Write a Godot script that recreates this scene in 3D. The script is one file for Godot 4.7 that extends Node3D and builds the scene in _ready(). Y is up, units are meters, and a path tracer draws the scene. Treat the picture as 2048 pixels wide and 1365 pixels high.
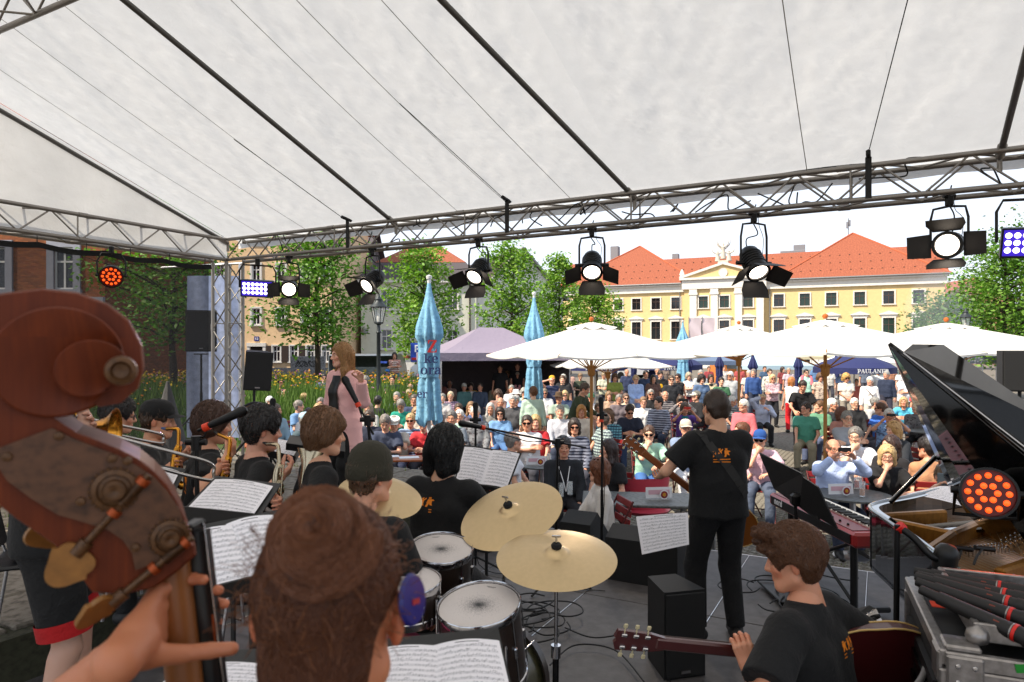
extends Node3D
const F := 1360.0
const HOR := 703.0
const EYE:=2.4
const EXPOSURE:=1.65
const DECK:=.45
const TER:=.75
const C0 := Vector3(-4.18, 0, -10.0)
const RT := Vector3(0.8793, 0, 0.4762)
const BK := Vector3(-0.4762, 0, 0.8793)
var rng:=RandomNumberGenerator.new()
var names:={}
var mats:={}
var meshes:={}
var noise:=FastNoiseLite.new()
func at(px: float,py: float,d: float)->Vector3:
	return Vector3((px-1024.0)/F*d,EYE+(HOR-py)/F*d,-d)
func gx(px: float,d: float,y:=.0)->Vector3:
	return Vector3((px-1024.0)/F*d,y,-d)
func stg(t: float,s: float,y: float)->Vector3:
	return C0+RT*t+BK*s+Vector3(0,y,0)
func tf(v: Vector3)->Transform3D:
	return Transform3D(Basis(),v)
func looking(at_: Vector3,dir: Vector3,up:=Vector3.UP)->Transform3D:
	var y:=dir.normalized()
	var x:=up.cross(y)
	if x.length()<.01:
		x=Vector3.RIGHT.cross(y)
	x=x.normalized()
	return Transform3D(Basis(x,y,x.cross(y)),at_)
func facing(at_: Vector3,front: Vector3,up:=Vector3.UP)->Transform3D:
	var z:=front.normalized()
	var x:=up.cross(z)
	if x.length()<.01:
		x=Vector3.RIGHT
	x=x.normalized()
	return Transform3D(Basis(x,z.cross(x),z),at_)
func numbered(called: String)->String:
	if not names.has(called):
		names[called]=0
		return called
	names[called]+=1
	return "%s_%03d" % [called,names[called]]
func thing(called: String,label: String,category: String,where:=Vector3.ZERO,yaw:=.0,group:="")->Node3D:
	var o:=Node3D.new()
	o.name=numbered(called)
	add_child(o)
	o.position=where
	o.rotation.y=yaw
	tag(o,label,category,group)
	return o
func tag(o: Node,label: String,category: String,group:="")->void:
	if label:
		o.set_meta("label",label)
	if category:
		o.set_meta("category",category)
	if group:
		o.set_meta("group",group)
func put(called: String,mesh: Mesh,m: Material,parent: Node=null,xf:=Transform3D())->MeshInstance3D:
	var o:=MeshInstance3D.new()
	o.mesh=mesh
	o.material_override=m
	o.transform=xf
	if parent==null:
		o.name=numbered(called)
		add_child(o)
	else:
		o.name=called
		parent.add_child(o,true)
	return o
func structure(called: String,mesh: Mesh,m: Material,xf:=Transform3D())->MeshInstance3D:
	var o:=put(called,mesh,m,null,xf)
	o.set_meta("kind","structure")
	return o
func copy_of(o: Node3D,where: Vector3,yaw: float,label: String,group:="")->Node3D:
	var c: Node3D=o.duplicate()
	c.name=numbered(String(o.name).rsplit("_0",true,1)[0])
	add_child(c)
	c.position=where
	c.rotation.y=yaw
	c.set_meta("label",label)
	if group:
		c.set_meta("group",group)
	return c
class B:
	var v:=PackedVector3Array()
	var n:=PackedVector3Array()
	var u:=PackedVector2Array()
	var c:=PackedColorArray()
	var i:=PackedInt32Array()
	var col:=Color.WHITE
	var colored:=false
	func vert(p: Vector3,nn: Vector3,uv:=Vector2.ZERO)->int:
		v.append(p)
		n.append(nn)
		u.append(uv)
		c.append(col)
		return v.size()-1
	func tri(a: Vector3,b: Vector3,d: Vector3)->void:
		var nn:=(b-a).cross(d-a).normalized()
		var k:=vert(a,nn)
		vert(b,nn)
		vert(d,nn)
		i.append_array([k,k+2,k+1])
	func quad(a: Vector3, b: Vector3, d: Vector3, e: Vector3) -> void:
		var nn:=(d-a).cross(e-b).normalized()
		var k:=vert(a,nn,Vector2(0,1))
		vert(b,nn,Vector2(1,1))
		vert(d,nn,Vector2(1,0))
		vert(e,nn,Vector2(0,0))
		i.append_array([k,k+2,k+1,k,k+3,k+2])
	func quad_at(a: Vector3,b: Vector3,d: Vector3,e: Vector3)->B:
		quad(a,b,d,e)
		return self
	func box(size: Vector3,at_:=Vector3.ZERO,bev:=.0,basis:=Basis())->B:
		var h:=size/2.0
		if bev<=.0:
			var p:=[]
			for k in 8:
				p.append(at_+basis*Vector3(h.x if k & 1 else -h.x,h.y if k & 2 else -h.y,h.z if k & 4 else -h.z))
			quad(p[4],p[5],p[7],p[6])
			quad(p[1],p[0],p[2],p[3])
			quad(p[5],p[1],p[3],p[7])
			quad(p[0],p[4],p[6],p[2])
			quad(p[6],p[7],p[3],p[2])
			quad(p[0],p[1],p[5],p[4])
			return self
		bev=minf(bev,minf(h.x,minf(h.y,h.z))*.9)
		var q:={}
		for k in 8:
			var s:=Vector3(1 if k & 1 else -1,1 if k & 2 else -1,1 if k & 4 else -1)
			for ax in 3:
				var r:=h-Vector3(bev,bev,bev)
				r[ax]=h[ax]
				q[k*3+ax]=at_+basis*(s*r)
		for ax in 3:
			var b1:=1 << ((ax+1) % 3)
			var b2:=1 << ((ax+2) % 3)
			for sg in 2:
				var o:=(1 << ax) if sg else 0
				var a4:=[q[o*3+ax],q[(o | b1)*3+ax],q[(o | b1 | b2)*3+ax],q[(o | b2)*3+ax]]
				if sg:
					quad(a4[0],a4[1],a4[2],a4[3])
				else:
					quad(a4[3],a4[2],a4[1],a4[0])
			var x1:=(ax+1) % 3
			var x2:=(ax+2) % 3
			for e in 4:
				var o2:=(b1 if e & 1 else 0) | (b2 if e & 2 else 0)
				var lo:=o2
				var hi:=o2 | (1 << ax)
				var flip:=(e==0 or e==3)
				if flip:
					quad(q[lo*3+x1],q[lo*3+x2],q[hi*3+x2],q[hi*3+x1])
				else:
					quad(q[lo*3+x2],q[lo*3+x1],q[hi*3+x1],q[hi*3+x2])
		for k in 8:
			var odd:=((k & 1)+((k >> 1) & 1)+((k >> 2) & 1)) % 2==1
			if odd:
				tri(q[k*3],q[k*3+1],q[k*3+2])
			else:
				tri(q[k*3],q[k*3+2],q[k*3+1])
		return self
	func tube(pts: Array,rad,sides:=8,caps:=true,flat:=1.0)->B:
		var m:=pts.size()
		var side:=Vector3.ZERO
		var first:=v.size()
		var len:=.0
		for k in m:
			var p: Vector3=pts[k]
			var a: Vector3=pts[maxi(k-1,0)]
			var b: Vector3=pts[mini(k+1,m-1)]
			var dir:=(b-a).normalized()
			if side==Vector3.ZERO:
				side=dir.cross(Vector3.UP if absf(dir.y)<.9 else Vector3.RIGHT).normalized()
			side=(side-dir*side.dot(dir)).normalized()
			var oth:=dir.cross(side)
			var r: float=rad[k] if rad is Array else rad
			if k>0:
				len+=p.distance_to(pts[k-1])
			for s in sides:
				var w:=TAU*s/sides
				var nn:=side*cos(w)+oth*sin(w)
				vert(p+side*cos(w)*r+oth*sin(w)*r*flat,nn,Vector2(float(s)/sides,len))
		for k in m-1:
			for s in sides:
				var s2:=(s+1) % sides
				var a1:=first+k*sides+s
				var a2:=first+k*sides+s2
				var b1:=a1+sides
				var b2:=a2+sides
				i.append_array([a1,b1,a2,a2,b1,b2])
		if caps:
			for e in 2:
				var k2:=0 if e==0 else m-1
				var dir2: Vector3=((pts[0]-pts[1]) if e==0 else (pts[m-1]-pts[m-2])).normalized()
				var cidx:=vert(pts[k2],dir2)
				var start:=v.size()
				for s in sides:
					var vp:=v[first+k2*sides+s]
					vert(vp,dir2)
				for s in sides:
					if e==0:
						i.append_array([cidx,start+s,start+(s+1) % sides])
					else:
						i.append_array([cidx,start+(s+1) % sides,start+s])
		return self
	func lathe(prof: Array,segs:=24,xf:=Transform3D(),from:=.0,to:=TAU)->B:
		var m:=prof.size()
		var closed:=absf(to-from-TAU)<.001
		for k in m-1:
			var a: Vector2=prof[k]
			var b: Vector2=prof[k+1]
			var sn:=Vector2(b.y-a.y,a.x-b.x)
			if sn.length()<1e-9:
				continue
			sn=sn.normalized()
			var na:=sn
			var nb:=sn
			if k>0:
				var pr: Vector2=prof[k-1]
				var pn:=Vector2(a.y-pr.y,pr.x-a.x).normalized()
				if pn.dot(sn)>.7:
					na=(pn+sn).normalized()
			if k<m-2:
				var nx: Vector2=prof[k+2]
				var nn:=Vector2(nx.y-b.y,b.x-nx.x).normalized()
				if nn.dot(sn)>.7:
					nb=(nn+sn).normalized()
			var st:=v.size()
			for s in segs+1:
				var w:=from+(to-from)*s/segs
				var cs:=cos(w)
				var sw:=sin(w)
				vert(xf*Vector3(a.x*cs,a.y,a.x*sw),(xf.basis*Vector3(na.x*cs,na.y,na.x*sw)).normalized(),Vector2(float(s)/segs,float(k)/m))
				vert(xf*Vector3(b.x*cs,b.y,b.x*sw),(xf.basis*Vector3(nb.x*cs,nb.y,nb.x*sw)).normalized(),Vector2(float(s)/segs,float(k+1)/m))
			for s in segs:
				var q:=st+s*2
				i.append_array([q,q+2,q+1,q+1,q+2,q+3])
		return self
	func prism(poly: PackedVector2Array,depth: float,xf:=Transform3D(),both:=true)->B:
		var pl:=poly
		if Geometry2D.is_polygon_clockwise(pl):
			pl=pl.duplicate()
			pl.reverse()
		var tr:=Geometry2D.triangulate_polygon(pl)
		var h:=depth/2.0
		for sd in ([1.0,-1.0] if both else [1.0]):
			var nn:=(xf.basis*Vector3(0,0,sd)).normalized()
			var st:=v.size()
			for p in pl:
				vert(xf*Vector3(p.x,p.y,sd*h),nn,p)
			for k in range(0,tr.size(),3):
				var t0:=tr[k]
				var t1:=tr[k+1]
				var t2:=tr[k+2]
				if (pl[t1]-pl[t0]).cross(pl[t2]-pl[t0])<0:
					var sw:=t1
					t1=t2
					t2=sw
				if sd>0:
					i.append_array([st+t0,st+t2,st+t1])
				else:
					i.append_array([st+t0,st+t1,st+t2])
		if depth>.0:
			var m:=pl.size()
			for k in m:
				var a:=pl[k]
				var b:=pl[(k+1) % m]
				quad(xf*Vector3(a.x,a.y,h),xf*Vector3(a.x,a.y,-h),xf*Vector3(b.x,b.y,-h),xf*Vector3(b.x,b.y,h))
		return self
	func add(o: B,xf:=Transform3D())->B:
		var k:=v.size()
		var nb:=xf.basis.inverse().transposed()
		for j in o.v.size():
			v.append(xf*o.v[j])
			n.append((nb*o.n[j]).normalized())
		u.append_array(o.u)
		c.append_array(o.c)
		for j in o.i.size():
			i.append(o.i[j]+k)
		return self
	func grid(nx: int,ny: int,f: Callable)->B:
		var st:=v.size()
		var p:=PackedVector3Array()
		for y in ny+1:
			for x in nx+1:
				p.append(f.call(x,y))
		for y in ny+1:
			for x in nx+1:
				var dx:=p[y*(nx+1)+mini(x+1,nx)]-p[y*(nx+1)+maxi(x-1,0)]
				var dy:=p[mini(y+1,ny)*(nx+1)+x]-p[maxi(y-1,0)*(nx+1)+x]
				vert(p[y*(nx+1)+x],dx.cross(dy).normalized(),Vector2(float(x)/nx,float(y)/ny))
		for y in ny:
			for x in nx:
				var a:=st+y*(nx+1)+x
				var b:=a+nx+1
				i.append_array([a,b,a+1,a+1,b,b+1])
		return self
	func mesh()->ArrayMesh:
		var m:=ArrayMesh.new()
		var arr:=[]
		arr.resize(Mesh.ARRAY_MAX)
		arr[Mesh.ARRAY_VERTEX]=v
		arr[Mesh.ARRAY_NORMAL]=n
		arr[Mesh.ARRAY_TEX_UV]=u
		if colored:
			arr[Mesh.ARRAY_COLOR]=c
		arr[Mesh.ARRAY_INDEX]=i
		m.add_surface_from_arrays(Mesh.PRIMITIVE_TRIANGLES,arr)
		return m
func bx(size: Vector3, bev := 0.0) -> ArrayMesh:
	var key:="bx%v%f" % [size,bev]
	if not meshes.has(key):
		meshes[key]=B.new().box(size,Vector3.ZERO,bev).mesh()
	return meshes[key]
func unit_tube(sides:=10)->ArrayMesh:
	var key:="tube%d" % sides
	if not meshes.has(key):
		meshes[key]=B.new().tube([Vector3.ZERO,Vector3.UP],1.0,sides).mesh()
	return meshes[key]
func stick(called: String,a: Vector3,b: Vector3,r: float,m: Material,parent: Node,sides:=10)->MeshInstance3D:
	var xf:=looking(a,b-a)
	xf.basis=Basis(xf.basis.x*r,xf.basis.y*a.distance_to(b),xf.basis.z*r)
	return put(called,unit_tube(sides),m,parent,xf)
func hose(called: String,pts: Array,r: float,m: Material,parent: Node,sides:=7)->MeshInstance3D:
	return put(called,B.new().tube(smooth(pts,5),r,sides).mesh(),m,parent)
func smooth(pts: Array,sub:=5)->Array:
	var out:=[]
	var k:=pts.size()
	for j in k-1:
		var p0: Vector3=pts[maxi(j-1,0)]
		var p1: Vector3=pts[j]
		var p2: Vector3=pts[j+1]
		var p3: Vector3=pts[mini(j+2,k-1)]
		for s in sub:
			out.append(p1.cubic_interpolate(p2,p0,p3,float(s)/sub))
	out.append(pts[k-1])
	return out
func mat(key: String,color: Color,rough:=.8,metal:=.0,extra:={})->StandardMaterial3D:
	if mats.has(key):
		return mats[key]
	var m:=StandardMaterial3D.new()
	m.resource_name=key
	m.albedo_color=color
	m.roughness=rough
	m.metallic=metal
	for k in extra:
		if k=="bump":
			m.heightmap_enabled=true
			m.heightmap_texture=tex(extra[k])
			m.uv1_triplanar=true
		elif k=="tex":
			m.albedo_texture=tex(extra[k])
			m.uv1_triplanar=true
		elif k=="rtex":
			m.roughness_texture=tex(extra[k])
			m.uv1_triplanar=true
		else:
			m.set(k,extra[k])
	mats[key]=m
	return m
func shade_of(c: Color,f: float)->Color:
	return Color(c.r*f,c.g*f,c.b*f)
var texes:={}
func tex(key: String)->Texture2D:
	if texes.has(key):
		return texes[key]
	var t:=NoiseTexture2D.new()
	t.width=512
	t.height=512
	t.seamless=true
	var nz:=FastNoiseLite.new()
	nz.seed=hash(key) % 1000
	t.noise=nz
	var g:=Gradient.new()
	match key:
		"fine":
			nz.noise_type=FastNoiseLite.TYPE_SIMPLEX
			nz.frequency=.06
			nz.fractal_octaves=4
		"folds":
			nz.noise_type=FastNoiseLite.TYPE_SIMPLEX_SMOOTH
			nz.fractal_type=FastNoiseLite.FRACTAL_RIDGED
			nz.frequency=.006
			nz.fractal_octaves=3
			nz.domain_warp_enabled=true
			nz.domain_warp_amplitude=40.0
		"crumple":
			t.width=1024
			t.height=1024
			nz.noise_type=FastNoiseLite.TYPE_CELLULAR
			nz.cellular_return_type=FastNoiseLite.RETURN_DISTANCE2_SUB
			nz.frequency=.012
			nz.fractal_octaves=3
			nz.domain_warp_enabled=true
			nz.domain_warp_amplitude=60.0
			nz.domain_warp_frequency=.01
		"patch":
			nz.frequency=.012
			nz.fractal_octaves=5
			g.colors=PackedColorArray([Color(.78,.78,.77),Color(1,1,1)])
			t.color_ramp=g
		"stain":
			nz.frequency=.02
			nz.fractal_octaves=6
			g.offsets=PackedFloat32Array([.0,.45,1.0])
			g.colors=PackedColorArray([Color(.5,.48,.45),Color(.86,.85,.83),Color(1,1,1)])
			t.color_ramp=g
		"speck":
			nz.frequency=.25
			nz.fractal_octaves=3
			g.colors=PackedColorArray([Color(.6,.6,.6),Color(1,1,1)])
			t.color_ramp=g
		"weave":
			nz.frequency=.03
			nz.fractal_octaves=5
			g.colors=PackedColorArray([Color(.95,.95,.95),Color(1,1,1)])
			t.color_ramp=g
		"roof":
			nz.frequency=.05
			nz.fractal_octaves=5
			g.colors=PackedColorArray([Color(.66,.6,.58),Color(1,1,1)])
			t.color_ramp=g
	texes[key]=t
	return t
func grain_texture(w: int,h: int,a: Color,b: Color,stretch: float,seed_: int,freq:=.03)->ImageTexture:
	var nz:=FastNoiseLite.new()
	nz.seed=seed_
	nz.frequency=freq
	nz.fractal_octaves=4
	var im:=Image.create(w,h,false,Image.FORMAT_RGB8)
	for y in h:
		for x in w:
			var q:=nz.get_noise_2d(x,y*stretch)*.5+.5
			var r:=nz.get_noise_2d(x*4.0+900.0,y*stretch*.5)*.5+.5
			im.set_pixel(x,y,a.lerp(b,clampf(q*.7+r*.4-.05,0,1)))
	return ImageTexture.create_from_image(im)
func plain(key: String, c: Color, rough := 0.75) -> StandardMaterial3D:
	return mat(key,c,rough,.0,{"tex": "patch","bump": "fine","heightmap_scale": .04,"uv1_scale": Vector3.ONE*.7})
func cloth(c: Color)->StandardMaterial3D:
	return mat("cloth"+c.to_html(false),c,.9,.0,{"bump": "folds","heightmap_scale": 1.1,"uv1_scale": Vector3.ONE*1.6,"rim_enabled": true,"rim": .15,"rim_tint": .7})
func skin(c: Color)->StandardMaterial3D:
	return mat("skin"+c.to_html(false),c,.55,.0,{"vertex_color_use_as_albedo": true,"subsurf_scatter_enabled": true,"subsurf_scatter_strength": .12})
func hairmat(c: Color)->StandardMaterial3D:
	return mat("hair"+c.to_html(false),c,.5,.0,{"vertex_color_use_as_albedo": true})
class Field:
	var o: Vector3
	var c: float
	var nx: int
	var ny: int
	var nz: int
	var f: PackedFloat32Array
	func _init(lo: Vector3,hi: Vector3,cell: float)->void:
		o=lo
		c=cell
		nx=int(ceil((hi.x-lo.x)/cell))+1
		ny=int(ceil((hi.y-lo.y)/cell))+1
		nz=int(ceil((hi.z-lo.z)/cell))+1
		f.resize(nx*ny*nz)
		f.fill(1.0)
	func cap(a: Vector3,b: Vector3,ra: float,rb: float,k:=.03,flat:=false)->void:
		var m:=maxf(ra,rb)+k+c*2.0
		var lo:=(a.min(b)-Vector3(m,m,m)-o)/c
		var hi:=(a.max(b)+Vector3(m,m,m)-o)/c
		var x0:=maxi(int(lo.x),0)
		var y0:=maxi(int(lo.y),0)
		var z0:=maxi(int(lo.z),0)
		var x1:=mini(int(hi.x)+1,nx-1)
		var y1:=mini(int(hi.y)+1,ny-1)
		var z1:=mini(int(hi.z)+1,nz-1)
		var ab:=b-a
		var l2:=maxf(ab.length_squared(),1e-9)
		var ln:=sqrt(l2)
		var abx:=ab.x
		var aby:=ab.y
		var abz:=ab.z
		var dr:=rb-ra
		var ik:=1.0/k
		for z in range(z0,z1+1):
			var pz:=o.z+z*c-a.z
			for y in range(y0,y1+1):
				var py:=o.y+y*c-a.y
				var q:=(z*ny+y)*nx
				var pre:=py*aby+pz*abz
				for x in range(x0,x1+1):
					var px:=o.x+x*c-a.x
					var t0:=(px*abx+pre)/l2
					var t:=clampf(t0,.0,1.0)
					var ex:=px-abx*t
					var ey:=py-aby*t
					var ez:=pz-abz*t
					var d:=sqrt(ex*ex+ey*ey+ez*ez)-ra-dr*t
					if flat:
						d=maxf(d,(t0-1.0)*ln)
					var g:=f[q+x]
					var h:=k-absf(g-d)
					if h>.0:
						h*=ik
						d=minf(g,d)-h*h*k*.25
					elif g<d:
						continue
					f[q+x]=d
	func ell(m: Vector3,r: Vector3,k:=.02,cut:=false,turn:=Basis())->void:
		var big:=maxf(r.x,maxf(r.y,r.z))+k+c*2.0
		var small:=minf(r.x,minf(r.y,r.z))
		var lo:=(m-Vector3(big,big,big)-o)/c
		var hi:=(m+Vector3(big,big,big)-o)/c
		var inv:=turn.transposed()
		var ir:=Vector3(1.0/r.x,1.0/r.y,1.0/r.z)
		for z in range(maxi(int(lo.z),0),mini(int(hi.z)+1,nz-1)+1):
			for y in range(maxi(int(lo.y),0),mini(int(hi.y)+1,ny-1)+1):
				var q:=(z*ny+y)*nx
				for x in range(maxi(int(lo.x),0),mini(int(hi.x)+1,nx-1)+1):
					var p:=inv*(o+Vector3(x,y,z)*c-m)
					var w:=(p*ir).length()
					var d:=(w-1.0)*small if w<.001 else w*(w-1.0)/(p*ir*ir).length()
					var g:=f[q+x]
					if cut:
						d=-d
						var h:=maxf(k-absf(g-d),.0)/k
						f[q+x]=maxf(g,d)+h*h*k*.25
					else:
						var h:=maxf(k-absf(g-d),.0)/k
						f[q+x]=minf(g,d)-h*h*k*.25
	func plane_cut(p: Vector3, nn: Vector3) -> void:
		for z in nz:
			for y in ny:
				var q:=(z*ny+y)*nx
				for x in nx:
					var d:=(o+Vector3(x,y,z)*c-p).dot(nn)
					if d>f[q+x]:
						f[q+x]=d
	func rough(nz_: FastNoiseLite,amp: float,fr: Vector3)->void:
		var lim:=c*2.5+amp
		for z in nz:
			for y in ny:
				var q:=(z*ny+y)*nx
				for x in nx:
					if absf(f[q+x])<lim:
						f[q+x]+=amp*nz_.get_noise_3d((o.x+x*c)*fr.x,(o.y+y*c)*fr.y,(o.z+z*c)*fr.z)
	func value(p: Vector3)->float:
		var g:=(p-o)/c
		var x:=clampi(int(g.x),0,nx-2)
		var y:=clampi(int(g.y),0,ny-2)
		var z:=clampi(int(g.z),0,nz-2)
		var fx:=clampf(g.x-x,0,1)
		var fy:=clampf(g.y-y,0,1)
		var fz:=clampf(g.z-z,0,1)
		var q:=(z*ny+y)*nx+x
		var sy:=nx
		var sz:=nx*ny
		return lerpf(lerpf(lerpf(f[q],f[q+1],fx),lerpf(f[q+sy],f[q+sy+1],fx),fy),lerpf(lerpf(f[q+sz],f[q+sz+1],fx),lerpf(f[q+sz+sy],f[q+sz+sy+1],fx),fy),fz)
	func normal(p: Vector3)->Vector3:
		var e:=c*.8
		return Vector3(value(p+Vector3(e,0,0))-value(p-Vector3(e,0,0)),value(p+Vector3(0,e,0))-value(p-Vector3(0,e,0)),value(p+Vector3(0,0,e))-value(p-Vector3(0,0,e))).normalized()
	func onto(p: Vector3, off := 0.0) -> Vector3:
		for k in 4:
			p-=normal(p)*(value(p)-off)
		return p
	func build(paint=null)->B:
		var b:=B.new()
		var lim:=c*1.8
		var sy:=nx
		var sz:=nx*ny
		var id:={}
		var ff:=f
		for z in nz-1:
			for y in ny-1:
				var q0:=z*sz+y*sy
				for x in nx-1:
					var q:=q0+x
					var g:=ff[q]
					if g>lim or g<-lim:
						continue
					var v0:=g
					var v1:=ff[q+1]
					var v2:=ff[q+sy]
					var v3:=ff[q+sy+1]
					var v4:=ff[q+sz]
					var v5:=ff[q+sz+1]
					var v6:=ff[q+sz+sy]
					var v7:=ff[q+sz+sy+1]
					var mk:=int(v0<0)+int(v1<0)+int(v2<0)+int(v3<0)+int(v4<0)+int(v5<0)+int(v6<0)+int(v7<0)
					if mk==0 or mk==8:
						continue
					var s:=Vector3.ZERO
					var cnt:=0
					if (v0<0)!=(v1<0):
						s+=Vector3(v0/(v0-v1),0,0); cnt+=1
					if (v2<0)!=(v3<0):
						s+=Vector3(v2/(v2-v3),1,0); cnt+=1
					if (v4<0)!=(v5<0):
						s+=Vector3(v4/(v4-v5),0,1); cnt+=1
					if (v6<0)!=(v7<0):
						s+=Vector3(v6/(v6-v7),1,1); cnt+=1
					if (v0<0)!=(v2<0):
						s+=Vector3(0,v0/(v0-v2),0); cnt+=1
					if (v1<0)!=(v3<0):
						s+=Vector3(1,v1/(v1-v3),0); cnt+=1
					if (v4<0)!=(v6<0):
						s+=Vector3(0,v4/(v4-v6),1); cnt+=1
					if (v5<0)!=(v7<0):
						s+=Vector3(1,v5/(v5-v7),1); cnt+=1
					if (v0<0)!=(v4<0):
						s+=Vector3(0,0,v0/(v0-v4)); cnt+=1
					if (v1<0)!=(v5<0):
						s+=Vector3(1,0,v1/(v1-v5)); cnt+=1
					if (v2<0)!=(v6<0):
						s+=Vector3(0,1,v2/(v2-v6)); cnt+=1
					if (v3<0)!=(v7<0):
						s+=Vector3(1,1,v3/(v3-v7)); cnt+=1
					var p:=o+(Vector3(x,y,z)+s/cnt)*c
					var nn:=Vector3(v1+v3+v5+v7-v0-v2-v4-v6,v2+v3+v6+v7-v0-v1-v4-v5,v4+v5+v6+v7-v0-v1-v2-v3).normalized()
					if paint!=null:
						b.col=paint.call(p)
					id[q]=b.vert(p,nn)
		for q in id:
			var g:=ff[q]
			var inside:=g<0
			if (ff[q+1]<0)!=inside and id.has(q-sy) and id.has(q-sz) and id.has(q-sy-sz):
				_face(b,id[q],id[q-sy],id[q-sy-sz],id[q-sz],inside)
			if (ff[q+sy]<0)!=inside and id.has(q-1) and id.has(q-sz) and id.has(q-1-sz):
				_face(b,id[q],id[q-sz],id[q-1-sz],id[q-1],inside)
			if (ff[q+sz]<0)!=inside and id.has(q-1) and id.has(q-sy) and id.has(q-1-sy):
				_face(b,id[q],id[q-1],id[q-1-sy],id[q-sy],inside)
		if paint!=null:
			b.colored=true
		return b
	func _face(b: B,p: int,q: int,r: int,s: int,inside: bool)->void:
		if inside:
			b.i.append_array([p,r,q,p,s,r])
		else:
			b.i.append_array([p,q,r,p,r,s])
func two_bone(a: Vector3, b: Vector3, l1: float, l2: float, hint: Vector3) -> Array:
	var d:=b-a
	var l:=clampf(d.length(),absf(l1-l2)+.01,(l1+l2)*.999)
	var dir:=d.normalized()
	var x:=(l1*l1-l2*l2+l*l)/(2.0*l)
	var h:=sqrt(maxf(l1*l1-x*x,.0))
	var side:=(hint-dir*hint.dot(dir)).normalized()
	return [a+dir*x+side*h,a+dir*l]
func head_b(kind: String,cell: float)->B:
	var key:="head%s%.4f" % [kind,cell]
	if meshes.has(key):
		return meshes[key]
	var w:=.94 if kind=="f" else 1.0
	var fl:=Field.new(Vector3(-.11,-.21,-.14),Vector3(.11,.15,.14),cell)
	fl.ell(Vector3(0,.032,-.014),Vector3(.074,.092,.094),.02)
	fl.ell(Vector3(0,-.03,.028),Vector3(.058*w,.078,.062),.03)
	fl.cap(Vector3(-.02*w,-.094,.062),Vector3(.02*w,-.094,.062),.02,.02,.03)
	fl.cap(Vector3(-.052*w,-.062,.0),Vector3(-.022,-.092,.058),.02,.016,.03)
	fl.cap(Vector3(.052*w,-.062,.0),Vector3(.022,-.092,.058),.02,.016,.03)
	fl.cap(Vector3(-.036,.024,.07),Vector3(.036,.024,.07),.016,.016,.015)
	fl.cap(Vector3(-.043,-.02,.062),Vector3(-.03,-.03,.068),.018,.018,.02)
	fl.cap(Vector3(.043,-.02,.062),Vector3(.03,-.03,.068),.018,.018,.02)
	fl.cap(Vector3(0,.016,.084),Vector3(0,-.026,.104),.008,.0115,.012)
	fl.cap(Vector3(-.011,-.03,.094),Vector3(.011,-.03,.094),.008,.008,.008)
	for s in [-1.0,1.0]:
		fl.ell(Vector3(s*.031,.003,.094),Vector3(.019,.012,.014),.012,true)
		fl.ell(Vector3(s*.031,.004,.077),Vector3(.0125,.0105,.0105),.004)
		fl.ell(Vector3(s*.077,-.006,-.008),Vector3(.009,.03,.018),.008,false,Basis(Vector3.UP,-s*.4))
	fl.cap(Vector3(-.018,-.058,.083),Vector3(.018,-.058,.083),.007,.007,.008)
	fl.cap(Vector3(-.014,-.068,.082),Vector3(.014,-.068,.082),.007,.007,.006)
	fl.cap(Vector3(0,-.05,-.024),Vector3(0,-.2,-.036),.05*w,.055*w,.03)
	var paint:=func(p: Vector3)->Color:
		var ax:=absf(p.x)
		if p.z>.05:
			if absf(p.y-.004)<.0065 and absf(ax-.031)<.0125:
				return Color(.12,.1,.1) if absf(ax-.031)<.006 else Color(.75,.8,.85)
			if absf(p.y-.0275)<.0055 and ax>.013 and ax<.05:
				return Color(.32,.26,.22)
			if absf(p.y+.063)<.0095 and ax<.023:
				return Color(.85,.5,.48)
			if absf(p.y+.03)<.022 and ax>.03:
				return Color(1.0,.84,.8)
		if ax>.073:
			return Color(1.0,.8,.76)
		return Color.WHITE
	var b:=fl.build(paint)
	meshes[key]=b
	return b
func hand_b(side: float, curl: float, cell: float) -> B:
	var key:="hand%.0f%.1f%.4f" % [side,curl,cell]
	if meshes.has(key):
		return meshes[key]
	var fl:=Field.new(Vector3(-.08,-.07,-.06),Vector3(.08,.2,.13),cell)
	fl.cap(Vector3(0,-.03,0),Vector3(0,.02,0),.026,.026,.02)
	for k in 4:
		var x:=side*(.03-.02*k)
		var l: float=[.038,.043,.04,.031][k]
		fl.cap(Vector3(x*.5,.012,0),Vector3(x,.085-.004*absf(k-1.2),0),.014,.0115,.012)
		var p:=Vector3(x,.085-.004*absf(k-1.2),0)
		var w:=curl*.55
		for seg in 3:
			var d:=Vector3(side*(.08-.05*k)*(1.0-curl*.5),cos(w),sin(w))
			var q=p+d.normalized()*l*[1.0,.66,.5][seg]
			fl.cap(p,q,.0095-.001*seg,.009-.001*seg,.0035)
			p=q
			w+=curl*.75
	var th:=Vector3(side*.024,.025,.006)
	var t1:=th+Vector3(side*.03,.035,.012+.014*curl)
	var t2:=t1+Vector3(side*(.016-.016*curl),.026,.006+.016*curl)
	var t3:=t2+Vector3(side*(.004-.012*curl),.022,.004+.012*curl)
	if curl > 0.92:
		t1=th+Vector3(side*.012,.02,.036)
		t2=t1+Vector3(side*.002,.008,.03)
		t3=t2+Vector3(0,.002,.026)
	fl.cap(Vector3(side*.01,.005,0),th,.015,.015,.012)
	fl.cap(th,t1,.015,.0115,.008)
	fl.cap(t1,t2,.0105,.01,.003)
	fl.cap(t2,t3,.01,.0085,.003)
	var b:=fl.build(func(p: Vector3)->Color: return Color(1.0,.9,.87) if p.y>.1 else Color.WHITE)
	meshes[key]=b
	return b
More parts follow.
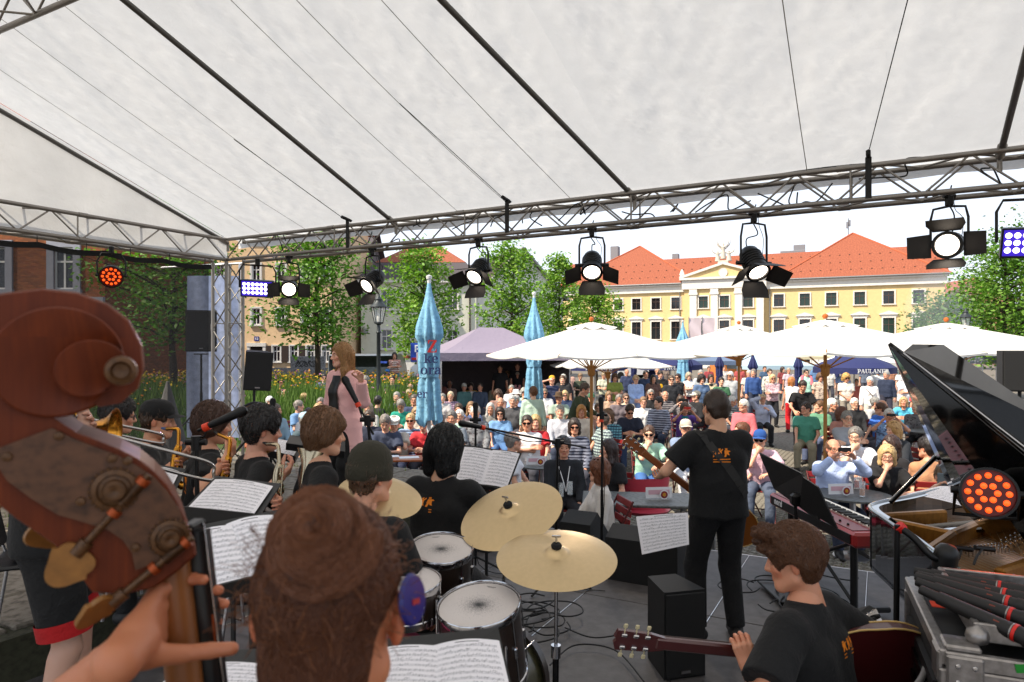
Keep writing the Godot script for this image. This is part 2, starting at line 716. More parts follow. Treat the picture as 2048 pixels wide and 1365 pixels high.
func hair_field(style: String,cell: float)->Field:
	var lo:=Vector3(-.17,-.42,-.2)
	if style in ["short","buzz","bald","crop","tousle"]:
		lo=Vector3(-.13,-.15,-.16)
	elif style in ["bob","curly","bowl","pony"]:
		lo=Vector3(-.17,-.24,-.22)
	var fl:=Field.new(lo,Vector3(-lo.x,.19,.15),cell)
	var t:=.012
	if style=="buzz":
		t=.004
	elif style=="curly":
		t=.045
	elif style in ["bob","bowl"]:
		t=.024
	elif style in ["long","pony"]:
		t=.014
	elif style in ["crop","tousle"]:
		t=.024
	fl.ell(Vector3(0,.034+t*.3,-.016),Vector3(.076+t,.094+t,.096+t),.02)
	if style=="tousle":
		for k in 22:
			var w:=k*2.4
			var q:=Vector3(cos(w)*.07,.085+.035*sin(k*1.3),.02+sin(w)*.075)
			fl.cap(q,q+Vector3(cos(w)*.018,.01+.008*sin(k*2.1),.022+sin(w)*.012),.022,.012,.015)
	match style:
		"short","crop","buzz","bald","tousle":
			fl.cap(Vector3(-.062,.0,-.05),Vector3(.062,.0,-.05),.03,.03,.03)
			fl.cap(Vector3(-.03,-.045,-.055),Vector3(.03,-.045,-.055),.034,.034,.03)
		"bob","bowl":
			for s in [-1.0,1.0]:
				fl.cap(Vector3(s*.066,.03,-.02),Vector3(s*.082,-.1 if style=="bob" else -.03,-.012),.036,.03,.04)
			fl.cap(Vector3(-.045,-.02,-.08),Vector3(-.05,-.12 if style=="bob" else -.07,-.07),.045,.036,.04)
			fl.cap(Vector3(.045,-.02,-.08),Vector3(.05,-.12 if style=="bob" else -.07,-.07),.045,.036,.04)
		"curly":
			for k in 14:
				var w:=TAU*k/14.0
				fl.ell(Vector3(cos(w)*.1,.0+.05*sin(w*3.0),-.03+sin(w)*.08),Vector3(.04,.05,.04),.02)
			fl.cap(Vector3(-.08,-.04,-.04),Vector3(.08,-.04,-.04),.05,.05,.03)
		"long":
			for s in [-1.0,1.0]:
				fl.cap(Vector3(s*.066,.02,.0),Vector3(s*.085,-.16,.0),.03,.032,.04)
				fl.cap(Vector3(s*.085,-.16,.0),Vector3(s*.09,-.36,.02),.032,.02,.04)
				fl.cap(Vector3(s*.04,.0,-.08),Vector3(s*.05,-.34,-.085),.045,.03,.05)
		"pony":
			fl.ell(Vector3(0,.02,-.135),Vector3(.035,.035,.03),.02)
			fl.cap(Vector3(0,.01,-.15),Vector3(0,-.18,-.14),.026,.014,.02)
			fl.cap(Vector3(-.04,-.03,-.06),Vector3(.04,-.03,-.06),.035,.035,.03)
	var front:=.088
	fl.ell(Vector3(0,-.07,front+.012),Vector3(.076,.14,.08),.02,true)
	if not style in ["bob","long","curly","bowl"]:
		for s in [-1.0,1.0]:
			fl.ell(Vector3(s*.09,-.05,.015),Vector3(.05,.065,.05),.015,true)
		fl.plane_cut(Vector3(0,-.085,0),Vector3(0,-1,.25).normalized())
	if style=="bald":
		fl.ell(Vector3(0,.12,.03),Vector3(.09,.1,.12),.02,true)
	if style=="bowl":
		fl.cap(Vector3(-.05,.06,.075),Vector3(.05,.06,.075),.022,.022,.03)
		fl.plane_cut(Vector3(0,-.075,0),Vector3(0,-1,.1).normalized())
	return fl
func hair_b(style: String,cell: float)->B:
	var key:="hair%s%.4f" % [style,cell]
	if meshes.has(key):
		return meshes[key]
	var fl:=hair_field(style,cell)
	var nz:=FastNoiseLite.new()
	nz.frequency=1.0
	nz.fractal_octaves=2
	if style=="curly":
		fl.rough(nz,.016,Vector3(38,38,38))
	elif style!="buzz":
		fl.rough(nz,.009,Vector3(70,16,70))
	var tone:=FastNoiseLite.new()
	tone.frequency=1.0
	var b:=fl.build(func(p: Vector3)->Color:
		var q:=.9+.6*tone.get_noise_3d(p.x*150.0,p.y*22.0,p.z*150.0)
		return Color(q,q,q))
	if style!="buzz":
		b.add(strands(fl,130,.05,.0022,func(p: Vector3)->Vector3: return Vector3(p.x*3.0,-.6,p.z*2.0-.1),5,.006))
	meshes[key]=b
	return b
func make_body(P: Dictionary,cell: float,fine:=.006)->Dictionary:
	var seat: float=P.get("seat",.0)
	var g: float=P.get("girth",1.0)
	var lean: float=P.get("lean",.06 if seat>0 else .02)
	var twist: float=P.get("twist",.0)
	var bend: float=P.get("bend",.0)
	var hip:=Vector3(0,seat+.1 if seat>0 else .93,0)
	var up:=Vector3(bend,cos(lean),sin(lean)).normalized()
	var sd:=Vector3(cos(twist),0,-sin(twist))
	var neck:=hip+up*.50
	var nod: Vector2=P.get("head",Vector2.ZERO)
	var hc:=neck+up*.06+Vector3(0,.115,.03+.03*sin(nod.y))+Vector3(0,0,.03)*signf(lean)*minf(absf(lean),.6)
	var hx:=Transform3D(Basis(Vector3.UP,nod.x)*Basis(Vector3.RIGHT,nod.y)*Basis(Vector3.BACK,P.get("tilt",.0)),hc)
	var sh := [neck - up * 0.055 - sd * 0.175, neck - up * 0.055 + sd * 0.175]
	var hipj:=[hip-Vector3(.09,.02,0),hip+Vector3(.09,-.02,0)]
	var feet:=[]
	if seat>0:
		feet=[P.get("fr",Vector3(-.13,.07,.5)),P.get("fl",Vector3(.13,.07,.46))]
	else:
		feet=[P.get("fr",Vector3(-.11,.08,.0)),P.get("fl",Vector3(.11,.08,.02))]
	var hands:=[P.get("hr",Vector3(-.16,hip.y+.02,.3) if seat>0 else Vector3(-.27,.8,.06)),P.get("hl",Vector3(.16,hip.y+.02,.28) if seat>0 else Vector3(.27,.8,.06))]
	var eh:=[P.get("er",Vector3(-.6,-.5,-.5)),P.get("el",Vector3(.6,-.5,-.5))]
	var elbows:=[]
	var wrists:=[]
	var knees:=[]
	for k in 2:
		var r:=two_bone(sh[k],hands[k],.28,.25,eh[k])
		elbows.append(r[0])
		wrists.append(r[1])
		var kn: Array=two_bone(hipj[k],feet[k],.43,.42,P.get("kr" if k==0 else "kl",Vector3(-.12+.24*k,.25,1.0)))
		knees.append(kn[0])
		feet[k]=kn[1]
	var lo:=Vector3(1,1,1)*9.0
	var hi:=-lo
	for p in [neck,hip-Vector3(.22,.2,.2)*g,hip+Vector3(.22,.2,.2)*g]+sh+elbows+wrists+knees+feet:
		lo=lo.min(p)
		hi=hi.max(p)
	lo-=Vector3(.12,.1,.14)
	hi+=Vector3(.12,.12,.24)
	var out:={"head": hx,"wrists": wrists,"elbows": elbows,"neck": neck,"hip": hip,"sh": sh,"knees": knees,"feet": feet,"up": up}
	var fb:=Field.new(lo,hi,cell)
	var chest:=hip+up*.3
	fb.cap(hip,neck,.09,.07,.03)
	fb.cap(neck-up*.03,hc+hx.basis*Vector3(0,-.1,-.03),.05,.046,.03)
	fb.cap(sh[0]+sd*.05,sh[1]-sd*.05,.045,.045,.03)
	for k in 2:
		fb.cap(sh[k],elbows[k],.045*sqrt(g),.036,.02)
		fb.cap(elbows[k],wrists[k],.036,.025,.02)
		fb.cap(hipj[k],knees[k],.07*g,.05,.02)
		fb.cap(knees[k],feet[k],.05,.036,.02)
		fb.cap(knees[k].lerp(feet[k],.1)-Vector3(0,0,.015),knees[k].lerp(feet[k],.5),.045,.034,.03)
	var body:=fb.build(func(_p: Vector3)->Color: return Color.WHITE)
	body.add(head_b(P.get("kind","m"),fine),hx)
	var curl: Array=P.get("curl",[.5,.5])
	var palm: Array=P.get("palm",[Vector3(.4,-.3,-.6),Vector3(-.4,-.3,-.6)])
	var dirs: Array=P.get("dirs",[Vector3.ZERO,Vector3.ZERO])
	for k in 2:
		var d: Vector3=(wrists[k]-elbows[k]).normalized()
		if dirs[k]!=Vector3.ZERO:
			d=dirs[k].normalized()
		var pz: Vector3=palm[k]
		pz=(pz-d*pz.dot(d)).normalized()
		var hb:=Transform3D(Basis(d.cross(pz),d,pz),wrists[k])
		var thumb:=1.0 if hb.basis.x.dot(Vector3(.3 if k==0 else -.3,1.0,.0))>0 else -1.0
		if P.has("thumb"):
			thumb=P.thumb[k]
		body.add(hand_b(thumb,curl[k],maxf(fine*.8,.004)),hb)
		out["hand%d" % k]=hb
	out.body=body
	if P.get("top",true):
		var e: float=P.get("loose",.012)
		var ft:=Field.new(lo,hi,cell)
		for s in [-1.0,1.0]:
			ft.cap(chest+sd*.075*s+Vector3(0,.03,0),hip+up*.16+sd*.06*s*g,.105*g+e,.105*g+e,.05)
			ft.cap(hip+up*.16+sd*.06*s*g,hip+up*(-.02 if seat>0 else -.06)+sd*.07*s*g,.105*g+e,.118*g+e,.05,true)
		if P.has("belly"):
			ft.ell(hip+up*.14+Vector3(0,0,.06),Vector3(.15,.16,.13)*float(P.belly),.05)
		if P.get("kind","m")=="f":
			for s in [-1.0,1.0]:
				ft.ell(chest+sd*.07*s+Vector3(0,.0,.085),Vector3(.062,.062,.05),.04)
		ft.cap(sh[0]+sd*.03,sh[1]-sd*.03,.056+e,.056+e,.04)
		ft.cap(neck-up*.06,neck+up*.03,.085,.057+e*.5,.04,true)
		var slv: float=P.get("sleeve",.5)
		for k in 2:
			if slv<=.0:
				continue
			if slv<.75:
				ft.cap(sh[k],sh[k].lerp(elbows[k],slv*1.35),.058+e,.058+e*1.5,.035,true)
			else:
				ft.cap(sh[k],elbows[k],.056+e,.046+e,.03)
				ft.cap(elbows[k],elbows[k].lerp(wrists[k],slv*slv*.95),.044+e,.032+e,.02,true)
		if P.has("coat"):
			for s in [-1.0,1.0]:
				ft.cap(hip+sd*.09*s,hip+sd*.13*s-up*float(P.coat),.11,.1,.04,true)
		if cell<.018:
			ft.rough(noise,.012,Vector3(7,4,7))
			ft.rough(noise,.005,Vector3(22,12,22))
		else:
			ft.rough(noise,.014,Vector3(9,5,9))
		out.top=ft.build()
		out.top_field=ft
	var fl:=Field.new(lo,hi,cell)
	var e2:=.012
	for s in [-1.0,1.0]:
		fl.cap(hip+up*.06+Vector3(.05*s*g,0,0),hip+Vector3(.075*s*g,-.02,0),.1*g,.108*g,.04)
	var legs: String=P.get("legs","long")
	for k in 2:
		if legs=="skirt":
			fl.cap(hipj[k],knees[k],.1*g+e2,.09,.12,true)
			continue
		var kr:=.062 if legs=="long" else .08
		fl.cap(hipj[k],knees[k] if legs=="long" else hipj[k].lerp(knees[k],.85),.092*g+e2,kr+e2*.7,.03,legs=="short")
		if legs=="long":
			fl.cap(knees[k],knees[k].lerp(feet[k],.97),.06+e2,.05+e2,.03,true)
	fl.rough(noise,.012,Vector3(9,6,9))
	out.legs=fl.build()
	var fs:=Field.new(Vector3(minf(feet[0].x,feet[1].x)-.16,minf(feet[0].y,feet[1].y)-.12,minf(feet[0].z,feet[1].z)-.14),Vector3(maxf(feet[0].x,feet[1].x)+.16,maxf(feet[0].y,feet[1].y)+.1,maxf(feet[0].z,feet[1].z)+.28),maxf(cell*.7,.012))
	for k in 2:
		var toe: Vector3=P.get("toe",Vector3(.2*(k*2-1),0,1.0)).normalized()
		var fp: Vector3=feet[k]
		fs.cap(fp+Vector3(0,-.025,0)-toe*.05,fp+Vector3(0,-.035,0)+toe*.06,.044,.04,.02)
		fs.cap(fp+Vector3(0,-.035,0)+toe*.04,fp+Vector3(0,-.045,0)+toe*.16,.04,.034,.02)
		fs.cap(fp+Vector3(0,.02,0),fp+Vector3(0,-.03,0),.045,.045,.02)
	out.shoes=fs.build()
	return out
func glasses_b(dark: bool)->B:
	var b:=B.new()
	for s in [-1.0,1.0]:
		if dark:
			b.prism(PackedVector2Array([Vector2(-.027,.014),Vector2(.027,.014),Vector2(.025,-.012),Vector2(.012,-.02),Vector2(-.012,-.02),Vector2(-.025,-.012)]),.004,Transform3D(Basis(Vector3.UP,s*.15),Vector3(s*.034,.004,.098)))
		else:
			var ring:=[]
			for k in 13:
				ring.append(Vector3(s*.034+cos(TAU*k/12.0)*.024,.001+sin(TAU*k/12.0)*.018,.1-absf(cos(TAU*k/12.0)*.003)))
			b.tube(ring,.0022,5,false)
		b.tube([Vector3(s*.06,.006,.094),Vector3(s*.083,.008,.0),Vector3(s*.082,.0,-.02)],.003,5)
	b.tube([Vector3(-.012,.006,.103),Vector3(.012,.006,.103)],.0025,5)
	return b
func hat_b(style: String)->B:
	var b:=B.new()
	match style:
		"cap":
			b.lathe([Vector2(.098,-.005),Vector2(.1,.02),Vector2(.095,.06),Vector2(.075,.092),Vector2(.04,.108),Vector2(.0,.112)],18,Transform3D(Basis.from_scale(Vector3(.9,1,1.1)),Vector3(0,.035,-.014)))
			b.grid(8,4,func(x,y): return Vector3(sin((x/8.0-.5)*2.4)*(.085+.004*y),.045-.012*y/4.0-absf(x/8.0-.5)*.03+.012,.05+cos((x/8.0-.5)*2.6)*(.045+.075*y/4.0)))
			b.tube([Vector3(0,.147,-.014),Vector3(0,.152,-.014)],.007,6)
		"flat":
			b.lathe([Vector2(.096,-.005),Vector2(.112,.02),Vector2(.108,.045),Vector2(.07,.066),Vector2(.0,.072)],18,Transform3D(Basis(Vector3.RIGHT,.2)*Basis.from_scale(Vector3(.9,1,1.18)),Vector3(0,.06,.0)))
			b.grid(6,3,func(x,y): return Vector3(sin((x/6.0-.5)*2.2)*.085,.045-.008*y,.06+cos((x/6.0-.5)*2.4)*(.045+.016*y)))
		"brim":
			b.lathe([Vector2(.17,.0),Vector2(.172,.004),Vector2(.12,.006),Vector2(.1,.012),Vector2(.097,.06),Vector2(.085,.1),Vector2(.05,.112),Vector2(.0,.1)],22,Transform3D(Basis.from_scale(Vector3(.92,1,1.08)),Vector3(0,.05,-.012)))
		"beanie":
			b.lathe([Vector2(.098,-.03),Vector2(.106,-.02),Vector2(.106,.03),Vector2(.1,.036),Vector2(.1,.06),Vector2(.088,.1),Vector2(.06,.13),Vector2(.025,.146),Vector2(.0,.148)],28,Transform3D(Basis.from_scale(Vector3(.92,1,1.08)),Vector3(0,.02,-.016)))
	return b
func shared_b(key: String,f: Callable)->ArrayMesh:
	if not meshes.has(key):
		meshes[key]=f.call().mesh()
	return meshes[key]
func dress(called: String,W: Dictionary,label: String,where: Vector3,yaw: float,bm: Dictionary,size:=1.0,group:="")->Node3D:
	var p:=thing(called,label,"person",where,yaw,group)
	p.scale=Vector3.ONE*size
	put("body",bm.body_mesh,skin(W.get("skin",Color(.80,.60,.50))),p)
	if bm.has("top_mesh"):
		put(W.get("top_name","shirt"),bm.top_mesh,W.top if W.get("top") is Material else cloth(W.get("top",Color(.5,.5,.5))),p)
	put(W.get("legs_name","trousers"),bm.legs_mesh,cloth(W.get("legs",Color(.16,.17,.22))),p)
	put("shoes",bm.shoes_mesh,plain("shoe"+W.get("shoes",Color(.12,.11,.11)).to_html(false),W.get("shoes",Color(.12,.11,.11)),.6),p)
	var hx: Transform3D=bm.head
	var hs: String=W.get("hair","short")
	if hs!="none":
		put("hair",shared_b("hairmesh%s%.4f" % [hs,W.get("hair_cell",.009)],func(): return hair_b(hs,W.get("hair_cell",.009))),hairmat(W.get("hairc",Color(.3,.22,.15))),p,hx)
	if W.has("hat"):
		put("hat",shared_b("hatmesh"+W.hat,func(): return hat_b(W.hat)),cloth(W.get("hatc",Color(.2,.2,.2))),p,hx)
	if W.has("glasses"):
		put("glasses",shared_b("glassmesh%s" % W.glasses,func(): return glasses_b(W.glasses=="dark")),mat("lens_dark",Color(.03,.03,.035),.15) if W.glasses=="dark" else mat("frames",Color(.1,.08,.07),.4),p,hx)
	return p
func bake(bm: Dictionary)->Dictionary:
	for k in ["body","top","legs","shoes"]:
		if bm.has(k):
			bm[k+"_mesh"]=bm[k].mesh()
	return bm
func strands(fl: Field,count: int,len: float,r: float,flow: Callable,seed_: int,lift:=.003,where=null)->B:
	var q:=RandomNumberGenerator.new()
	q.seed=seed_
	var b:=B.new()
	b.colored=true
	var tries:=0
	var made:=0
	while made<count and tries<count*6:
		tries+=1
		var p:=fl.o+Vector3(q.randf()*fl.nx,q.randf()*fl.ny,q.randf()*fl.nz)*fl.c
		if absf(fl.value(p))>.03:
			continue
		p=fl.onto(p,.0)
		if absf(fl.value(p))>.004 or (where!=null and not where.call(p)):
			continue
		made+=1
		var pts:=[]
		var rr:=[]
		var l:=len*q.randf_range(.5,1.3)
		var seg:=6
		var tone:=q.randf_range(.8,1.2)
		b.col=Color(tone,tone,tone)
		var jit:=Vector3(q.randfn(),q.randfn(),q.randfn())*.14
		var up:=q.randf_range(.2,1.6)
		for s in seg:
			pts.append(p)
			rr.append(r*(1.0-.75*float(s)/seg))
			var nn:=fl.normal(p)
			var d: Vector3=flow.call(p)+jit
			d=(d-nn*d.dot(nn)).normalized()
			p+=d*l/seg
			p=fl.onto(p,lift*up*(.3+float(s)/seg))
		b.tube(pts,rr,3,false)
	return b
func build_ground()->void:
	var cob:=mat("cobble_field",Color(.47,.44,.40),.9,.0,{"tex": "stain","bump": "speck","heightmap_scale": 1.2,"uv1_scale": Vector3.ONE*.9,"uv1_world_triplanar": true})
	var gb:=B.new()
	gb.quad(Vector3(-400,0,60),Vector3(400,0,60),Vector3(400,0,-700),Vector3(-400,0,-700))
	var ground:=structure("ground",gb.mesh(),cob)
	var variants:=[]
	for k in 6:
		var b:=B.new()
		var q:=RandomNumberGenerator.new()
		q.seed=40+k
		var top:=[]
		for j in 8:
			var w:=TAU*(j+.5)/8.0
			var rr:=1.0/maxf(absf(cos(w)),absf(sin(w)))
			rr=minf(rr,1.2)*q.randf_range(.9,1.02)
			top.append(Vector3(cos(w)*rr*.05,.0,sin(w)*rr*.044))
		for j in 8:
			var a: Vector3=top[j]
			var c: Vector3=top[(j+1) % 8]
			var ai:=a*.72+Vector3(0,.014,0)
			var ci:=c*.72+Vector3(0,.014,0)
			b.quad(c-Vector3(0,.02,0),a-Vector3(0,.02,0),a,c)
			b.quad(c,a,ai,ci)
			b.tri(ci,ai,Vector3(0,.018,0))
		variants.append(b.mesh())
	var tones:=[]
	for k in 5:
		tones.append(mat("sett%d" % k,[Color(.52,.50,.46),Color(.45,.43,.40),Color(.56,.52,.46),Color(.40,.39,.38),Color(.50,.46,.40)][k],.85,.0,{"tex": "stain","bump": "fine","heightmap_scale": .3,"uv1_scale": Vector3.ONE*3.0}))
	rng.seed=5
	var spots:=[]
	for row in 120:
		for k in 66:
			var x:=-1.2+k*.118+.059*(row % 2)+rng.randf_range(-.006,.006)
			var z:=-5.0-row*.1
			var p:=Vector3(x,.004,z+.03*sin(x*2.4))
			var s:=-(p.x-C0.x)*.4762+(p.z-C0.z)*.8793
			if s>-.06:
				continue
			spots.append(p)
	spots.sort_custom(func(a,b): return absf(a.x-2.9)*.6-a.z*-1.0<absf(b.x-2.9)*.6-b.z*-1.0)
	spots.sort_custom(func(a,b): return Vector2(a.x-2.9,a.z+6.4).length()<Vector2(b.x-2.9,b.z+6.4).length())
	var rest:=[]
	for k in spots.size():
		var xf:=Transform3D(Basis(Vector3.UP,rng.randf_range(-.12,.12))*Basis(Vector3.RIGHT,rng.randf_range(-.06,.06)),spots[k])
		if k<300:
			put("sett",variants[k % 6],tones[rng.randi() % 5],ground,xf)
		else:
			rest.append(xf)
	var mm:=MultiMesh.new()
	mm.transform_format=MultiMesh.TRANSFORM_3D
	mm.mesh=variants[2]
	mm.instance_count=rest.size()
	for k in rest.size():
		mm.set_instance_transform(k,rest[k])
	var mi:=MultiMeshInstance3D.new()
	mi.multimesh=mm
	mi.material_override=tones[0]
	mi.name="setts"
	mi.set_meta("kind","stuff")
	ground.add_child(mi)
	var moss:=B.new()
	for k in 5000:
		var x:=rng.randf_range(.6,5.0)
		var z:=rng.randf_range(-10.5,-4.6)
		var dens:=noise.get_noise_2d(x*60.0,z*60.0)
		if dens<.02:
			continue
		var s2:=-(x-C0.x)*.4762+(z-C0.z)*.8793
		if s2>-.05:
			continue
		var h:=rng.randf_range(.012,.04)
		var w:=rng.randf()*TAU
		var dv:=Vector3(cos(w),0,sin(w))*.007
		moss.tri(Vector3(x,.004,z)-dv,Vector3(x,.004,z)+dv,Vector3(x+rng.randf_range(-.015,.015),h,z+rng.randf_range(-.015,.015)))
	var mo:=put("grass",moss.mesh(),mat("moss",Color(.36,.42,.14),.9,.0,{"backlight_enabled": true,"backlight": Color(.25,.3,.08)}),null)
	tag(mo,"short grass growing between the setts before the stage","grass")
	mo.set_meta("kind","stuff")
	var slabm:=mat("slab",Color(.50,.47,.43),.9,.0,{"tex": "stain","bump": "fine","heightmap_scale": .25,"uv1_scale": Vector3.ONE*1.1})
	var tb:=B.new()
	var p0:=stg(-6.0,-.9,0)
	var p1:=stg(4.0,-.9,0)
	var p2:=stg(4.0,9.5,0)
	var p3:=stg(-6.0,9.5,0)
	var h:=Vector3(0,TER-.02,0)
	tb.quad(p0+h,p3+h,p2+h,p1+h)
	tb.quad(p0,p0+h,p1+h,p1)
	tb.quad(p1,p1+h,p2+h,p2)
	tb.quad(p3,p3+h,p0+h,p0)
	var terr:=structure("terrace",tb.mesh(),mat("joint",Color(.24,.24,.17),.95,.0,{"tex": "stain","uv1_scale": Vector3.ONE*2.0}))
	for i in 16:
		for j in 17:
			var c:=stg(-5.7+i*.62,-.6+j*.62,TER-.018+rng.randf_range(.0,.008))
			put("slab",bx(Vector3(.585,.04,.585),.012),slabm,terr,Transform3D(Basis(RT,Vector3.UP,BK)*Basis(Vector3.UP,rng.randf_range(-.01,.01)),c))
	var tuft:=B.new()
	for k in 2600:
		var i:=rng.randi_range(0,14)
		var j:=rng.randi_range(0,16)
		var along:=rng.randf_range(-.3,.3)
		var dens2:=noise.get_noise_2d(i*40.0,j*77.0)
		if dens2<.0:
			continue
		var off:=Vector2(along,.31) if rng.randf()<.5 else Vector2(.31,along)
		var c2:=stg(-5.7+i*.62+off.x,-.6+j*.62+off.y,TER-.02)
		var w2:=rng.randf()*TAU
		var dv2:=Vector3(cos(w2),0,sin(w2))*.008
		tuft.tri(c2-dv2,c2+dv2,c2+Vector3(rng.randf_range(-.03,.03),rng.randf_range(.03,.09),rng.randf_range(-.03,.03)))
	var tu:=put("weeds",tuft.mesh(),mats["moss"],null)
	tag(tu,"green weeds growing in the joints of the terrace slabs","weeds")
	tu.set_meta("kind","stuff")
	var bank:=B.new()
	bank.grid(30,20,func(x,y):
		var X=-34.0+x*1.08
		var D=12.6+y*1.2
		var rise:=smoothstep(12.8,17.5,D+maxf(X+3.2,.0)*3.0-maxf(-X-4.0,.0)*.45)*(1.0-smoothstep(-3.4,-1.7,X))
		return Vector3(X,-.05+rise*1.02+.05*noise.get_noise_2d(X*30.0,D*30.0),-D))
	structure("bank",bank.mesh(),mat("lawn",Color(.24,.30,.10),.95,.0,{"tex": "stain","uv1_scale": Vector3.ONE*.5}))
	var gr:=B.new()
	var fl:=B.new()
	fl.colored=true
	gr.colored=true
	rng.seed=77
	for k in 26000:
		var X:=rng.randf_range(-15.0,-2.6)
		var D:=rng.randf_range(14.5,27.0)
		var rise:=smoothstep(12.8,17.5,D+maxf(X+3.2,.0)*3.0-maxf(-X-4.0,.0)*.45)*(1.0-smoothstep(-3.4,-1.7,X))
		if rise<.25:
			continue
		var y:=rise*1.0
		var hgt:=rng.randf_range(.25,.55)*(.6+rise*.6)
		var p:=Vector3(X,y,-D)
		var w:=rng.randf()*TAU
		var dv:=Vector3(cos(w),0,sin(w))*rng.randf_range(.012,.03)
		var tip:=p+Vector3(rng.randf_range(-.18,.18),hgt,rng.randf_range(-.18,.18))
		var g:=rng.randf_range(.6,1.3)
		gr.col=Color(.09*g,.16*g,.025*g)
		gr.tri(p-dv,p+dv,tip)
		if rng.randf()<.11*rise*smoothstep(16.5,21.0,D):
			var tn:=rng.randf()
			var nz:=noise.get_noise_2d(X*12.0,D*12.0)
			fl.col=Color(.62,.45,.03) if tn<.6+nz*.5 else (Color(.8,.3,.03) if tn<.82 else Color(.55,.22,.38))
			var r:=rng.randf_range(.025,.05)
			tip.y+=.03
			for e in 3:
				var a:=Vector3(rng.randfn(),rng.randfn()*.4,rng.randfn()).normalized()*r
				var c:=Vector3(rng.randfn(),rng.randfn(),rng.randfn()).normalized()*r
				fl.quad(tip-a,tip-c*.7,tip+a,tip+c*.7)
	var go:=put("meadow",gr.mesh(),mat("meadow_grass",Color.WHITE,.9,.0,{"vertex_color_use_as_albedo": true,"backlight_enabled": true,"backlight": Color(.6,.7,.3)}),null)
	tag(go,"tall green meadow grass on the bank behind the crowd","grass")
	go.set_meta("kind","stuff")
	var fo:=put("meadow_flowers",fl.mesh(),mat("petals",Color.WHITE,.8,.0,{"vertex_color_use_as_albedo": true,"backlight_enabled": true,"backlight": Color(.6,.6,.6)}),null)
	tag(fo,"yellow and orange meadow flowers on the grassy bank","flowers")
	fo.set_meta("kind","stuff")
	var hill:=B.new()
	hill.grid(60,6,func(x,y):
		var X=-60.0+x*8.0
		return Vector3(X,(y/6.0)*(9.0+13.0*smoothstep(100.0,170.0,X)+4.0*noise.get_noise_1d(X*6.0)),-260.0-y*22.0))
	structure("hills",hill.mesh(),mat("far_wood",Color(.30,.37,.26),1.0,.0,{"tex": "stain","uv1_scale": Vector3.ONE*.03}))
func build_deck()->void:
	var m:=mat("deck",Color(.33,.315,.315),.62,.0,{"tex": "patch","bump": "fine","heightmap_scale": .05,"uv1_scale": Vector3.ONE*1.3})
	var under:=B.new()
	var a:=stg(3.34,.05,.0)
	under.box(Vector3(8.96,.36,8.4),Vector3.ZERO)
	var bs:=Basis(RT,Vector3.UP,BK)
	var deck:=structure("stage_floor",under.mesh(),mat("deck_frame",Color(.12,.12,.12),.8),Transform3D(bs,stg(3.34+4.5,4.25,.2)))
	for i in 9:
		for j in 5:
			var o:=put("deck_panel",bx(Vector3(.992,.05,1.69),.004),m,deck)
			o.transform=tf(Vector3(-4.5+.5+i*1.0-.0,.225+.0,-4.24+.85+j*1.7))
			put("edge_strip",bx(Vector3(.006,.012,1.68),.0),mat("alu",Color(.75,.75,.76),.35,1.0),deck,tf(Vector3(-4.5+i*1.0+1.0,.246,-4.24+.85+j*1.7)))
	put("edge_rail",bx(Vector3(8.98,.06,.02),.004),mats["alu"],deck,tf(Vector3(0,.218,-4.252)))
func truss(label: String,a: Vector3,b: Vector3,side: Vector3,up: Vector3,ends:=true,w:=.29)->Node3D:
	var t:=thing("truss",label,"truss",a,.0,"aluminium trusses of the stage roof")
	var m:=mat("truss",Color(.62,.60,.58),.42,.85,{"tex": "patch","uv1_scale": Vector3.ONE*2.0})
	var L:=b-a
	var off:=[Vector3.ZERO,side*w,up*w,side*w+up*w]
	for k in 4:
		stick("chord",off[k],off[k]+L,.0245,m,t,12)
	var n:=int(round(L.length()/.33))
	var st:=L/n
	for k in n:
		var p:=st*k
		var q:=st*(k+1)
		var zig:=k % 2==0
		for fc in [[0,2],[1,3],[2,3],[0,1]]:
			var u0: Vector3=off[fc[0] if zig else fc[1]]
			var u1: Vector3=off[fc[1] if zig else fc[0]]
			stick("brace",p+u0,q+u1,.0095,m,t,7)
	var joints:=int(L.length()/2.0)
	for k in range(1,joints+1):
		var c:=L.normalized()*(2.0*k)
		if c.length()>L.length()-.3:
			break
		for o in off:
			stick("coupler",c+o-L.normalized()*.05,c+o+L.normalized()*.05,.029,m,t,12)
		stick("brace",c+off[0]+L.normalized()*.06,c+off[2]+L.normalized()*.06,.0095,m,t,7)
		stick("brace",c+off[1]+L.normalized()*.06,c+off[3]+L.normalized()*.06,.0095,m,t,7)
	return t
func roof_y(s: float)->float:
	if s<=4.0:
		return 4.05+.36*s
	return 4.05+.36*(8.0-s)
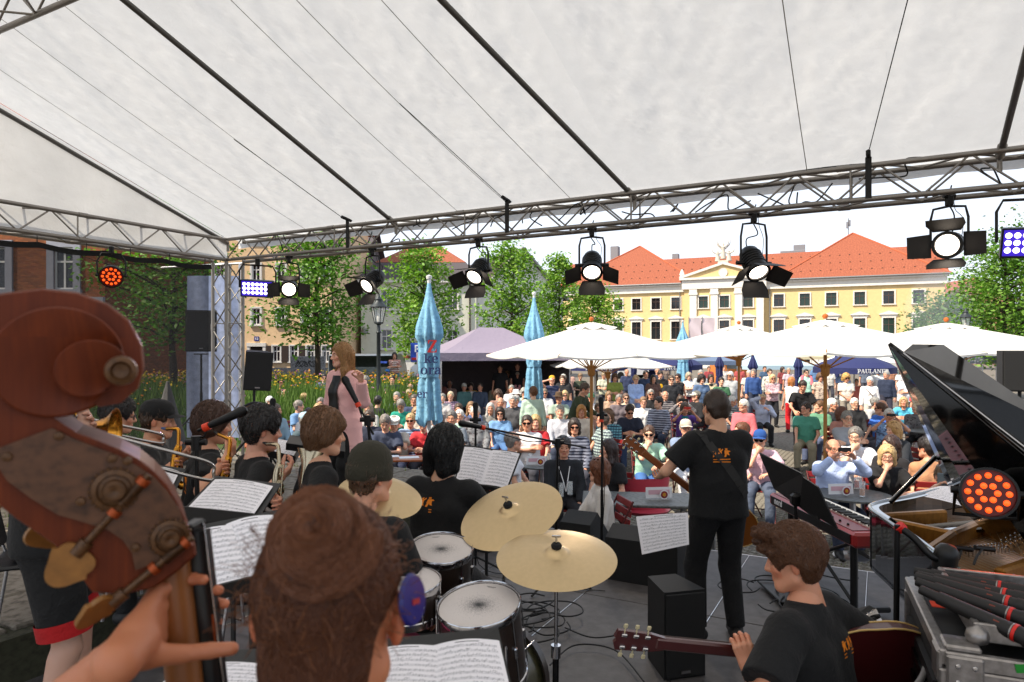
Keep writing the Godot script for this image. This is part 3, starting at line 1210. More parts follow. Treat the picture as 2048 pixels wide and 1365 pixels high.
func build_roof()->void:
	var lower:=3.72
	truss("long aluminium truss across the front of the stage",stg(.15,-.145,lower),stg(12.4,-.145,lower),BK,Vector3.UP)
	truss("aluminium truss along the scrim side of the stage",stg(-.145,.15,lower),stg(-.145,7.9,lower),RT,Vector3.UP)
	truss("aluminium truss at the piano end of the stage roof",stg(12.4,.15,lower),stg(12.4,7.9,lower),RT,Vector3.UP)
	truss("aluminium truss across the back of the stage roof",stg(.15,7.9,lower),stg(12.4,7.9,lower),BK,Vector3.UP)
	truss("square truss tower on the terrace between scrim and crowd",stg(-.145,-.145,TER),stg(-.145,-.145,lower-.02),RT,BK)
	truss("square truss tower beyond the grand piano",stg(12.4,-.145,.0),stg(12.4,-.145,lower-.02),RT,BK)
	truss("square truss tower behind the double bass",stg(-.145,7.9,TER),stg(-.145,7.9,lower-.02),RT,BK)
	truss("square truss tower behind the flight cases",stg(12.4,7.9,.0),stg(12.4,7.9,lower-.02),RT,BK)
	var tarp:=mat("tarpaulin",Color(.90,.90,.90),.7,.0,{"backlight_enabled": true,"backlight": Color(.88,.88,.88),"tex": "weave","bump": "crumple","heightmap_scale": 1.6,"uv1_scale": Vector3.ONE*.28,"uv1_world_triplanar": true})
	var canopy:=thing("roof_canopy","white tarpaulin stretched over the stage roof","canopy",C0)
	var o:=-C0
	for panel in 4:
		for slope in 2:
			var b:=B.new()
			var nx:=72 if slope==0 else 20
			var ny:=90 if slope==0 else 20
			b.grid(nx,ny,func(x,y):
				var t: float=panel*3.1+3.1*x/nx
				var s: float=slope*4.0+4.0*y/ny
				var sag:=sin(PI*x/nx)*sin(PI*y/ny)
				var r:=noise.get_noise_2d(t*40.0,s*15.0)*.025+absf(noise.get_noise_2d(t*170.0+s*30.0,s*40.0-t*20.0))*.02+absf(noise.get_noise_2d(t*30.0,s*210.0+t*60.0+50.0))*.014
				return o+stg(t,s-(.16 if slope==0 and y==0 else .0),roof_y(s)-.07*sag+r*minf(1.0,sag*4.0)))
			put("tarpaulin_panel",b.mesh(),tarp,canopy)
	var v:=B.new()
	v.grid(90,5,func(x,y): return o+stg(12.5*x/90.0,-.185-.012*sin(x*1.7)*y/5.0,4.05-.12*y/5.0+.01*sin(x*.9)))
	put("valance",v.mesh(),tarp,canopy)
	for e in 2:
		var gb:=B.new()
		var tt:=-.015 if e==0 else 12.42
		gb.grid(40,8,func(x,y):
			var s=8.0*x/40.0
			var bot:=3.74
			return o+stg(tt+.02*sin(x*1.3)*sin(PI*y/8.0),s,bot+(roof_y(s)-bot)*y/8.0))
		put("gable_sheet",gb.mesh(),tarp,canopy)
	var pole:=mat("rafter",Color(.42,.41,.40),.5,.5,{"tex": "patch"})
	for k in 5:
		for sl in 2:
			var s0:=.0 if sl==0 else 8.0
			var fan:=.0
			if k==2 and sl==0:
				fan=-.55
			var r:=thing("rafter",["dark metal roof rafter %s" % ["over the scrim side gable","next to the scrim side gable","running down to the middle of the front truss","over the grand piano","at the far piano end"][k],"dark metal roof rafter on the rear slope %s" % ["over the scrim side","next to the scrim side","over the double bass","over the flight cases","at the piano end"][k]][sl],"rafter",stg(k*3.1,s0,0),.0,"metal rafters of the stage roof")
			var ra:=stg(k*3.1,s0,roof_y(s0)-.06)-r.position
			var rb:=stg(k*3.1+fan*1.5,4.0,roof_y(4.0)-.09)-r.position
			stick("pole",ra,rb,.025,pole,r,12)
			put("socket",B.new().tube([ra+(rb-ra).normalized()*.02,ra+(rb-ra).normalized()*.16],.036,12).mesh(),mats["truss"],r)
			stick("hook",ra+Vector3(0,.0,0),ra+Vector3(0,-.12,0),.02,mats["truss"],r,8)
	truss("aluminium ridge truss at the top of the stage roof",stg(-.1,3.86,roof_y(4.0)-.42),stg(12.5,3.86,roof_y(4.0)-.42),BK,Vector3.UP)
	var seam:=mat("seam",Color(.62,.62,.60),.8)
	for k in 8:
		var t0: float=[.75,1.6,2.4,4.05,4.75,5.5,7.85,10.1][k]
		var t1: float=t0+[.0,.0,.0,-.1,-.3,-.45,.05,.2][k]
		var pts:=[]
		for j in 12:
			var s:=4.0*j/11.0
			var t:=lerpf(t0,t1,j/11.0)
			var x:=fmod(t,3.1)/3.1
			pts.append(o+stg(t,s,roof_y(s)-.07*sin(PI*x)*sin(PI*s/4.0)-.012))
		put("seam",B.new().tube(pts,.004,5,true,.5).mesh(),seam,canopy)
	var strapm:=mat("strap",Color(.05,.05,.055),.7)
	for k in 3:
		var t0: float=[2.45,4.78,8.35][k]
		var st:=thing("tie_strap",["black tie strap on the front truss nearest the tower","black tie strap on the front truss between two rafters","black tie strap on the front truss towards the piano"][k],"strap",stg(t0,.0,3.72),.0,"straps that tie the tarpaulin to the front truss")
		var w:=stg(t0,.0,3.72)
		stick("rope",stg(t0+[.0,-.15,.25][k],1.9,roof_y(1.9)-.1)-w,stg(t0,.25,roof_y(.25)-.05)-w,.004,strapm,st,5)
		stick("ratchet",stg(t0,.27,roof_y(.25)-.04)-w,stg(t0,.1,4.08)-w,.022,strapm,st,6)
		put("webbing",bx(Vector3(.05,.36,.012),.002),strapm,st,Transform3D(Basis(RT,Vector3.UP,BK),stg(t0,.165,3.9)-w))
func build_scrim()->void:
	var s:=thing("scrim","dark see-through gauze hung along the side of the stage","scrim",stg(-.1,.2,TER))
	var m:=mat("gauze",Color(.17,.17,.18,.70),.95,.0,{"transparency": BaseMaterial3D.TRANSPARENCY_ALPHA})
	var w:=s.position
	var b:=B.new()
	b.grid(30,20,func(x,y): return stg(-.1+.02*sin(x*.9),.25+7.6*x/30.0,3.62-.035*absf(sin(x*PI/3.0))+(TER+.05-3.62)*y/20.0)-w)
	put("gauze",b.mesh(),m,s)
	var hem:=B.new()
	hem.grid(60,2,func(x,y): return stg(-.085+.01*y,.22+7.65*x/60.0,3.66-.035*absf(sin(x*PI/6.0))-.035*y)-w)
	put("hem",hem.mesh(),mat("hem",Color(.04,.04,.04),.9),s)
	for k in 14:
		stick("tie",stg(-.05,.35+k*.55,3.64)-w,stg(-.05,.35+k*.55,3.74)-w,.006,mats["strap"],s,5)
func lamp_light(parent: Node,where: Vector3,dir: Vector3,c: Color,e: float,angle: float,size: float)->void:
	var l:=SpotLight3D.new()
	l.name="light"
	l.light_color=c
	l.light_energy=e
	l.spot_angle=angle
	l.spot_range=40.0
	l.spot_attenuation=2.0
	l.light_size=size
	l.shadow_enabled=true
	parent.add_child(l)
	l.transform=facing(where,-dir)
func spot(label: String,px: float,d: float,drop: float,aim: Vector3,wide:=1.0)->void:
	var hook:=at(px,0,d)
	hook.y=3.70
	var t:=thing("stage_spotlight",label,"spotlight",hook,.0,"barn door spotlights on the front truss")
	var blk:=mat("lamp_black",Color(.045,.045,.05),.45,.2,{"tex": "patch","bump": "fine","heightmap_scale": .03})
	var dk:=mat("barn_black",Color(.075,.06,.055),.6)
	var z:=aim.normalized()
	var c:=Vector3(0,-drop,0)
	var fr:=facing(c,z)
	put("clamp",B.new().box(Vector3(.05,.09,.06),Vector3(0,-.03,0),.01).tube([Vector3(-.05,.01,0),Vector3(.05,.01,0)],.018,8).mesh(),blk,t)
	var side:=fr.basis.x
	var yk:=B.new()
	var yw:=.135*wide
	var pts:=[c-side*yw,c-side*yw+Vector3(0,drop*.55,0),Vector3(0,-.09,0)-side*(yw-.02),Vector3(0,-.075,0),Vector3(0,-.09,0)+side*(yw-.02),c+side*yw+Vector3(0,drop*.55,0),c+side*yw]
	yk.tube(pts,.011,8)
	put("yoke",yk.mesh(),blk,t)
	for s in [-1.0,1.0]:
		stick("tilt_knob",c+side*s*yw*.8,c+side*s*(yw+.045),.02,blk,t,8)
	var hx:=Transform3D(fr.basis*Basis(Vector3.RIGHT,PI/2),c)
	var hb:=B.new()
	hb.lathe([Vector2(.0,-.19),Vector2(.06,-.185),Vector2(.09,-.15),Vector2(.1,-.1)],20,hx)
	for k in 5:
		hb.lathe([Vector2(.1,-.1+k*.03),Vector2(.108,-.095+k*.03),Vector2(.108,-.08+k*.03),Vector2(.1,-.075+k*.03),Vector2(.1,-.07+k*.03)],20,hx)
	hb.lathe([Vector2(.1,.05),Vector2(.102,.1),Vector2(.115,.105),Vector2(.115,.135),Vector2(.09,.135),Vector2(.085,.12)],20,hx)
	put("housing",hb.mesh(),blk,t)
	var lens:=mat("lamp_lens",Color(1,.95,.9),.3,.0,{"emission_enabled": true,"emission": Color(1.0,.93,.85),"emission_energy_multiplier": 5.0})
	put("lens",B.new().lathe([Vector2(.088,.118),Vector2(.06,.13),Vector2(.0,.135)],20,hx).mesh(),lens,t)
	for k in 4:
		var turn:=Basis(z,k*PI/2)*fr.basis
		var up:=turn.y
		var w0:=.1
		var w1:=.14 if k % 2==0 else .095
		var ln:=.17 if k % 2==0 else .19
		var out: float=[.5,.85,.35,.85][k]
		var dir:=(up*out+z*(1.0-out*.55)).normalized()
		var p0:=c+z*.125+up*.115
		var door:=B.new()
		var nn:=turn.x.cross(dir).normalized()*.002
		var q:=[p0-turn.x*w0,p0+turn.x*w0,p0+turn.x*w1+dir*ln*.55,p0+turn.x*w1*.95+dir*ln,p0-turn.x*w1*.95+dir*ln,p0-turn.x*w1+dir*ln*.55]
		for sgn in [1.0,-1.0]:
			var a: Array=q.map(func(e): return e+nn*sgn)
			if sgn<0:
				a.reverse()
			door.quad(a[0],a[1],a[2],a[5])
			door.quad(a[5],a[2],a[3],a[4])
		put("barn_door",door.mesh(),dk,t)
	hose("cable",[c-z*.17,c-z*.2+Vector3(0,.1,0),Vector3(.03,-drop*.4,.02),Vector3(-.03,-.05,.04),Vector3(.02,.1,.0)],.006,mats["strap"],t)
	hose("safety_wire",[c+side*.08,c+side*.1+Vector3(0,drop*.5,0),Vector3(.05,-.1,0),Vector3(.04,.02,0)],.003,mats["strap"],t)
	lamp_light(t,c+z*.15,z,Color(1.0,.92,.82),1.2,32.0,.09)
func led_panel(label: String,px: float,d: float,drop: float,aim: Vector3,cols: int,rows: int,tiltz:=.0)->void:
	var hook:=at(px,0,d)
	hook.y=3.70
	var t:=thing("led_wash_light",label,"led panel",hook,.0,"led panels on the front truss")
	var blk=mats["lamp_black"]
	var z:=aim.normalized()
	var c:=Vector3(0,-drop,0)
	var fr:=facing(c,z)
	fr.basis=fr.basis*Basis(Vector3.BACK,tiltz)
	var w:=cols*.058+.04
	var h:=rows*.06+.06
	put("clamp",bx(Vector3(.06,.1,.06),.01),blk,t,tf(Vector3(0,-.03,0)))
	var sx:=fr.basis.x
	put("yoke",B.new().tube([c-sx*(w/2+.025),c-sx*(w/2+.025)+Vector3(0,drop*.6,0),Vector3(0,-.075,0)-sx*(w/2-.02),Vector3(0,-.075,0)+sx*(w/2-.02),c+sx*(w/2+.025)+Vector3(0,drop*.6,0),c+sx*(w/2+.025)],.012,8).mesh(),blk,t)
	put("housing",bx(Vector3(w,h,.08),.012),blk,t,fr)
	put("rim",B.new().box(Vector3(w,.014,.03),Vector3(0,h/2-.007,.05)).box(Vector3(w,.014,.03),Vector3(0,-h/2+.007,.05)).box(Vector3(.014,h-.03,.03),Vector3(w/2-.007,0,.05)).box(Vector3(.014,h-.03,.03),Vector3(-w/2+.007,0,.05)).mesh(),blk,t,fr)
	put("led_face",bx(Vector3(w-.03,h-.03,.004)),mat("led_face",Color(.14,.1,.3),.4,.0,{"emission_enabled": true,"emission": Color(.22,.12,.75),"emission_energy_multiplier": .7}),t,fr*tf(Vector3(0,0,.043)))
	var lm:=mat("led_lens",Color(.95,.92,1.0),.2,.0,{"emission_enabled": true,"emission": Color(.93,.88,1.0),"emission_energy_multiplier": 3.0})
	for i in cols:
		for j in rows:
			put("led_bulb",shared_b("ledbulb",func(): return B.new().lathe([Vector2(.023,.0),Vector2(.02,.01),Vector2(.0,.015)],12,Transform3D(Basis(Vector3.RIGHT,PI/2),Vector3.ZERO))),lm,t,fr*tf(Vector3((i-(cols-1)/2.0)*.058,(j-(rows-1)/2.0)*.06,.046)))
	lamp_light(t,c+z*.09,z,Color(.82,.75,1.0),.6,40.0,.1)
func par_can(label: String,where: Vector3,c: Vector3,aim: Vector3,r: float,on_floor: bool)->void:
	var t:=thing("led_par_can",label,"par light",where,.0,"round led par lights glowing orange")
	var blk=mats["lamp_black"]
	var z:=aim.normalized()
	var fr:=facing(c,z)
	var hx:=Transform3D(fr.basis*Basis(Vector3.RIGHT,PI/2),c)
	put("housing",B.new().lathe([Vector2(.0,-.11),Vector2(r*.75,-.1),Vector2(r*.95,-.06),Vector2(r,.05),Vector2(r*1.06,.055),Vector2(r*1.06,.075),Vector2(r*.96,.075),Vector2(r*.95,.045)],26,hx).mesh(),blk,t)
	put("face_plate",B.new().lathe([Vector2(r*.95,.045),Vector2(.0,.046)],26,hx).mesh(),mat("par_face",Color(.10,.03,.02),.4,.0,{"emission_enabled": true,"emission": Color(.8,.12,.02),"emission_energy_multiplier": .06}),t)
	var lm:=mat("led_orange",Color(1.0,.5,.2),.3,.0,{"emission_enabled": true,"emission": Color(1.0,.30,.06),"emission_energy_multiplier": .85})
	for ring in [[6,.32],[12,.72]]:
		for k in ring[0]:
			var w: float=TAU*k/ring[0]
			put("led_bulb",shared_b("parbulb%.3f" % r,func(): return B.new().lathe([Vector2(r*.13,.0),Vector2(r*.11,r*.07),Vector2(.0,r*.1)],12,Transform3D(Basis(Vector3.RIGHT,PI/2),Vector3.ZERO))),lm,t,fr*tf(Vector3(cos(w)*r*ring[1],sin(w)*r*ring[1],.046)))
	var sx:=fr.basis.x
	if not on_floor:
		put("clamp",bx(Vector3(.05,.1,.05),.01),blk,t,tf(Vector3(0,-.02,0)))
		put("yoke",B.new().tube([c-sx*r*1.15,c-sx*r*1.2+Vector3(0,-c.y*.5,0),Vector3(0,-.06,0)-sx*r*.8,Vector3(0,-.06,0)+sx*r*.8,c+sx*r*1.2+Vector3(0,-c.y*.5,0),c+sx*r*1.15],.01,7).mesh(),blk,t)
	else:
		put("yoke",B.new().tube([c-sx*r*1.12,c-sx*r*1.15-fr.basis.y*r*1.1-z*.1,c+sx*r*1.15-fr.basis.y*r*1.1-z*.1,c+sx*r*1.12],.01,7).mesh(),blk,t)
	for s in [-1.0,1.0]:
		stick("tilt_knob",c+sx*s*r,c+sx*s*(r*1.3),.018,blk,t,8)
	lamp_light(t,c+z*.1,z,Color(1.0,.36,.1),.06,40.0,r)
func build_lamps()->void:
	var cam:=Vector3(0,2.2,0)
	mat("lamp_black",Color(.045,.045,.05),.45,.2,{"tex": "patch","bump": "fine","heightmap_scale": .03})
	var dof := func(px: float) -> float:
		var k:=(px-1024.0)/F
		var t: float=(k*10.0-C0.x)/(RT.x+k*RT.z)
		return 10.0-RT.z*t
	spot("barn door spotlight hanging beside the violet led panel by the tower",578,dof.call(578),.42,Vector3(.3,-.3,1))
	spot("barn door spotlight above the street lantern",745,dof.call(745),.4,Vector3(-.55,-.65,.75))
	spot("barn door spotlight in front of the orange roof, between two trees",957,dof.call(957),.36,Vector3(-.45,-.75,.75))
	spot("barn door spotlight in front of the end of the orange roofed palace",1184,dof.call(1184),.38,Vector3(-.1,-.75,.8))
	spot("barn door spotlight in front of the palace pediment",1508,dof.call(1508),.46,Vector3(.15,-.9,.75))
	spot("barn door spotlight shining straight ahead against the white sky",1899,dof.call(1899),.4,Vector3(-.78,-.18,.95))
	led_panel("wide led panel glowing violet white beside the truss tower",515,dof.call(515),.4,Vector3(.15,-.25,1),7,3,-.04)
	led_panel("led panel glowing violet white at the picture's edge over the piano",2060,dof.call(2060),.42,Vector3(-.6,-.3,1),6,3,-.06)
	var sc:=stg(-.1,3.2,0)
	var d:=.0
	var k2:=(222.0-1024.0)/F
	var s2: float=(10.0*k2-C0.x)/(BK.x+k2*BK.z)
	d=10.0-BK.z*s2
	var hp:=at(222,0,d)
	hp.y=3.68
	par_can("round led par light glowing orange under the scrim side truss",hp,Vector3(.02,-.34,.03),Vector3(.45,-.35,.9),.13,false)
	rng.seed=11
	var cb:=thing("cable_run","black cables looped along the front truss","cable",stg(0,0,3.72))
	var w:=cb.position
	for k in 26:
		var t:=.8+k*.44+rng.randf_range(-.15,.15)
		var p:=stg(t,rng.randf_range(-.1,.1),3.75+rng.randf_range(0,.2))-w
		var pts:=[p]
		for j in 4:
			p+=RT*rng.randf_range(-.05,.2)+Vector3(0,rng.randf_range(-.17,.17),0)+BK*rng.randf_range(-.06,.06)
			p.y=clampf(p.y,.02,.32)
			pts.append(p)
		hose("cable_loop",pts,.007,mats["strap"],cb)
	hose("cable_loop",[stg(7.0,0,4.03)-w,stg(8.0,.05,4.06)-w,stg(9.0,.0,4.04)-w,stg(10.4,.05,4.07)-w,stg(12,0,4.03)-w],.009,mats["strap"],cb)
func along(px: float, L: Vector3, xh: Vector3) -> float:
	var k:=(px-1024.0)/F
	return (-k*L.z-L.x)/(xh.x+k*xh.z)
func window(house: Node3D,u: float,y0: float,y1: float,w: float,fr: Material,gl: Material,o:={})->void:
	var h:=y1-y0
	var s: float=o.get("surround",.16)
	var win:=put("window",bx(Vector3(w,h,.04)),gl,house,tf(Vector3(u,(y0+y1)/2,-.10+float(o.get("z",.0)))))
	var sur:=B.new()
	if s>0:
		sur.box(Vector3(w+2*s,s,.2),Vector3(0,h/2+s/2,.1))
		sur.box(Vector3(w+2*s+.12,s*.8,.28),Vector3(0,-h/2-s*.4,.12))
		for e in [-1.0,1.0]:
			sur.box(Vector3(s,h,.2),Vector3(e*(w/2+s/2),0,.1))
		put("surround",sur.mesh(),fr,win)
	var bar:=B.new()
	var bw: float=o.get("bar",.06)
	bar.box(Vector3(bw,h,.05),Vector3(0,0,.04))
	bar.box(Vector3(w,bw,.05),Vector3(0,h*float(o.get("split",.16)),.041))
	for e in [-1.0,1.0]:
		bar.box(Vector3(bw,h,.05),Vector3(e*(w/2-bw/2),0,.042))
		bar.box(Vector3(w,bw,.05),Vector3(0,e*(h/2-bw/2),.043))
	put("frame",bar.mesh(),o.get("barm",fr),win)
	if o.has("shutter"):
		for e in [-1.0,1.0]:
			put("shutter",bx(Vector3(w*.62,h*1.02,.05),.01),o.shutter,win,tf(Vector3(e*(w*.5+s+w*.33),0,.2)))
	if o.has("pediment"):
		var pw:=w+2*s+.6
		put("pediment",B.new().prism(PackedVector2Array([Vector2(-pw/2,0),Vector2(pw/2,0),Vector2(pw/2,.1),Vector2(0,.5),Vector2(-pw/2,.1)]),.3,tf(Vector3(0,h/2+s+.25,.2))).box(Vector3(pw-.3,.25,.16),Vector3(0,h/2+s+.125,.12)).mesh(),fr,win)
func wall_with(house: Node3D,called: String,x0: float,x1: float,y0: float,y1: float,holes: Array,m: Material,depth:=10.0)->void:
	var b:=B.new()
	var ys:=[y0,y1]
	for h in holes:
		for e in [h[1],h[2]]:
			if not ys.has(e):
				ys.append(e)
	ys.sort()
	for k in ys.size()-1:
		var a: float=ys[k]
		var c: float=ys[k+1]
		var cuts:=[]
		for h in holes:
			if h[1]<=a+.001 and h[2]>=c-.001:
				cuts.append([h[0]-h[3]/2,h[0]+h[3]/2])
		cuts.sort()
		var x:=x0
		for q in cuts:
			b.quad(Vector3(x,a,0),Vector3(q[0],a,0),Vector3(q[0],c,0),Vector3(x,c,0))
			x=q[1]
		b.quad(Vector3(x,a,0),Vector3(x1,a,0),Vector3(x1,c,0),Vector3(x,c,0))
	for h in holes:
		var l: float=h[0]-h[3]/2
		var r: float=h[0]+h[3]/2
		var z:=-.2
		b.quad(Vector3(l,h[1],0),Vector3(l,h[1],z),Vector3(l,h[2],z),Vector3(l,h[2],0))
		b.quad(Vector3(r,h[1],z),Vector3(r,h[1],0),Vector3(r,h[2],0),Vector3(r,h[2],z))
		b.quad(Vector3(l,h[2],z),Vector3(r,h[2],z),Vector3(r,h[2],0),Vector3(l,h[2],0))
		b.quad(Vector3(l,h[1],0),Vector3(r,h[1],0),Vector3(r,h[1],z),Vector3(l,h[1],z))
	b.quad(Vector3(x1,y0,0),Vector3(x1,y0,-depth),Vector3(x1,y1,-depth),Vector3(x1,y1,0))
	b.quad(Vector3(x0,y0,-depth),Vector3(x0,y0,0),Vector3(x0,y1,0),Vector3(x0,y1,-depth))
	b.quad(Vector3(x1,y0,-depth),Vector3(x0,y0,-depth),Vector3(x0,y1,-depth),Vector3(x1,y1,-depth))
	put(called,b.mesh(),m,house)
func wallmat(key: String,c: Color)->StandardMaterial3D:
	return mat(key,c,.92,.0,{"tex": "weave","bump": "fine","heightmap_scale": .6,"uv1_scale": Vector3.ONE*.12})
func build_palace()->void:
	var L:=Vector3(14.3,0,-102)
	var xh:=Vector3(.9185,0,.3954)
	var p:=thing("palace","long yellow palace with orange tiled roof and white pediment","building",L)
	p.transform=Transform3D(Basis(xh,Vector3.UP,Vector3(-.3954,0,.9185)),L)
	var yel:=wallmat("palace_yellow",Color(.85,.74,.53))
	var wht:=wallmat("palace_white",Color(.86,.84,.81))
	var roof:=mat("roof_orange",Color(.66,.37,.25),.85,.0,{"tex": "roof","bump": "fine","heightmap_scale": 2.0,"uv1_scale": Vector3.ONE*.16})
	var glass:=mat("palace_glass",Color(.10,.11,.12),.08,.0,{"metallic_specular": .6})
	var gren:=mat("palace_glass_green",Color(.13,.2,.17),.08)
	var barm:=mat("palace_bar",Color(.30,.22,.18),.6)
	var EV:=11.8
	var cols:=[1237,1273,1312,1352,1558,1610,1663,1720,1778,1838]
	var holes:=[]
	var us:=[]
	for c in cols:
		us.append(along(c,L,xh))
	us.push_front(us[0]-3.4)
	us.push_front(us[0]-3.4)
	for u in us:
		holes.append([u,8.5,10.15,1.25])
		holes.append([u,4.15,6.7,1.3])
		holes.append([u,.9,2.9,1.3])
	wall_with(p,"wall",-7.2,43.3,3.55,EV-.9,holes.filter(func(h): return h[1]>3),yel,16.0)
	wall_with(p,"plinth_wall",-7.2,43.3,.0,3.55,holes.filter(func(h): return h[1]<3),wht,16.0)
	for u in us:
		window(p,u,8.5,10.15,1.25,wht,gren if int(u) % 3==0 else glass,{"barm": barm})
		window(p,u,4.15,6.7,1.3,wht,gren if int(u) % 4==1 else glass,{"barm": barm,"pediment": true})
		window(p,u,.9,2.9,1.3,wht,glass,{"barm": barm})
	put("cornice",B.new().box(Vector3(50.9,.9,.35),Vector3(18.05,EV-.45,.12)).box(Vector3(51.3,.25,.7),Vector3(18.05,EV+.1,.25)).mesh(),wht,p)
	put("cornice",bx(Vector3(.35,.9,16.0)),wht,p,tf(Vector3(43.4,EV-.45,-8.2)))
	put("string_course",bx(Vector3(50.8,.3,.2)),wht,p,tf(Vector3(18.05,3.6,.08)))
	put("gutter",B.new().tube([Vector3(-7.6,EV+.28,.72),Vector3(43.8,EV+.28,.72)],.12,8).mesh(),mat("zinc",Color(.5,.5,.5),.5,.6),p)
	var rb:=B.new()
	var e:=EV+.3
	var f:=.7
	rb.quad(Vector3(-7.6,e,f),Vector3(43.7,e,f),Vector3(43.7,16.4,-4.95),Vector3(-7.6,16.4,-4.95))
	rb.quad(Vector3(43.7,16.4,-4.95),Vector3(43.7,e,-16.6),Vector3(-7.6,e,-16.6),Vector3(-7.6,16.4,-4.95))
	var rf:=put("roof",rb.mesh(),roof,p)
	for w in [[3.0,-7.8,13.6],[33.5,23.4,43.9]]:
		var b:=B.new()
		var ap:=Vector3(w[0],19.2,-8.6)
		var q:=[Vector3(w[1],e+.02,f+.03),Vector3(w[2],e+.02,f+.03),Vector3(w[2],e+.02,-18.0),Vector3(w[1],e+.02,-18.0)]
		for k in 4:
			b.tri(q[k],q[(k+1) % 4],ap)
		put("pavilion_roof",b.mesh(),roof,p)
		for k in 2:
			put("hip_ridge",B.new().tube([q[k],ap],.13,6).mesh(),mat("roof_ridge",Color(.66,.33,.2),.85),p)
	for row in 3:
		for k in 40:
			var u:=-5.0+k*1.22
			var s:=.25+row*.27
			put("roof_hook",bx(Vector3(.16,.08,.22)),barm,p,tf(Vector3(u,lerpf(e,16.4,s)+.06,lerpf(f,-4.95,s))))
	var u0:=along(1370,L,xh)
	var u1:=along(1529,L,xh)
	var um:=(u0+u1)/2
	var hw:=(u1-u0)/2
	var ph:=[]
	var pw:=[]
	for c in [1408,1450,1497]:
		pw.append(along(c,L,xh))
		ph.append([along(c,L,xh),8.5,10.15,1.25])
		ph.append([along(c,L,xh),4.15,6.7,1.3])
	var port:=Node3D.new()
	port.name="portico"
	p.add_child(port)
	port.position=Vector3(0,0,.5)
	var pm:=B.new()
	pm.box(Vector3(hw*2,3.5,.5),Vector3(um,1.75,-.25))
	put("base",pm.mesh(),wht,port)
	wall_with(port,"portico_wall",u0,u1,3.5,EV-.6,ph,yel,.48)
	for u in pw:
		window(port,u,8.5,10.15,1.25,wht,gren,{"barm": barm})
		window(port,u,4.15,6.7,1.3,wht,glass,{"barm": barm,"pediment": true})
	for c in [1388,1430,1478,1521]:
		var u:=along(c,L,xh)
		put("pilaster",B.new().box(Vector3(.95,7.0,.3),Vector3(u,7.0,.12)).box(Vector3(1.25,.5,.45),Vector3(u,3.75,.15)).box(Vector3(1.2,.35,.42),Vector3(u,10.55,.15)).box(Vector3(1.05,.5,.4),Vector3(u,10.9,.13)).mesh(),wht,port)
	put("entablature",B.new().box(Vector3(hw*2+.6,1.3,.6),Vector3(um,EV+.05,.05)).box(Vector3(hw*2+1.2,.3,1.0),Vector3(um,EV+.85,.15)).mesh(),wht,port)
	put("tympanum",B.new().prism(PackedVector2Array([Vector2(-hw-.4,0),Vector2(hw+.4,0),Vector2(0,1.75)]),.5,tf(Vector3(um,EV+1.0,.1))).mesh(),yel,port)
	for sg in [-1.0,1.0]:
		put("raking_cornice",B.new().box(Vector3(hw+.9,.32,1.0),Vector3.ZERO,.0).mesh(),wht,port,Transform3D(Basis(Vector3.BACK,-sg*atan2(1.8,hw+.5)),Vector3(um+sg*(hw/2+.28),EV+1.95,.15)))
		put("acroterion",B.new().lathe([Vector2(.35,0),Vector2(.3,.4),Vector2(.38,.5),Vector2(.25,.9),Vector2(.12,1.2),Vector2(0,1.3)],10,tf(Vector3(um+sg*(hw+.3),EV+1.0,.1))).mesh(),wht,port)
	put("medallion",B.new().lathe([Vector2(.62,0),Vector2(.6,.15),Vector2(.45,.1),Vector2(0,.16)],16,Transform3D(Basis(Vector3.RIGHT,PI/2),Vector3(um,EV+1.6,.35))).mesh(),wht,port)
	var sc:=B.new()
	var sp:=Vector3(um,EV+2.9,.0)
	sc.box(Vector3(1.4,.5,.8),sp+Vector3(0,.1,0),.05)
	for q in [[-.75,.0,1.5],[.75,.0,1.5],[.0,.3,2.3]]:
		var c: Vector3=sp+Vector3(q[0],q[1]+.3,0)
		var hh: float=q[2]
		sc.lathe([Vector2(.38,0),Vector2(.3,hh*.35),Vector2(.22,hh*.55),Vector2(.3,hh*.72),Vector2(.12,hh*.8),Vector2(.16,hh*.9),Vector2(.0,hh)],10,tf(c))
		for s in [-1.0,1.0]:
			sc.tube([c+Vector3(s*.22,hh*.72,0),c+Vector3(s*.6,hh*.85,.1),c+Vector3(s*.75,hh*1.1,.1)],[.1,.09,.05],6)
	for s in [-1.0,1.0]:
		sc.tube([sp+Vector3(s*.25,2.0,-.2),sp+Vector3(s*.8,2.6,-.25),sp+Vector3(s*1.0,3.3,-.25)],[.3,.25,.08],7,true,.3)
	put("sculpture",sc.mesh(),mat("palace_stone",Color(.74,.71,.66),.9,.0,{"bump": "stain","heightmap_scale": 4.0}),port)
	put("chimney",B.new().box(Vector3(1.3,3.2,1.3),Vector3(-1.4,18.0,-10),.05).mesh(),mat("chimney",Color(.48,.48,.5),.8),rf)
	put("chimney",B.new().box(Vector3(3.4,1.1,1.6),Vector3(25.6,16.6,-9),.05).box(Vector3(1.6,1.5,1.2),Vector3(26.5,17.3,-9.5),.05).mesh(),mats["chimney"],rf)
	put("chimney",B.new().box(Vector3(1.0,1.4,1.0),Vector3(8.6,17.0,-9),.05).mesh(),mats["chimney"],rf)
	put("mast",B.new().tube([Vector3(33.0,18.6,-10),Vector3(33.0,21.6,-10)],.07,6).box(Vector3(.25,.9,.2),Vector3(32.85,20.6,-9.9)).box(Vector3(.25,.9,.2),Vector3(33.2,20.9,-10.1)).mesh(),mats["chimney"],rf)
	put("downpipe",B.new().tube([Vector3(u1+.7,0,.12),Vector3(u1+.7,EV,.12)],.08,6).mesh(),mats["zinc"],p)
	put("downpipe",B.new().tube([Vector3(u0-.7,0,.12),Vector3(u0-.7,EV,.12)],.08,6).mesh(),mats["zinc"],p)
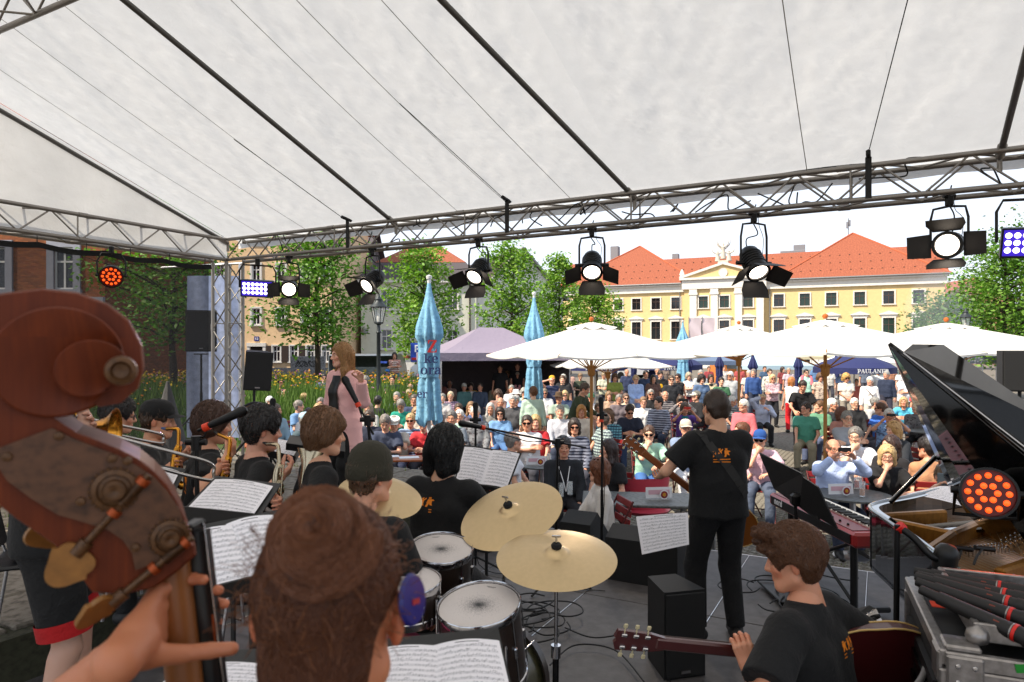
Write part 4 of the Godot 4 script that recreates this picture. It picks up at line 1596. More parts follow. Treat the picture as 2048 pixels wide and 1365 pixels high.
func build_houses()->void:
	var white:=wallmat("house_white_trim",Color(.82,.81,.80))
	var glass:=mat("house_glass",Color(.13,.14,.17),.08,.0,{"metallic_specular": .6})
	var shut:=mat("shutter_brown",Color(.17,.10,.08),.7,.0,{"tex": "patch"})
	var D:=50.0
	var x0:=(208.0-1024.0)/F*D
	var h:=thing("cream_house","cream plastered house with dark brown shutters behind the trees","building",Vector3(x0,.9,-D))
	var X1:=(667.0-208.0)/F*D
	var wins:=[]
	var low:=[]
	for px in [308,380,452,553,588,621,652]:
		low.append((px-208.0)/F*D)
	for u in low:
		wins.append([u,.72,1.9,.56])
	var ups:=[]
	for px in [240,300,365,440,512,562,612,650]:
		ups.append((px-208.0)/F*D)
	for u in ups:
		for r in [3.45,6.7,9.6]:
			wins.append([u,r,r+1.2,.6])
	var door_u:=(513.0-208.0)/F*D
	wins.append([door_u,.0,1.85,.95])
	wall_with(h,"wall",0,X1,-1.0,12.0,wins,wallmat("cream",Color(.84,.72,.57)),12.0)
	for u in low:
		window(h,u,.72,1.9,.56,white,glass,{"shutter": shut,"surround": .09,"barm": white,"bar": .07})
	for u in ups:
		for r in [3.45,6.7,9.6]:
			window(h,u,r,r+1.2,.6,white,glass,{"surround": .13,"barm": white,"bar": .07})
	var dr:=put("door",bx(Vector3(.95,1.85,.06)),shut,h,tf(Vector3(door_u,.92,-.12)))
	put("surround",B.new().box(Vector3(1.4,.26,.25),Vector3(0,1.06,.15)).box(Vector3(.2,1.85,.2),Vector3(.58,0,.14)).box(Vector3(.2,1.85,.2),Vector3(-.58,0,.14)).mesh(),white,dr)
	var plate:=put("number_plate",bx(Vector3(.34,.34,.03)),mat("plate_blue",Color(.16,.2,.5),.4),h,tf(Vector3(door_u,2.42,.03)))
	letters("12",.24,mat("plate_white",Color(.9,.9,.9),.5),plate,tf(Vector3(0,0,.02)))
	put("roof",roof_b(X1,12.0,12.0,5.0).mesh(),mats["roof_orange"],h)
	put("eaves",bx(Vector3(X1+.5,.35,.6)),white,h,tf(Vector3(X1/2,12.0,.1)))
	put("downpipe",B.new().tube([Vector3(X1-.06,0,.1),Vector3(X1-.06,12,.1)],.07,6).mesh(),mat("pipe_dark",Color(.2,.18,.17),.5,.5),h)
	var gw:=thing("garden_wall","low grey concrete wall with dark graffiti before the cream house","wall",Vector3((585.0-1024.0)/F*44.0,.85,-44.0))
	put("wall_slab",bx(Vector3(2.2,1.35,.3),.02),mat("concrete",Color(.52,.52,.53),.9,.0,{"tex": "stain","uv1_scale": Vector3.ONE*.6}),gw,tf(Vector3(1.0,.55,0)))
	put("wall_slab",bx(Vector3(7.0,.55,.28),.02),mats["concrete"],gw,tf(Vector3(-.5,.2,.05)))
	var scr:=B.new()
	for k in 5:
		var pts:=[]
		for j in 7:
			pts.append(Vector3(.35+k*.28+.13*sin(j*1.7+k),.75+.2*cos(j*1.3+k*2.0),.17))
		scr.tube(smooth(pts,4),.016,4)
	put("graffiti",scr.mesh(),mat("paint_black",Color(.05,.05,.07),.7),gw)
	D=33.0
	var xb:=-36.0
	var bh:=thing("brick_house","brown brick house with pale stone window frames behind the scrim","building",Vector3(xb,.9,-D))
	var XB:=(209.0-1024.0)/F*D-xb
	var bw:=[]
	for u in [5.0,8.3]:
		bw.append([(XB-13.3)+u,4.6,6.5,1.0])
	var us:=[(128.0-1024.0)/F*D-xb,(-8.0-1024.0)/F*D-xb,(-140.0-1024.0)/F*D-xb]
	var bwin:=[]
	for u in us:
		bwin.append([u,4.5,6.55,.95])
		bwin.append([u,.8,2.8,.95])
		bwin.append([u,8.2,10.0,.95])
	wall_with(bh,"wall",0,XB,-1.0,12.5,bwin,mat("brick",Color(.56,.33,.18),.9,.0,{"albedo_texture": brick_texture(),"uv1_triplanar": true,"uv1_scale": Vector3.ONE*.5}),12.0)
	var stone:=wallmat("stone_blue",Color(.56,.56,.60))
	for u in us:
		window(bh,u,4.5,6.55,.95,stone,glass,{"surround": .34,"barm": white,"bar": .09})
		window(bh,u,.8,2.8,.95,stone,glass,{"surround": .34,"barm": white,"bar": .09})
		window(bh,u,8.2,10.0,.95,stone,glass,{"surround": .3,"barm": white,"bar": .09})
	put("string_course",bx(Vector3(XB,.35,.2)),stone,bh,tf(Vector3(XB/2,3.95,.06)))
	put("roof",roof_b(XB,12.5,12.0,5.0).mesh(),mats["roof_orange"],bh)
	D=64.0
	for q in [["yellow_house","narrow pale yellow house seen between cream house and olive house",660.0,702.0,Color(.83,.73,.47),[[678.0,3.4],[692.0,3.4],[678.0,6.3],[692.0,6.3]],9.2],["olive_house","narrow olive green house with white framed windows beside the white house",699.0,726.0,Color(.46,.43,.22),[[716.0,3.0],[716.0,6.2]],10.5]]:
		var L0: float=(q[2]-1024.0)/F*D
		var W: float=(q[3]-q[2])/F*D
		var o:=thing(q[0],q[1],"building",Vector3(L0,.5,-D))
		var hs: Array=q[5].map(func(e): return [(e[0]-q[2])/F*D,e[1],e[1]+1.25,.6])
		wall_with(o,"wall",0,W,-1,q[6],hs,wallmat(q[0]+"_wall",q[4]),9.0)
		for e in hs:
			window(o,e[0],e[1],e[2],.6,white,glass,{"surround": .12,"barm": white})
		put("roof",roof_b(W,q[6],9.0,3.6).mesh(),mat("roof_slate",Color(.36,.34,.36),.8,.0,{"tex": "roof"}),o)
		D-=2.0
	D=57.0
	var wh:=thing("white_house","large white house with grey slate mansard and orange upper roof","building",Vector3((722.0-1024.0)/F*D,0,-D))
	var WW:=(952.0-722.0)/F*D
	var hw:=[]
	for px in [773.0,905.0]:
		for r in [2.6,5.9]:
			hw.append([(px-722.0)/F*D,r,r+1.6,.85])
	wall_with(wh,"wall",0,WW,-.5,8.4,hw,wallmat("white_wall",Color(.80,.80,.74)),11.0)
	for e in hw:
		window(wh,e[0],e[1],e[2],.85,white,glass,{"surround": .14,"barm": white})
	var ms:=B.new()
	var q0:=[Vector3(-.4,8.4,.4),Vector3(WW+.4,8.4,.4),Vector3(WW+.4,8.4,-11.4),Vector3(-.4,8.4,-11.4)]
	var q1:=[Vector3(.9,10.0,-1.2),Vector3(WW-.9,10.0,-1.2),Vector3(WW-.9,10.0,-9.8),Vector3(.9,10.0,-9.8)]
	var q2:=[Vector3(3.6,12.0,-4.6),Vector3(WW-3.6,12.0,-4.6),Vector3(WW-3.6,12.0,-6.4),Vector3(3.6,12.0,-6.4)]
	for k in 4:
		ms.quad(q0[k],q0[(k+1) % 4],q1[(k+1) % 4],q1[k])
	put("slate_roof",ms.mesh(),mats["roof_slate"],wh)
	var mo:=B.new()
	for k in 4:
		mo.quad(q1[k]+Vector3(0,.02,0),q1[(k+1) % 4]+Vector3(0,.02,0),q2[(k+1) % 4],q2[k])
	mo.quad(q2[0],q2[1],q2[2],q2[3])
	put("tile_roof",mo.mesh(),mats["roof_orange"],wh)
	put("cornice",bx(Vector3(WW+.7,.3,.5)),white,wh,tf(Vector3(WW/2,8.3,.1)))
	put("downpipe",B.new().tube([Vector3(WW-.5,0,.12),Vector3(WW-.5,8.3,.12)],.08,6).mesh(),mats["pipe_dark"],wh)
	put("lamp_bracket",B.new().tube(smooth([Vector3(.2,4.3,0),Vector3(.2,4.3,.6),Vector3(.5,4.4,.9)],4),.04,5).lathe([Vector2(0,-.55),Vector2(.28,-.4),Vector2(.28,-.1),Vector2(0,.0)],10,tf(Vector3(.5,4.3,.9))).mesh(),mats["zinc"],wh)
	D=60.0
	var gh:=thing("gabled_house","white gabled house with a steep dark brown roof behind slim trees","building",Vector3((1010.0-1024.0)/F*D,0,-D),.0)
	gh.rotation.y=.42
	var gb:=B.new()
	gb.prism(PackedVector2Array([Vector2(-4.2,-.5),Vector2(4.2,-.5),Vector2(4.2,7.4),Vector2(0,11.4),Vector2(-4.2,7.4)]),13.0,tf(Vector3(1.6,0,-6.5)))
	put("wall",gb.mesh(),wallmat("gable_white",Color(.80,.80,.78)),gh)
	for s in [-1.0,1.0]:
		var sl:=B.new()
		sl.quad(Vector3(1.6+s*4.7,7.05,.3),Vector3(1.6+s*4.7,7.05,-13.4),Vector3(1.6,11.62,-13.4),Vector3(1.6,11.62,.3))
		put("roof_slope",sl.mesh(),mat("roof_brown",Color(.26,.20,.18),.8,.0,{"tex": "roof","uv1_scale": Vector3.ONE*.3}),gh)
		put("verge",B.new().tube([Vector3(1.6+s*4.6,7.05,.32),Vector3(1.6,11.6,.32)],.16,5).mesh(),mats["zinc"],gh)
	for e in [[.0,3.0],[3.2,3.0],[.0,6.0],[3.2,6.0]]:
		window(gh,e[0],e[1],e[1]+1.5,.85,white,glass,{"surround": .14,"barm": white,"z": .16})
	put("aerial",B.new().tube([Vector3(2.0,11.4,-5),Vector3(2.0,13.2,-5)],.03,5).tube([Vector3(1.4,12.9,-5),Vector3(2.6,12.9,-5)],.02,5).mesh(),mats["zinc"],gh)
	var fh:=thing("far_house","small distant house with pink orange gable roof beyond the palace","building",at(1908,703,130)*Vector3(1,0,1))
	put("wall",B.new().prism(PackedVector2Array([Vector2(-6.5,0),Vector2(6.5,0),Vector2(6.5,12),Vector2(0,15.6),Vector2(-6.5,12)]),12.0).mesh(),wallmat("far_pink",Color(.72,.48,.40)),fh)
	for s in [-1.0,1.0]:
		put("roof_slope",B.new().quad_at(Vector3(s*7.0,11.8,6.3),Vector3(s*7.0,11.8,-6.3),Vector3(0,15.8,-6.3),Vector3(0,15.8,6.3)).mesh(),mats["roof_orange"],fh)
func roof_b(w: float,y: float,depth: float,rise: float)->B:
	var b:=B.new()
	var o:=.5
	b.quad(Vector3(-o,y,o),Vector3(w+o,y,o),Vector3(w+o,y+rise,-depth/2),Vector3(-o,y+rise,-depth/2))
	b.quad(Vector3(w+o,y,-depth-o),Vector3(-o,y,-depth-o),Vector3(-o,y+rise,-depth/2),Vector3(w+o,y+rise,-depth/2))
	b.tri(Vector3(0,y,0),Vector3(0,y+rise,-depth/2),Vector3(0,y,-depth))
	b.tri(Vector3(w,y,0),Vector3(w,y,-depth),Vector3(w,y+rise,-depth/2))
	return b
func brick_texture() -> ImageTexture:
	var im:=Image.create(256,256,false,Image.FORMAT_RGB8)
	var q:=RandomNumberGenerator.new()
	q.seed=3
	im.fill(Color(.78,.74,.68))
	for row in 28:
		var y:=int(row*256.0/28.0)
		for k in 9:
			var s:=q.randf_range(.72,1.0)
			im.fill_rect(Rect2i(int((k-.5*(row % 2))*256.0/8.0)+1,y+1,30,8),Color(s,s*q.randf_range(.9,1.0),s*.9))
	return ImageTexture.create_from_image(im)
func letters(text: String,size: float,m: Material,parent: Node,xf: Transform3D,font:="Droid Sans")->MeshInstance3D:
	var t:=TextMesh.new()
	t.text=text
	var f:=SystemFont.new()
	f.font_names=PackedStringArray([font])
	f.font_weight=700
	t.font=f
	t.font_size=32
	t.pixel_size=size/32.0
	t.depth=.004
	return put("lettering",t,m,parent,xf)
func tree(called: String,label: String,where: Vector3,hgt: float,base: float,rad: float,leaves: int,leaf: float,tint: Color,seed_: int,shape:=1.0,trunk_r:=.12)->void:
	var q:=RandomNumberGenerator.new()
	q.seed=seed_
	var t:=thing(called,label,"tree",where,.0,"")
	var bark:=mat("bark",Color(.27,.22,.17),.95,.0,{"tex": "stain","bump": "stain","heightmap_scale": 2.0,"uv1_scale": Vector3(4,.8,4)})
	var tr:=B.new()
	var top:=Vector3(q.randf_range(-.2,.2),hgt*.92,q.randf_range(-.2,.2))
	var spine:=[Vector3(0,-.2,0),Vector3(.03,base*.5,.02),Vector3(-.02,base,0),Vector3(top.x*.5,lerpf(base,hgt,.5),top.z*.5),top]
	tr.tube(smooth(spine,4),[trunk_r*1.25]+range(1,17).map(func(k): return trunk_r*(1.0-.055*k)),9)
	var lb:=B.new()
	lb.colored=true
	var clumps:=[]
	var nb:=int(14+rad*9)
	for k in nb:
		var u:=(k+q.randf())/nb
		var y:=lerpf(base*1.02,hgt*.93,u)
		var wmax:=rad*pow(sin(PI*clampf(.16+u*.80,0,1)),.75*shape)
		var w:=k*2.4+q.randf_range(-.5,.5)
		var ln:=wmax*q.randf_range(.72,1.12)
		var p0:=Vector3(0,y-ln*.25,0)
		var p2:=Vector3(cos(w)*ln,y+ln*q.randf_range(.0,.25),sin(w)*ln)
		var p1:=p0.lerp(p2,.5)+Vector3(0,ln*.08,0)
		tr.tube([p0,p1,p2],[trunk_r*.32,trunk_r*.2,trunk_r*.06],5,false)
		for j in 5:
			var f:=.3+.17*j
			clumps.append([p0.lerp(p2,f)+Vector3(q.randfn(),q.randfn()*.7,q.randfn())*rad*.1,rad*q.randf_range(.14,.26)])
	put("trunk",tr.mesh(),bark,t)
	for k in leaves:
		var c: Array=clumps[q.randi() % clumps.size()]
		var off:=Vector3(q.randfn(),q.randfn()*.75,q.randfn())
		if off.length()>2.2:
			off*=.5
		var p: Vector3=c[0]+off*c[1]
		var s:=leaf*q.randf_range(.6,1.25)
		var a:=Vector3(q.randfn(),q.randfn()*.5-.3,q.randfn()).normalized()
		var n:=Vector3(q.randfn()*.8,1.0,q.randfn()*.8).normalized()
		var d:=a.cross(n).normalized()
		var v:=q.randf_range(.7,1.35)
		lb.col=Color(tint.r*v*q.randf_range(.85,1.2),tint.g*v,tint.b*v)
		lb.quad(p-a*s*.5,p+d*s*.32+n*s*.07,p+a*s*.55,p-d*s*.32+n*s*.07)
	put("crown",lb.mesh(),mat("leaves",Color.WHITE,.6,.0,{"vertex_color_use_as_albedo": true,"backlight_enabled": true,"backlight": Color(.75,.85,.5)}),t)
func build_trees()->void:
	var g1:=Color(.12,.25,.03)
	var g2:=Color(.17,.31,.035)
	tree("maple_tree","broad leafy tree on the flower bank before the cream house",gx(634,24.5,.9),6.4,2.0,1.9,6000,.17,g1,1,.8,.13)
	tree("maple_tree","dark leafy tree seen through the gauze beside the blue banner",gx(345,21.5,.95),6.6,1.9,2.1,5500,.16,g1,2,.8,.15)
	tree("maple_tree","bright green tree behind the nearer closed blue parasol",gx(848,29.0,.0),7.3,2.0,1.65,6000,.18,g2,3,.8,.13)
	tree("maple_tree","tall bright green tree behind the grey pavilion",gx(1022,33.0,.0),8.1,2.2,1.75,6000,.19,g2,4,.95,.14)
	tree("maple_tree","slim bright green tree in front of the dark roofed house",gx(1118,38.0,.0),8.2,2.4,1.35,5000,.2,g2,5,1.0,.12)
	tree("maple_tree","small bright green tree before the end of the palace",gx(1192,41.0,.0),6.8,2.0,1.7,5000,.2,g2,6,.9,.12)
	tree("lime_tree","large green tree at the picture's edge above the piano",gx(2010,34.0,.0),8.4,2.0,2.5,9000,.2,Color(.13,.26,.03),7,.7,.2)
	tree("lime_tree","round grey green tree in drifting smoke before the palace corner",gx(1898,52.0,.0),6.8,1.8,3.0,8000,.26,Color(.10,.20,.04),8,.7,.2)
	tree("lime_tree","tall green tree behind the big tree at the edge",gx(2090,50.0,.0),12.5,3.0,4.4,8000,.28,Color(.07,.14,.02),9,.7,.24)
	tree("lime_tree","distant round treetop on the horizon beyond the palace",gx(1930,150.0,.0),18.0,6.0,6.5,3500,.9,Color(.05,.09,.03),10,.7,.4)
	tree("lime_tree","distant treetop on the horizon beside the big tree",gx(1985,140.0,.0),15.5,6.0,6.0,3500,.9,Color(.05,.09,.03),12,.7,.4)
func parasol(label: String,where: Vector3,half: float,rim: float,top: float,turn: float,drop:=.0)->void:
	var t:=thing("white_parasol",label,"parasol",where,turn,"white parasols with wooden poles")
	var cl:=mat("parasol_white",Color(.80,.79,.77),.85,.0,{"backlight_enabled": true,"backlight": Color(.6,.6,.58),"bump": "folds","heightmap_scale": 1.0,"uv1_scale": Vector3.ONE*.4})
	var wood:=mat("parasol_wood",Color(.70,.48,.22),.55,.0,{"tex": "patch","uv1_scale": Vector3(6,.6,6)})
	stick("pole",Vector3(0,.05,0),Vector3(0,top-.05,0),.032,wood,t,12)
	put("base",B.new().box(Vector3(.6,.06,.6),Vector3(0,.03,0),.015).tube([Vector3(0,.05,0),Vector3(0,.35,0)],.045,10).mesh(),mat("base_grey",Color(.35,.35,.36),.7),t)
	put("finial",B.new().lathe([Vector2(.03,top-.02),Vector2(.05,top+.02),Vector2(.045,top+.05),Vector2(0,top+.075)],10).mesh(),mat("finial",Color(.72,.36,.1),.5),t)
	var n:=8
	var c:=B.new()
	var corner:=func(k: int)->Vector3:
		var w:=TAU*k/n
		var r:=half/maxf(absf(cos(w)),absf(sin(w)))
		return Vector3(cos(w)*r,0,sin(w)*r)
	for k in n:
		var a: Vector3=corner.call(k)
		var b: Vector3=corner.call((k+1) % n)
		c.grid(8,8,func(x,y):
			var e:=b.lerp(a,x/8.0) if true else a
			var f=.12+.88*y/8.0
			var sag=sin(PI*x/8.0)*f*.05
			return Vector3(e.x*f,top-.06-(top-.06-rim)*pow(f,1.05)-sag,e.z*f))
		c.grid(8,1,func(x,y):
			var e:=b.lerp(a,x/8.0)
			return Vector3(e.x,rim-sin(PI*x/8.0)*.05-.03*y,e.z))
	put("canopy",c.mesh(),cl,t)
	var vent:=B.new()
	for k in n:
		var a: Vector3=corner.call(k)
		var b: Vector3=corner.call((k+1) % n)
		vent.grid(4,2,func(x,y):
			var e:=b.lerp(a,x/4.0)
			var f=.03+.2*y/2.0
			return Vector3(e.x*f,top-.03-f*.5-sin(PI*x/4.0)*.03*y,e.z*f))
	put("vent",vent.mesh(),cl,t)
	for k in n:
		var a: Vector3=corner.call(k)
		stick("rib",Vector3(0,top-.1,0),Vector3(a.x,rim+.0,a.z)*Vector3(.99,1,.99),.011,wood,t,6)
		stick("strut",Vector3(0,rim-.28,0)+a.normalized()*.05,Vector3(a.x*.5,lerpf(top,rim,.53)-.03,a.z*.5),.012,wood,t,6)
	put("hub",B.new().lathe([Vector2(.05,rim-.42),Vector2(.075,rim-.38),Vector2(.075,rim-.3),Vector2(.1,rim-.22),Vector2(.05,rim-.2)],12).mesh(),wood,t)
func closed_parasol(called: String,label: String,where: Vector3,h: float,r: float,m: Material,skirt:=.0,tilt:=.0)->Node3D:
	var t:=thing(called,label,"parasol",where,.0)
	t.rotation.z=tilt
	var b:=B.new()
	var lo:=h*.36
	var prof:=func(y: float)->float:
		var f:=(h-y)/(h-lo)
		var rr:=r*(.12+.85*smoothstep(.0,.42,f)) if f<.42 else r*(.97-.22*smoothstep(.42,.46,f))
		if f>.72:
			rr*=.95+1.0*(f-.72)
		if f>.68 and f<.72:
			rr*=.8
		return rr
	b.grid(48,40,func(x,y):
		var yy:=lerpf(h,lo,y/40.0)
		var w=-TAU*x/48.0
		var f=y/40.0
		var rr: float=prof.call(yy)*(1.0+.22*sin(w*8.0+f*1.5)*smoothstep(.05,.4,f)+.1*noise.get_noise_3d(cos(w)*60.0,yy*60.0,sin(w)*60.0+where.x*30.0))
		return Vector3(cos(w)*rr,yy-.12*maxf(.0,sin(w*4.0))*smoothstep(.8,1.0,f),sin(w)*rr))
	put("folded_canopy",b.mesh(),m,t)
	stick("pole",Vector3(0,0,0),Vector3(0,h+.02,0),.03,mat("pole_white",Color(.8,.8,.8),.5),t,10)
	put("strap",B.new().lathe([Vector2(r*.78,h*.55),Vector2(r*.8,h*.565),Vector2(r*.78,h*.58)],20).mesh(),m,t)
	put("finial",B.new().lathe([Vector2(.045,h-.03),Vector2(.05,h+.02),Vector2(0,h+.04)],10).mesh(),mats["pole_white"],t)
	put("base",B.new().box(Vector3(.5,.08,.5),Vector3(0,.04,0),.01).mesh(),mats["base_grey"],t)
	return t
func tent(called: String,label: String,where: Vector3,w: float,d: float,eave: float,top: float,m: Material,turn:=.0,walls:=-1,ridge:=.12)->Node3D:
	var t:=thing(called,label,"tent",where,turn)
	var c:=B.new()
	var rw:=w*ridge
	var rim:=[Vector3(-w/2,eave,d/2),Vector3(w/2,eave,d/2),Vector3(w/2,eave,-d/2),Vector3(-w/2,eave,-d/2)]
	var pk:=[Vector3(-rw,top,0),Vector3(rw,top,0),Vector3(rw,top,0),Vector3(-rw,top,0)]
	for k in 4:
		var a: Vector3=rim[k]
		var b: Vector3=rim[(k+1) % 4]
		var pa: Vector3=pk[k]
		var pb: Vector3=pk[(k+1) % 4]
		c.grid(10,10,func(x,y):
			var p:=a.lerp(b,x/10.0)
			var q:=pa.lerp(pb,x/10.0)
			var f=y/10.0
			var r:=p.lerp(q,f)
			r.y=lerpf(eave,top,pow(f,1.25))-.04*sin(PI*x/10.0)*sin(PI*f)
			return r)
		c.grid(10,2,func(x,y): return a.lerp(b,x/10.0)+Vector3(0,-.25*(1.0-y/2.0),0))
	put("canopy",c.mesh(),m,t)
	for k in 4:
		stick("leg",Vector3(rim[k].x*.98,0,rim[k].z*.98),Vector3(rim[k].x*.98,eave,rim[k].z*.98),.03,mats["alu"],t,8)
	if walls>=0:
		for k in [2,1,3]:
			var a: Vector3=rim[k]*Vector3(.97,1,.97)
			var b: Vector3=rim[(k+1) % 4]*Vector3(.97,1,.97)
			var wb:=B.new()
			wb.grid(16,4,func(x,y):
				var p:=a.lerp(b,x/16.0)
				return Vector3(p.x,(eave-.1)*y/4.0,p.z)+(b-a).cross(Vector3.UP).normalized()*.03*sin(x*1.4))
			put("side_wall",wb.mesh(),mat("tent_grey_wall",Color(.30,.27,.28),.9,.0,{"bump": "folds","heightmap_scale": 2.0}),t)
	return t
func lantern(label: String,where: Vector3,h: float)->void:
	var t:=thing("street_lantern",label,"street lamp",where,.0,"old street lanterns on the square")
	var m:=mat("iron",Color(.22,.24,.25),.5,.5,{"tex": "patch"})
	put("post",B.new().lathe([Vector2(.17,0),Vector2(.17,.15),Vector2(.12,.2),Vector2(.11,.55),Vector2(.14,.6),Vector2(.085,.68),Vector2(.075,1.1),Vector2(.085,1.14),Vector2(.06,1.2),Vector2(.05,h-1.0),Vector2(.075,h-.97),Vector2(.05,h-.92),Vector2(.04,h-.78),Vector2(.09,h-.74)],14).mesh(),m,t)
	var b:=B.new()
	var y0:=h-.72
	var y1:=h-.3
	for k in 6:
		var w:=TAU*k/6.0
		b.tube([Vector3(cos(w)*.11,y0,sin(w)*.11),Vector3(cos(w)*.2,y1,sin(w)*.2)],.012,5)
	b.lathe([Vector2(.12,y0-.02),Vector2(.12,y0+.02)],6)
	put("frame",b.mesh(),m,t)
	put("hood",B.new().lathe([Vector2(.2,y1-.015),Vector2(.24,y1),Vector2(.2,y1+.05),Vector2(.1,y1+.14),Vector2(.09,y1+.19),Vector2(.11,y1+.2),Vector2(.04,y1+.28),Vector2(.03,y1+.33),Vector2(.0,y1+.4)],12).mesh(),m,t)
	var gm:=mat("lantern_glass",Color(.9,.92,.92,.25),.05,.0,{"transparency": BaseMaterial3D.TRANSPARENCY_ALPHA})
	for k in 6:
		var w:=TAU*(k+.0)/6.0
		var w2:=TAU*(k+1.0)/6.0
		put("pane",B.new().quad_at(Vector3(cos(w2)*.105,y0+.02,sin(w2)*.105),Vector3(cos(w)*.105,y0+.02,sin(w)*.105),Vector3(cos(w)*.195,y1,sin(w)*.195),Vector3(cos(w2)*.195,y1,sin(w2)*.195)).mesh(),gm,t)
	put("mantle",B.new().lathe([Vector2(.03,y0),Vector2(.05,y0+.1),Vector2(.04,y0+.22),Vector2(0,y0+.26)],8).mesh(),mat("mantle",Color(.85,.84,.8),.6),t)
func build_parasols()->void:
	mat("base_grey",Color(.35,.35,.36),.7)
	mat("alu",Color(.75,.75,.76),.35,1.0)
	mat("zinc",Color(.5,.5,.5),.5,.6)
	parasol("white parasol in front of the grey pavilion, nearest the blue closed parasols",gx(1183,13.6),1.62,2.32,3.02,.42)
	parasol("white parasol with its pole beside the man in green shirt",gx(1651,11.9),1.68,2.38,2.99,.36)
	parasol("white parasol half hidden between its two large neighbours",gx(1478,17.2),1.62,2.44,3.1,.5)
	parasol("white parasol behind the piano lid at the picture's edge",gx(1893,13.4),1.72,2.40,3.0,.3)
	parasol("small tilted looking white parasol behind the first one",gx(1216,21.5),1.5,1.95,2.55,.2)
	var sky:=mat("parasol_blue",Color(.52,.74,.87),.8,.0,{"bump": "folds","heightmap_scale": 1.5,"uv1_scale": Vector3.ONE*1.4,"backlight_enabled": true,"backlight": Color(.3,.3,.3),"tex": "patch"})
	var u:=closed_parasol("blue_parasol","closed light blue parasol with red emblem behind the singer",gx(858,11.0),3.6,.2,sky)
	var navy:=mat("print_navy",Color(.10,.16,.35),.7)
	letters("ke",.2,navy,u,Transform3D(Basis(Vector3.UP,.15),Vector3(.06,2.28,.235)),"Droid Serif")
	letters("ora",.2,navy,u,Transform3D(Basis(Vector3.UP,.15),Vector3(.06,2.10,.235)),"Droid Serif")
	letters("er",.17,navy,u,Transform3D(Basis(Vector3.UP,-.2),Vector3(-.08,1.72,.24)),"Droid Serif")
	letters("Z",.26,mat("print_red",Color(.72,.12,.1),.7),u,Transform3D(Basis(Vector3.UP,.2),Vector3(.08,2.47,.235)),"Droid Serif")
	closed_parasol("blue_parasol","closed light blue parasol between grey pavilion and first white parasol",gx(1068,15.5),3.72,.2,sky)
	closed_parasol("blue_parasol","distant closed light blue parasol before the palace portico",gx(1366,27.0),3.6,.24,sky)
	var nv:=mat("parasol_navy",Color(.10,.13,.32),.8,.0,{"bump": "folds","heightmap_scale": 1.0})
	for q in [[1305,31.0,"nearest the bald standing man"],[1229,33.0,"behind the small white parasol"],[1268,33.0,"behind the small white parasol's pole"],[1377,29.0,"next to the pale blue closed parasol"],[1439,29.0,"left of the middle wooden pole"],[1506,27.0,"right of the middle wooden pole"],[1597,28.0,"before the dark loudspeaker on the square"],[1673,34.0,"above the open navy parasol"]]:
		var c:=closed_parasol("navy_parasol","small closed navy parasol %s" % q[2],gx(q[0],q[1]),2.4,.17,nv)
		c.set_meta("group","closed navy parasols")
	for q in [[1709.0,26.0,"open navy parasol with white lettering right of the wooden pole"],[1340.0,31.0,"open navy parasol behind the boy in black shirt"],[1190.0,30.0,"open navy parasol behind the small white parasol"]]:
		var t:=thing("open_navy_parasol",q[2],"parasol",gx(q[0],q[1]),.0,"open navy parasols")
		var b:=B.new()
		var R:=1.45
		b.lathe([Vector2(R,1.78),Vector2(R*.8,1.98),Vector2(R*.4,2.2),Vector2(0,2.3)],8,Transform3D(Basis(Vector3.UP,PI/8),Vector3.ZERO))
		put("canopy",b.mesh(),nv,t)
		put("valance",B.new().lathe([Vector2(R+.005,1.56),Vector2(R,1.785)],8,Transform3D(Basis(Vector3.UP,PI/8),Vector3.ZERO)).mesh(),nv,t)
		stick("pole",Vector3.ZERO,Vector3(0,2.3,0),.03,mats["pole_white"],t)
		put("base",bx(Vector3(.5,.08,.5),.01),mats["base_grey"],t,tf(Vector3(0,.04,0)))
		letters("PAULANER",.2,mat("print_white",Color(.85,.85,.85),.7),t,tf(Vector3(0,1.67,R*.935)),"Droid Serif")
	var lil:=mat("tent_lilac",Color(.50,.46,.52),.85,.0,{"bump": "folds","heightmap_scale": 1.5,"uv1_scale": Vector3.ONE*.5,"backlight_enabled": true,"backlight": Color(.12,.12,.12)})
	tent("grey_pavilion","grey lilac pavilion tent with dark open front",gx(982,23.0),4.4,3.4,2.35,3.2,lil,.35,1,.1)
	var tw:=mat("tent_white",Color(.85,.85,.83),.85,.0,{"backlight_enabled": true,"backlight": Color(.5,.5,.5)})
	var tl:=mat("tent_pale_blue",Color(.68,.78,.84),.85,.0,{"backlight_enabled": true,"backlight": Color(.5,.5,.5)})
	var ts:=mat("tent_blue_grey",Color(.36,.42,.52),.85)
	tent("market_tent","white peaked market tent right of the no entry sign",gx(1408,47.0),3.6,3.0,2.3,3.4,tw,.2)
	tent("market_tent","blue grey market tent in front of the white peaked one",gx(1398,43.0),3.8,3.0,1.8,2.5,ts,.1)
	tent("market_tent","wide pale blue market tent between two wooden parasol poles",gx(1538,42.0),4.0,3.2,1.55,2.5,tl,.1,-1,.2)
	tent("market_tent","white market tent above the open navy parasol",gx(1720,40.0),3.4,3.0,1.75,2.75,tw,.1)
	tent("market_tent","cream market tent behind the wooden parasol pole",gx(1612,55.0),3.6,3.2,2.0,2.6,mat("tent_cream",Color(.78,.74,.62),.85),.0)
	tent("market_tent","grey market tent behind the piano lid",gx(1980,36.0),3.4,3.0,2.0,2.7,mat("tent_grey",Color(.45,.47,.5),.85),.1)
	var st:=thing("snack_stall","orange snack stall with red and white striped awning","stall",gx(1462,52.0))
	put("body",bx(Vector3(2.8,2.3,1.6),.03),mat("stall_orange",Color(.75,.45,.18),.7),st,tf(Vector3(0,1.15,0)))
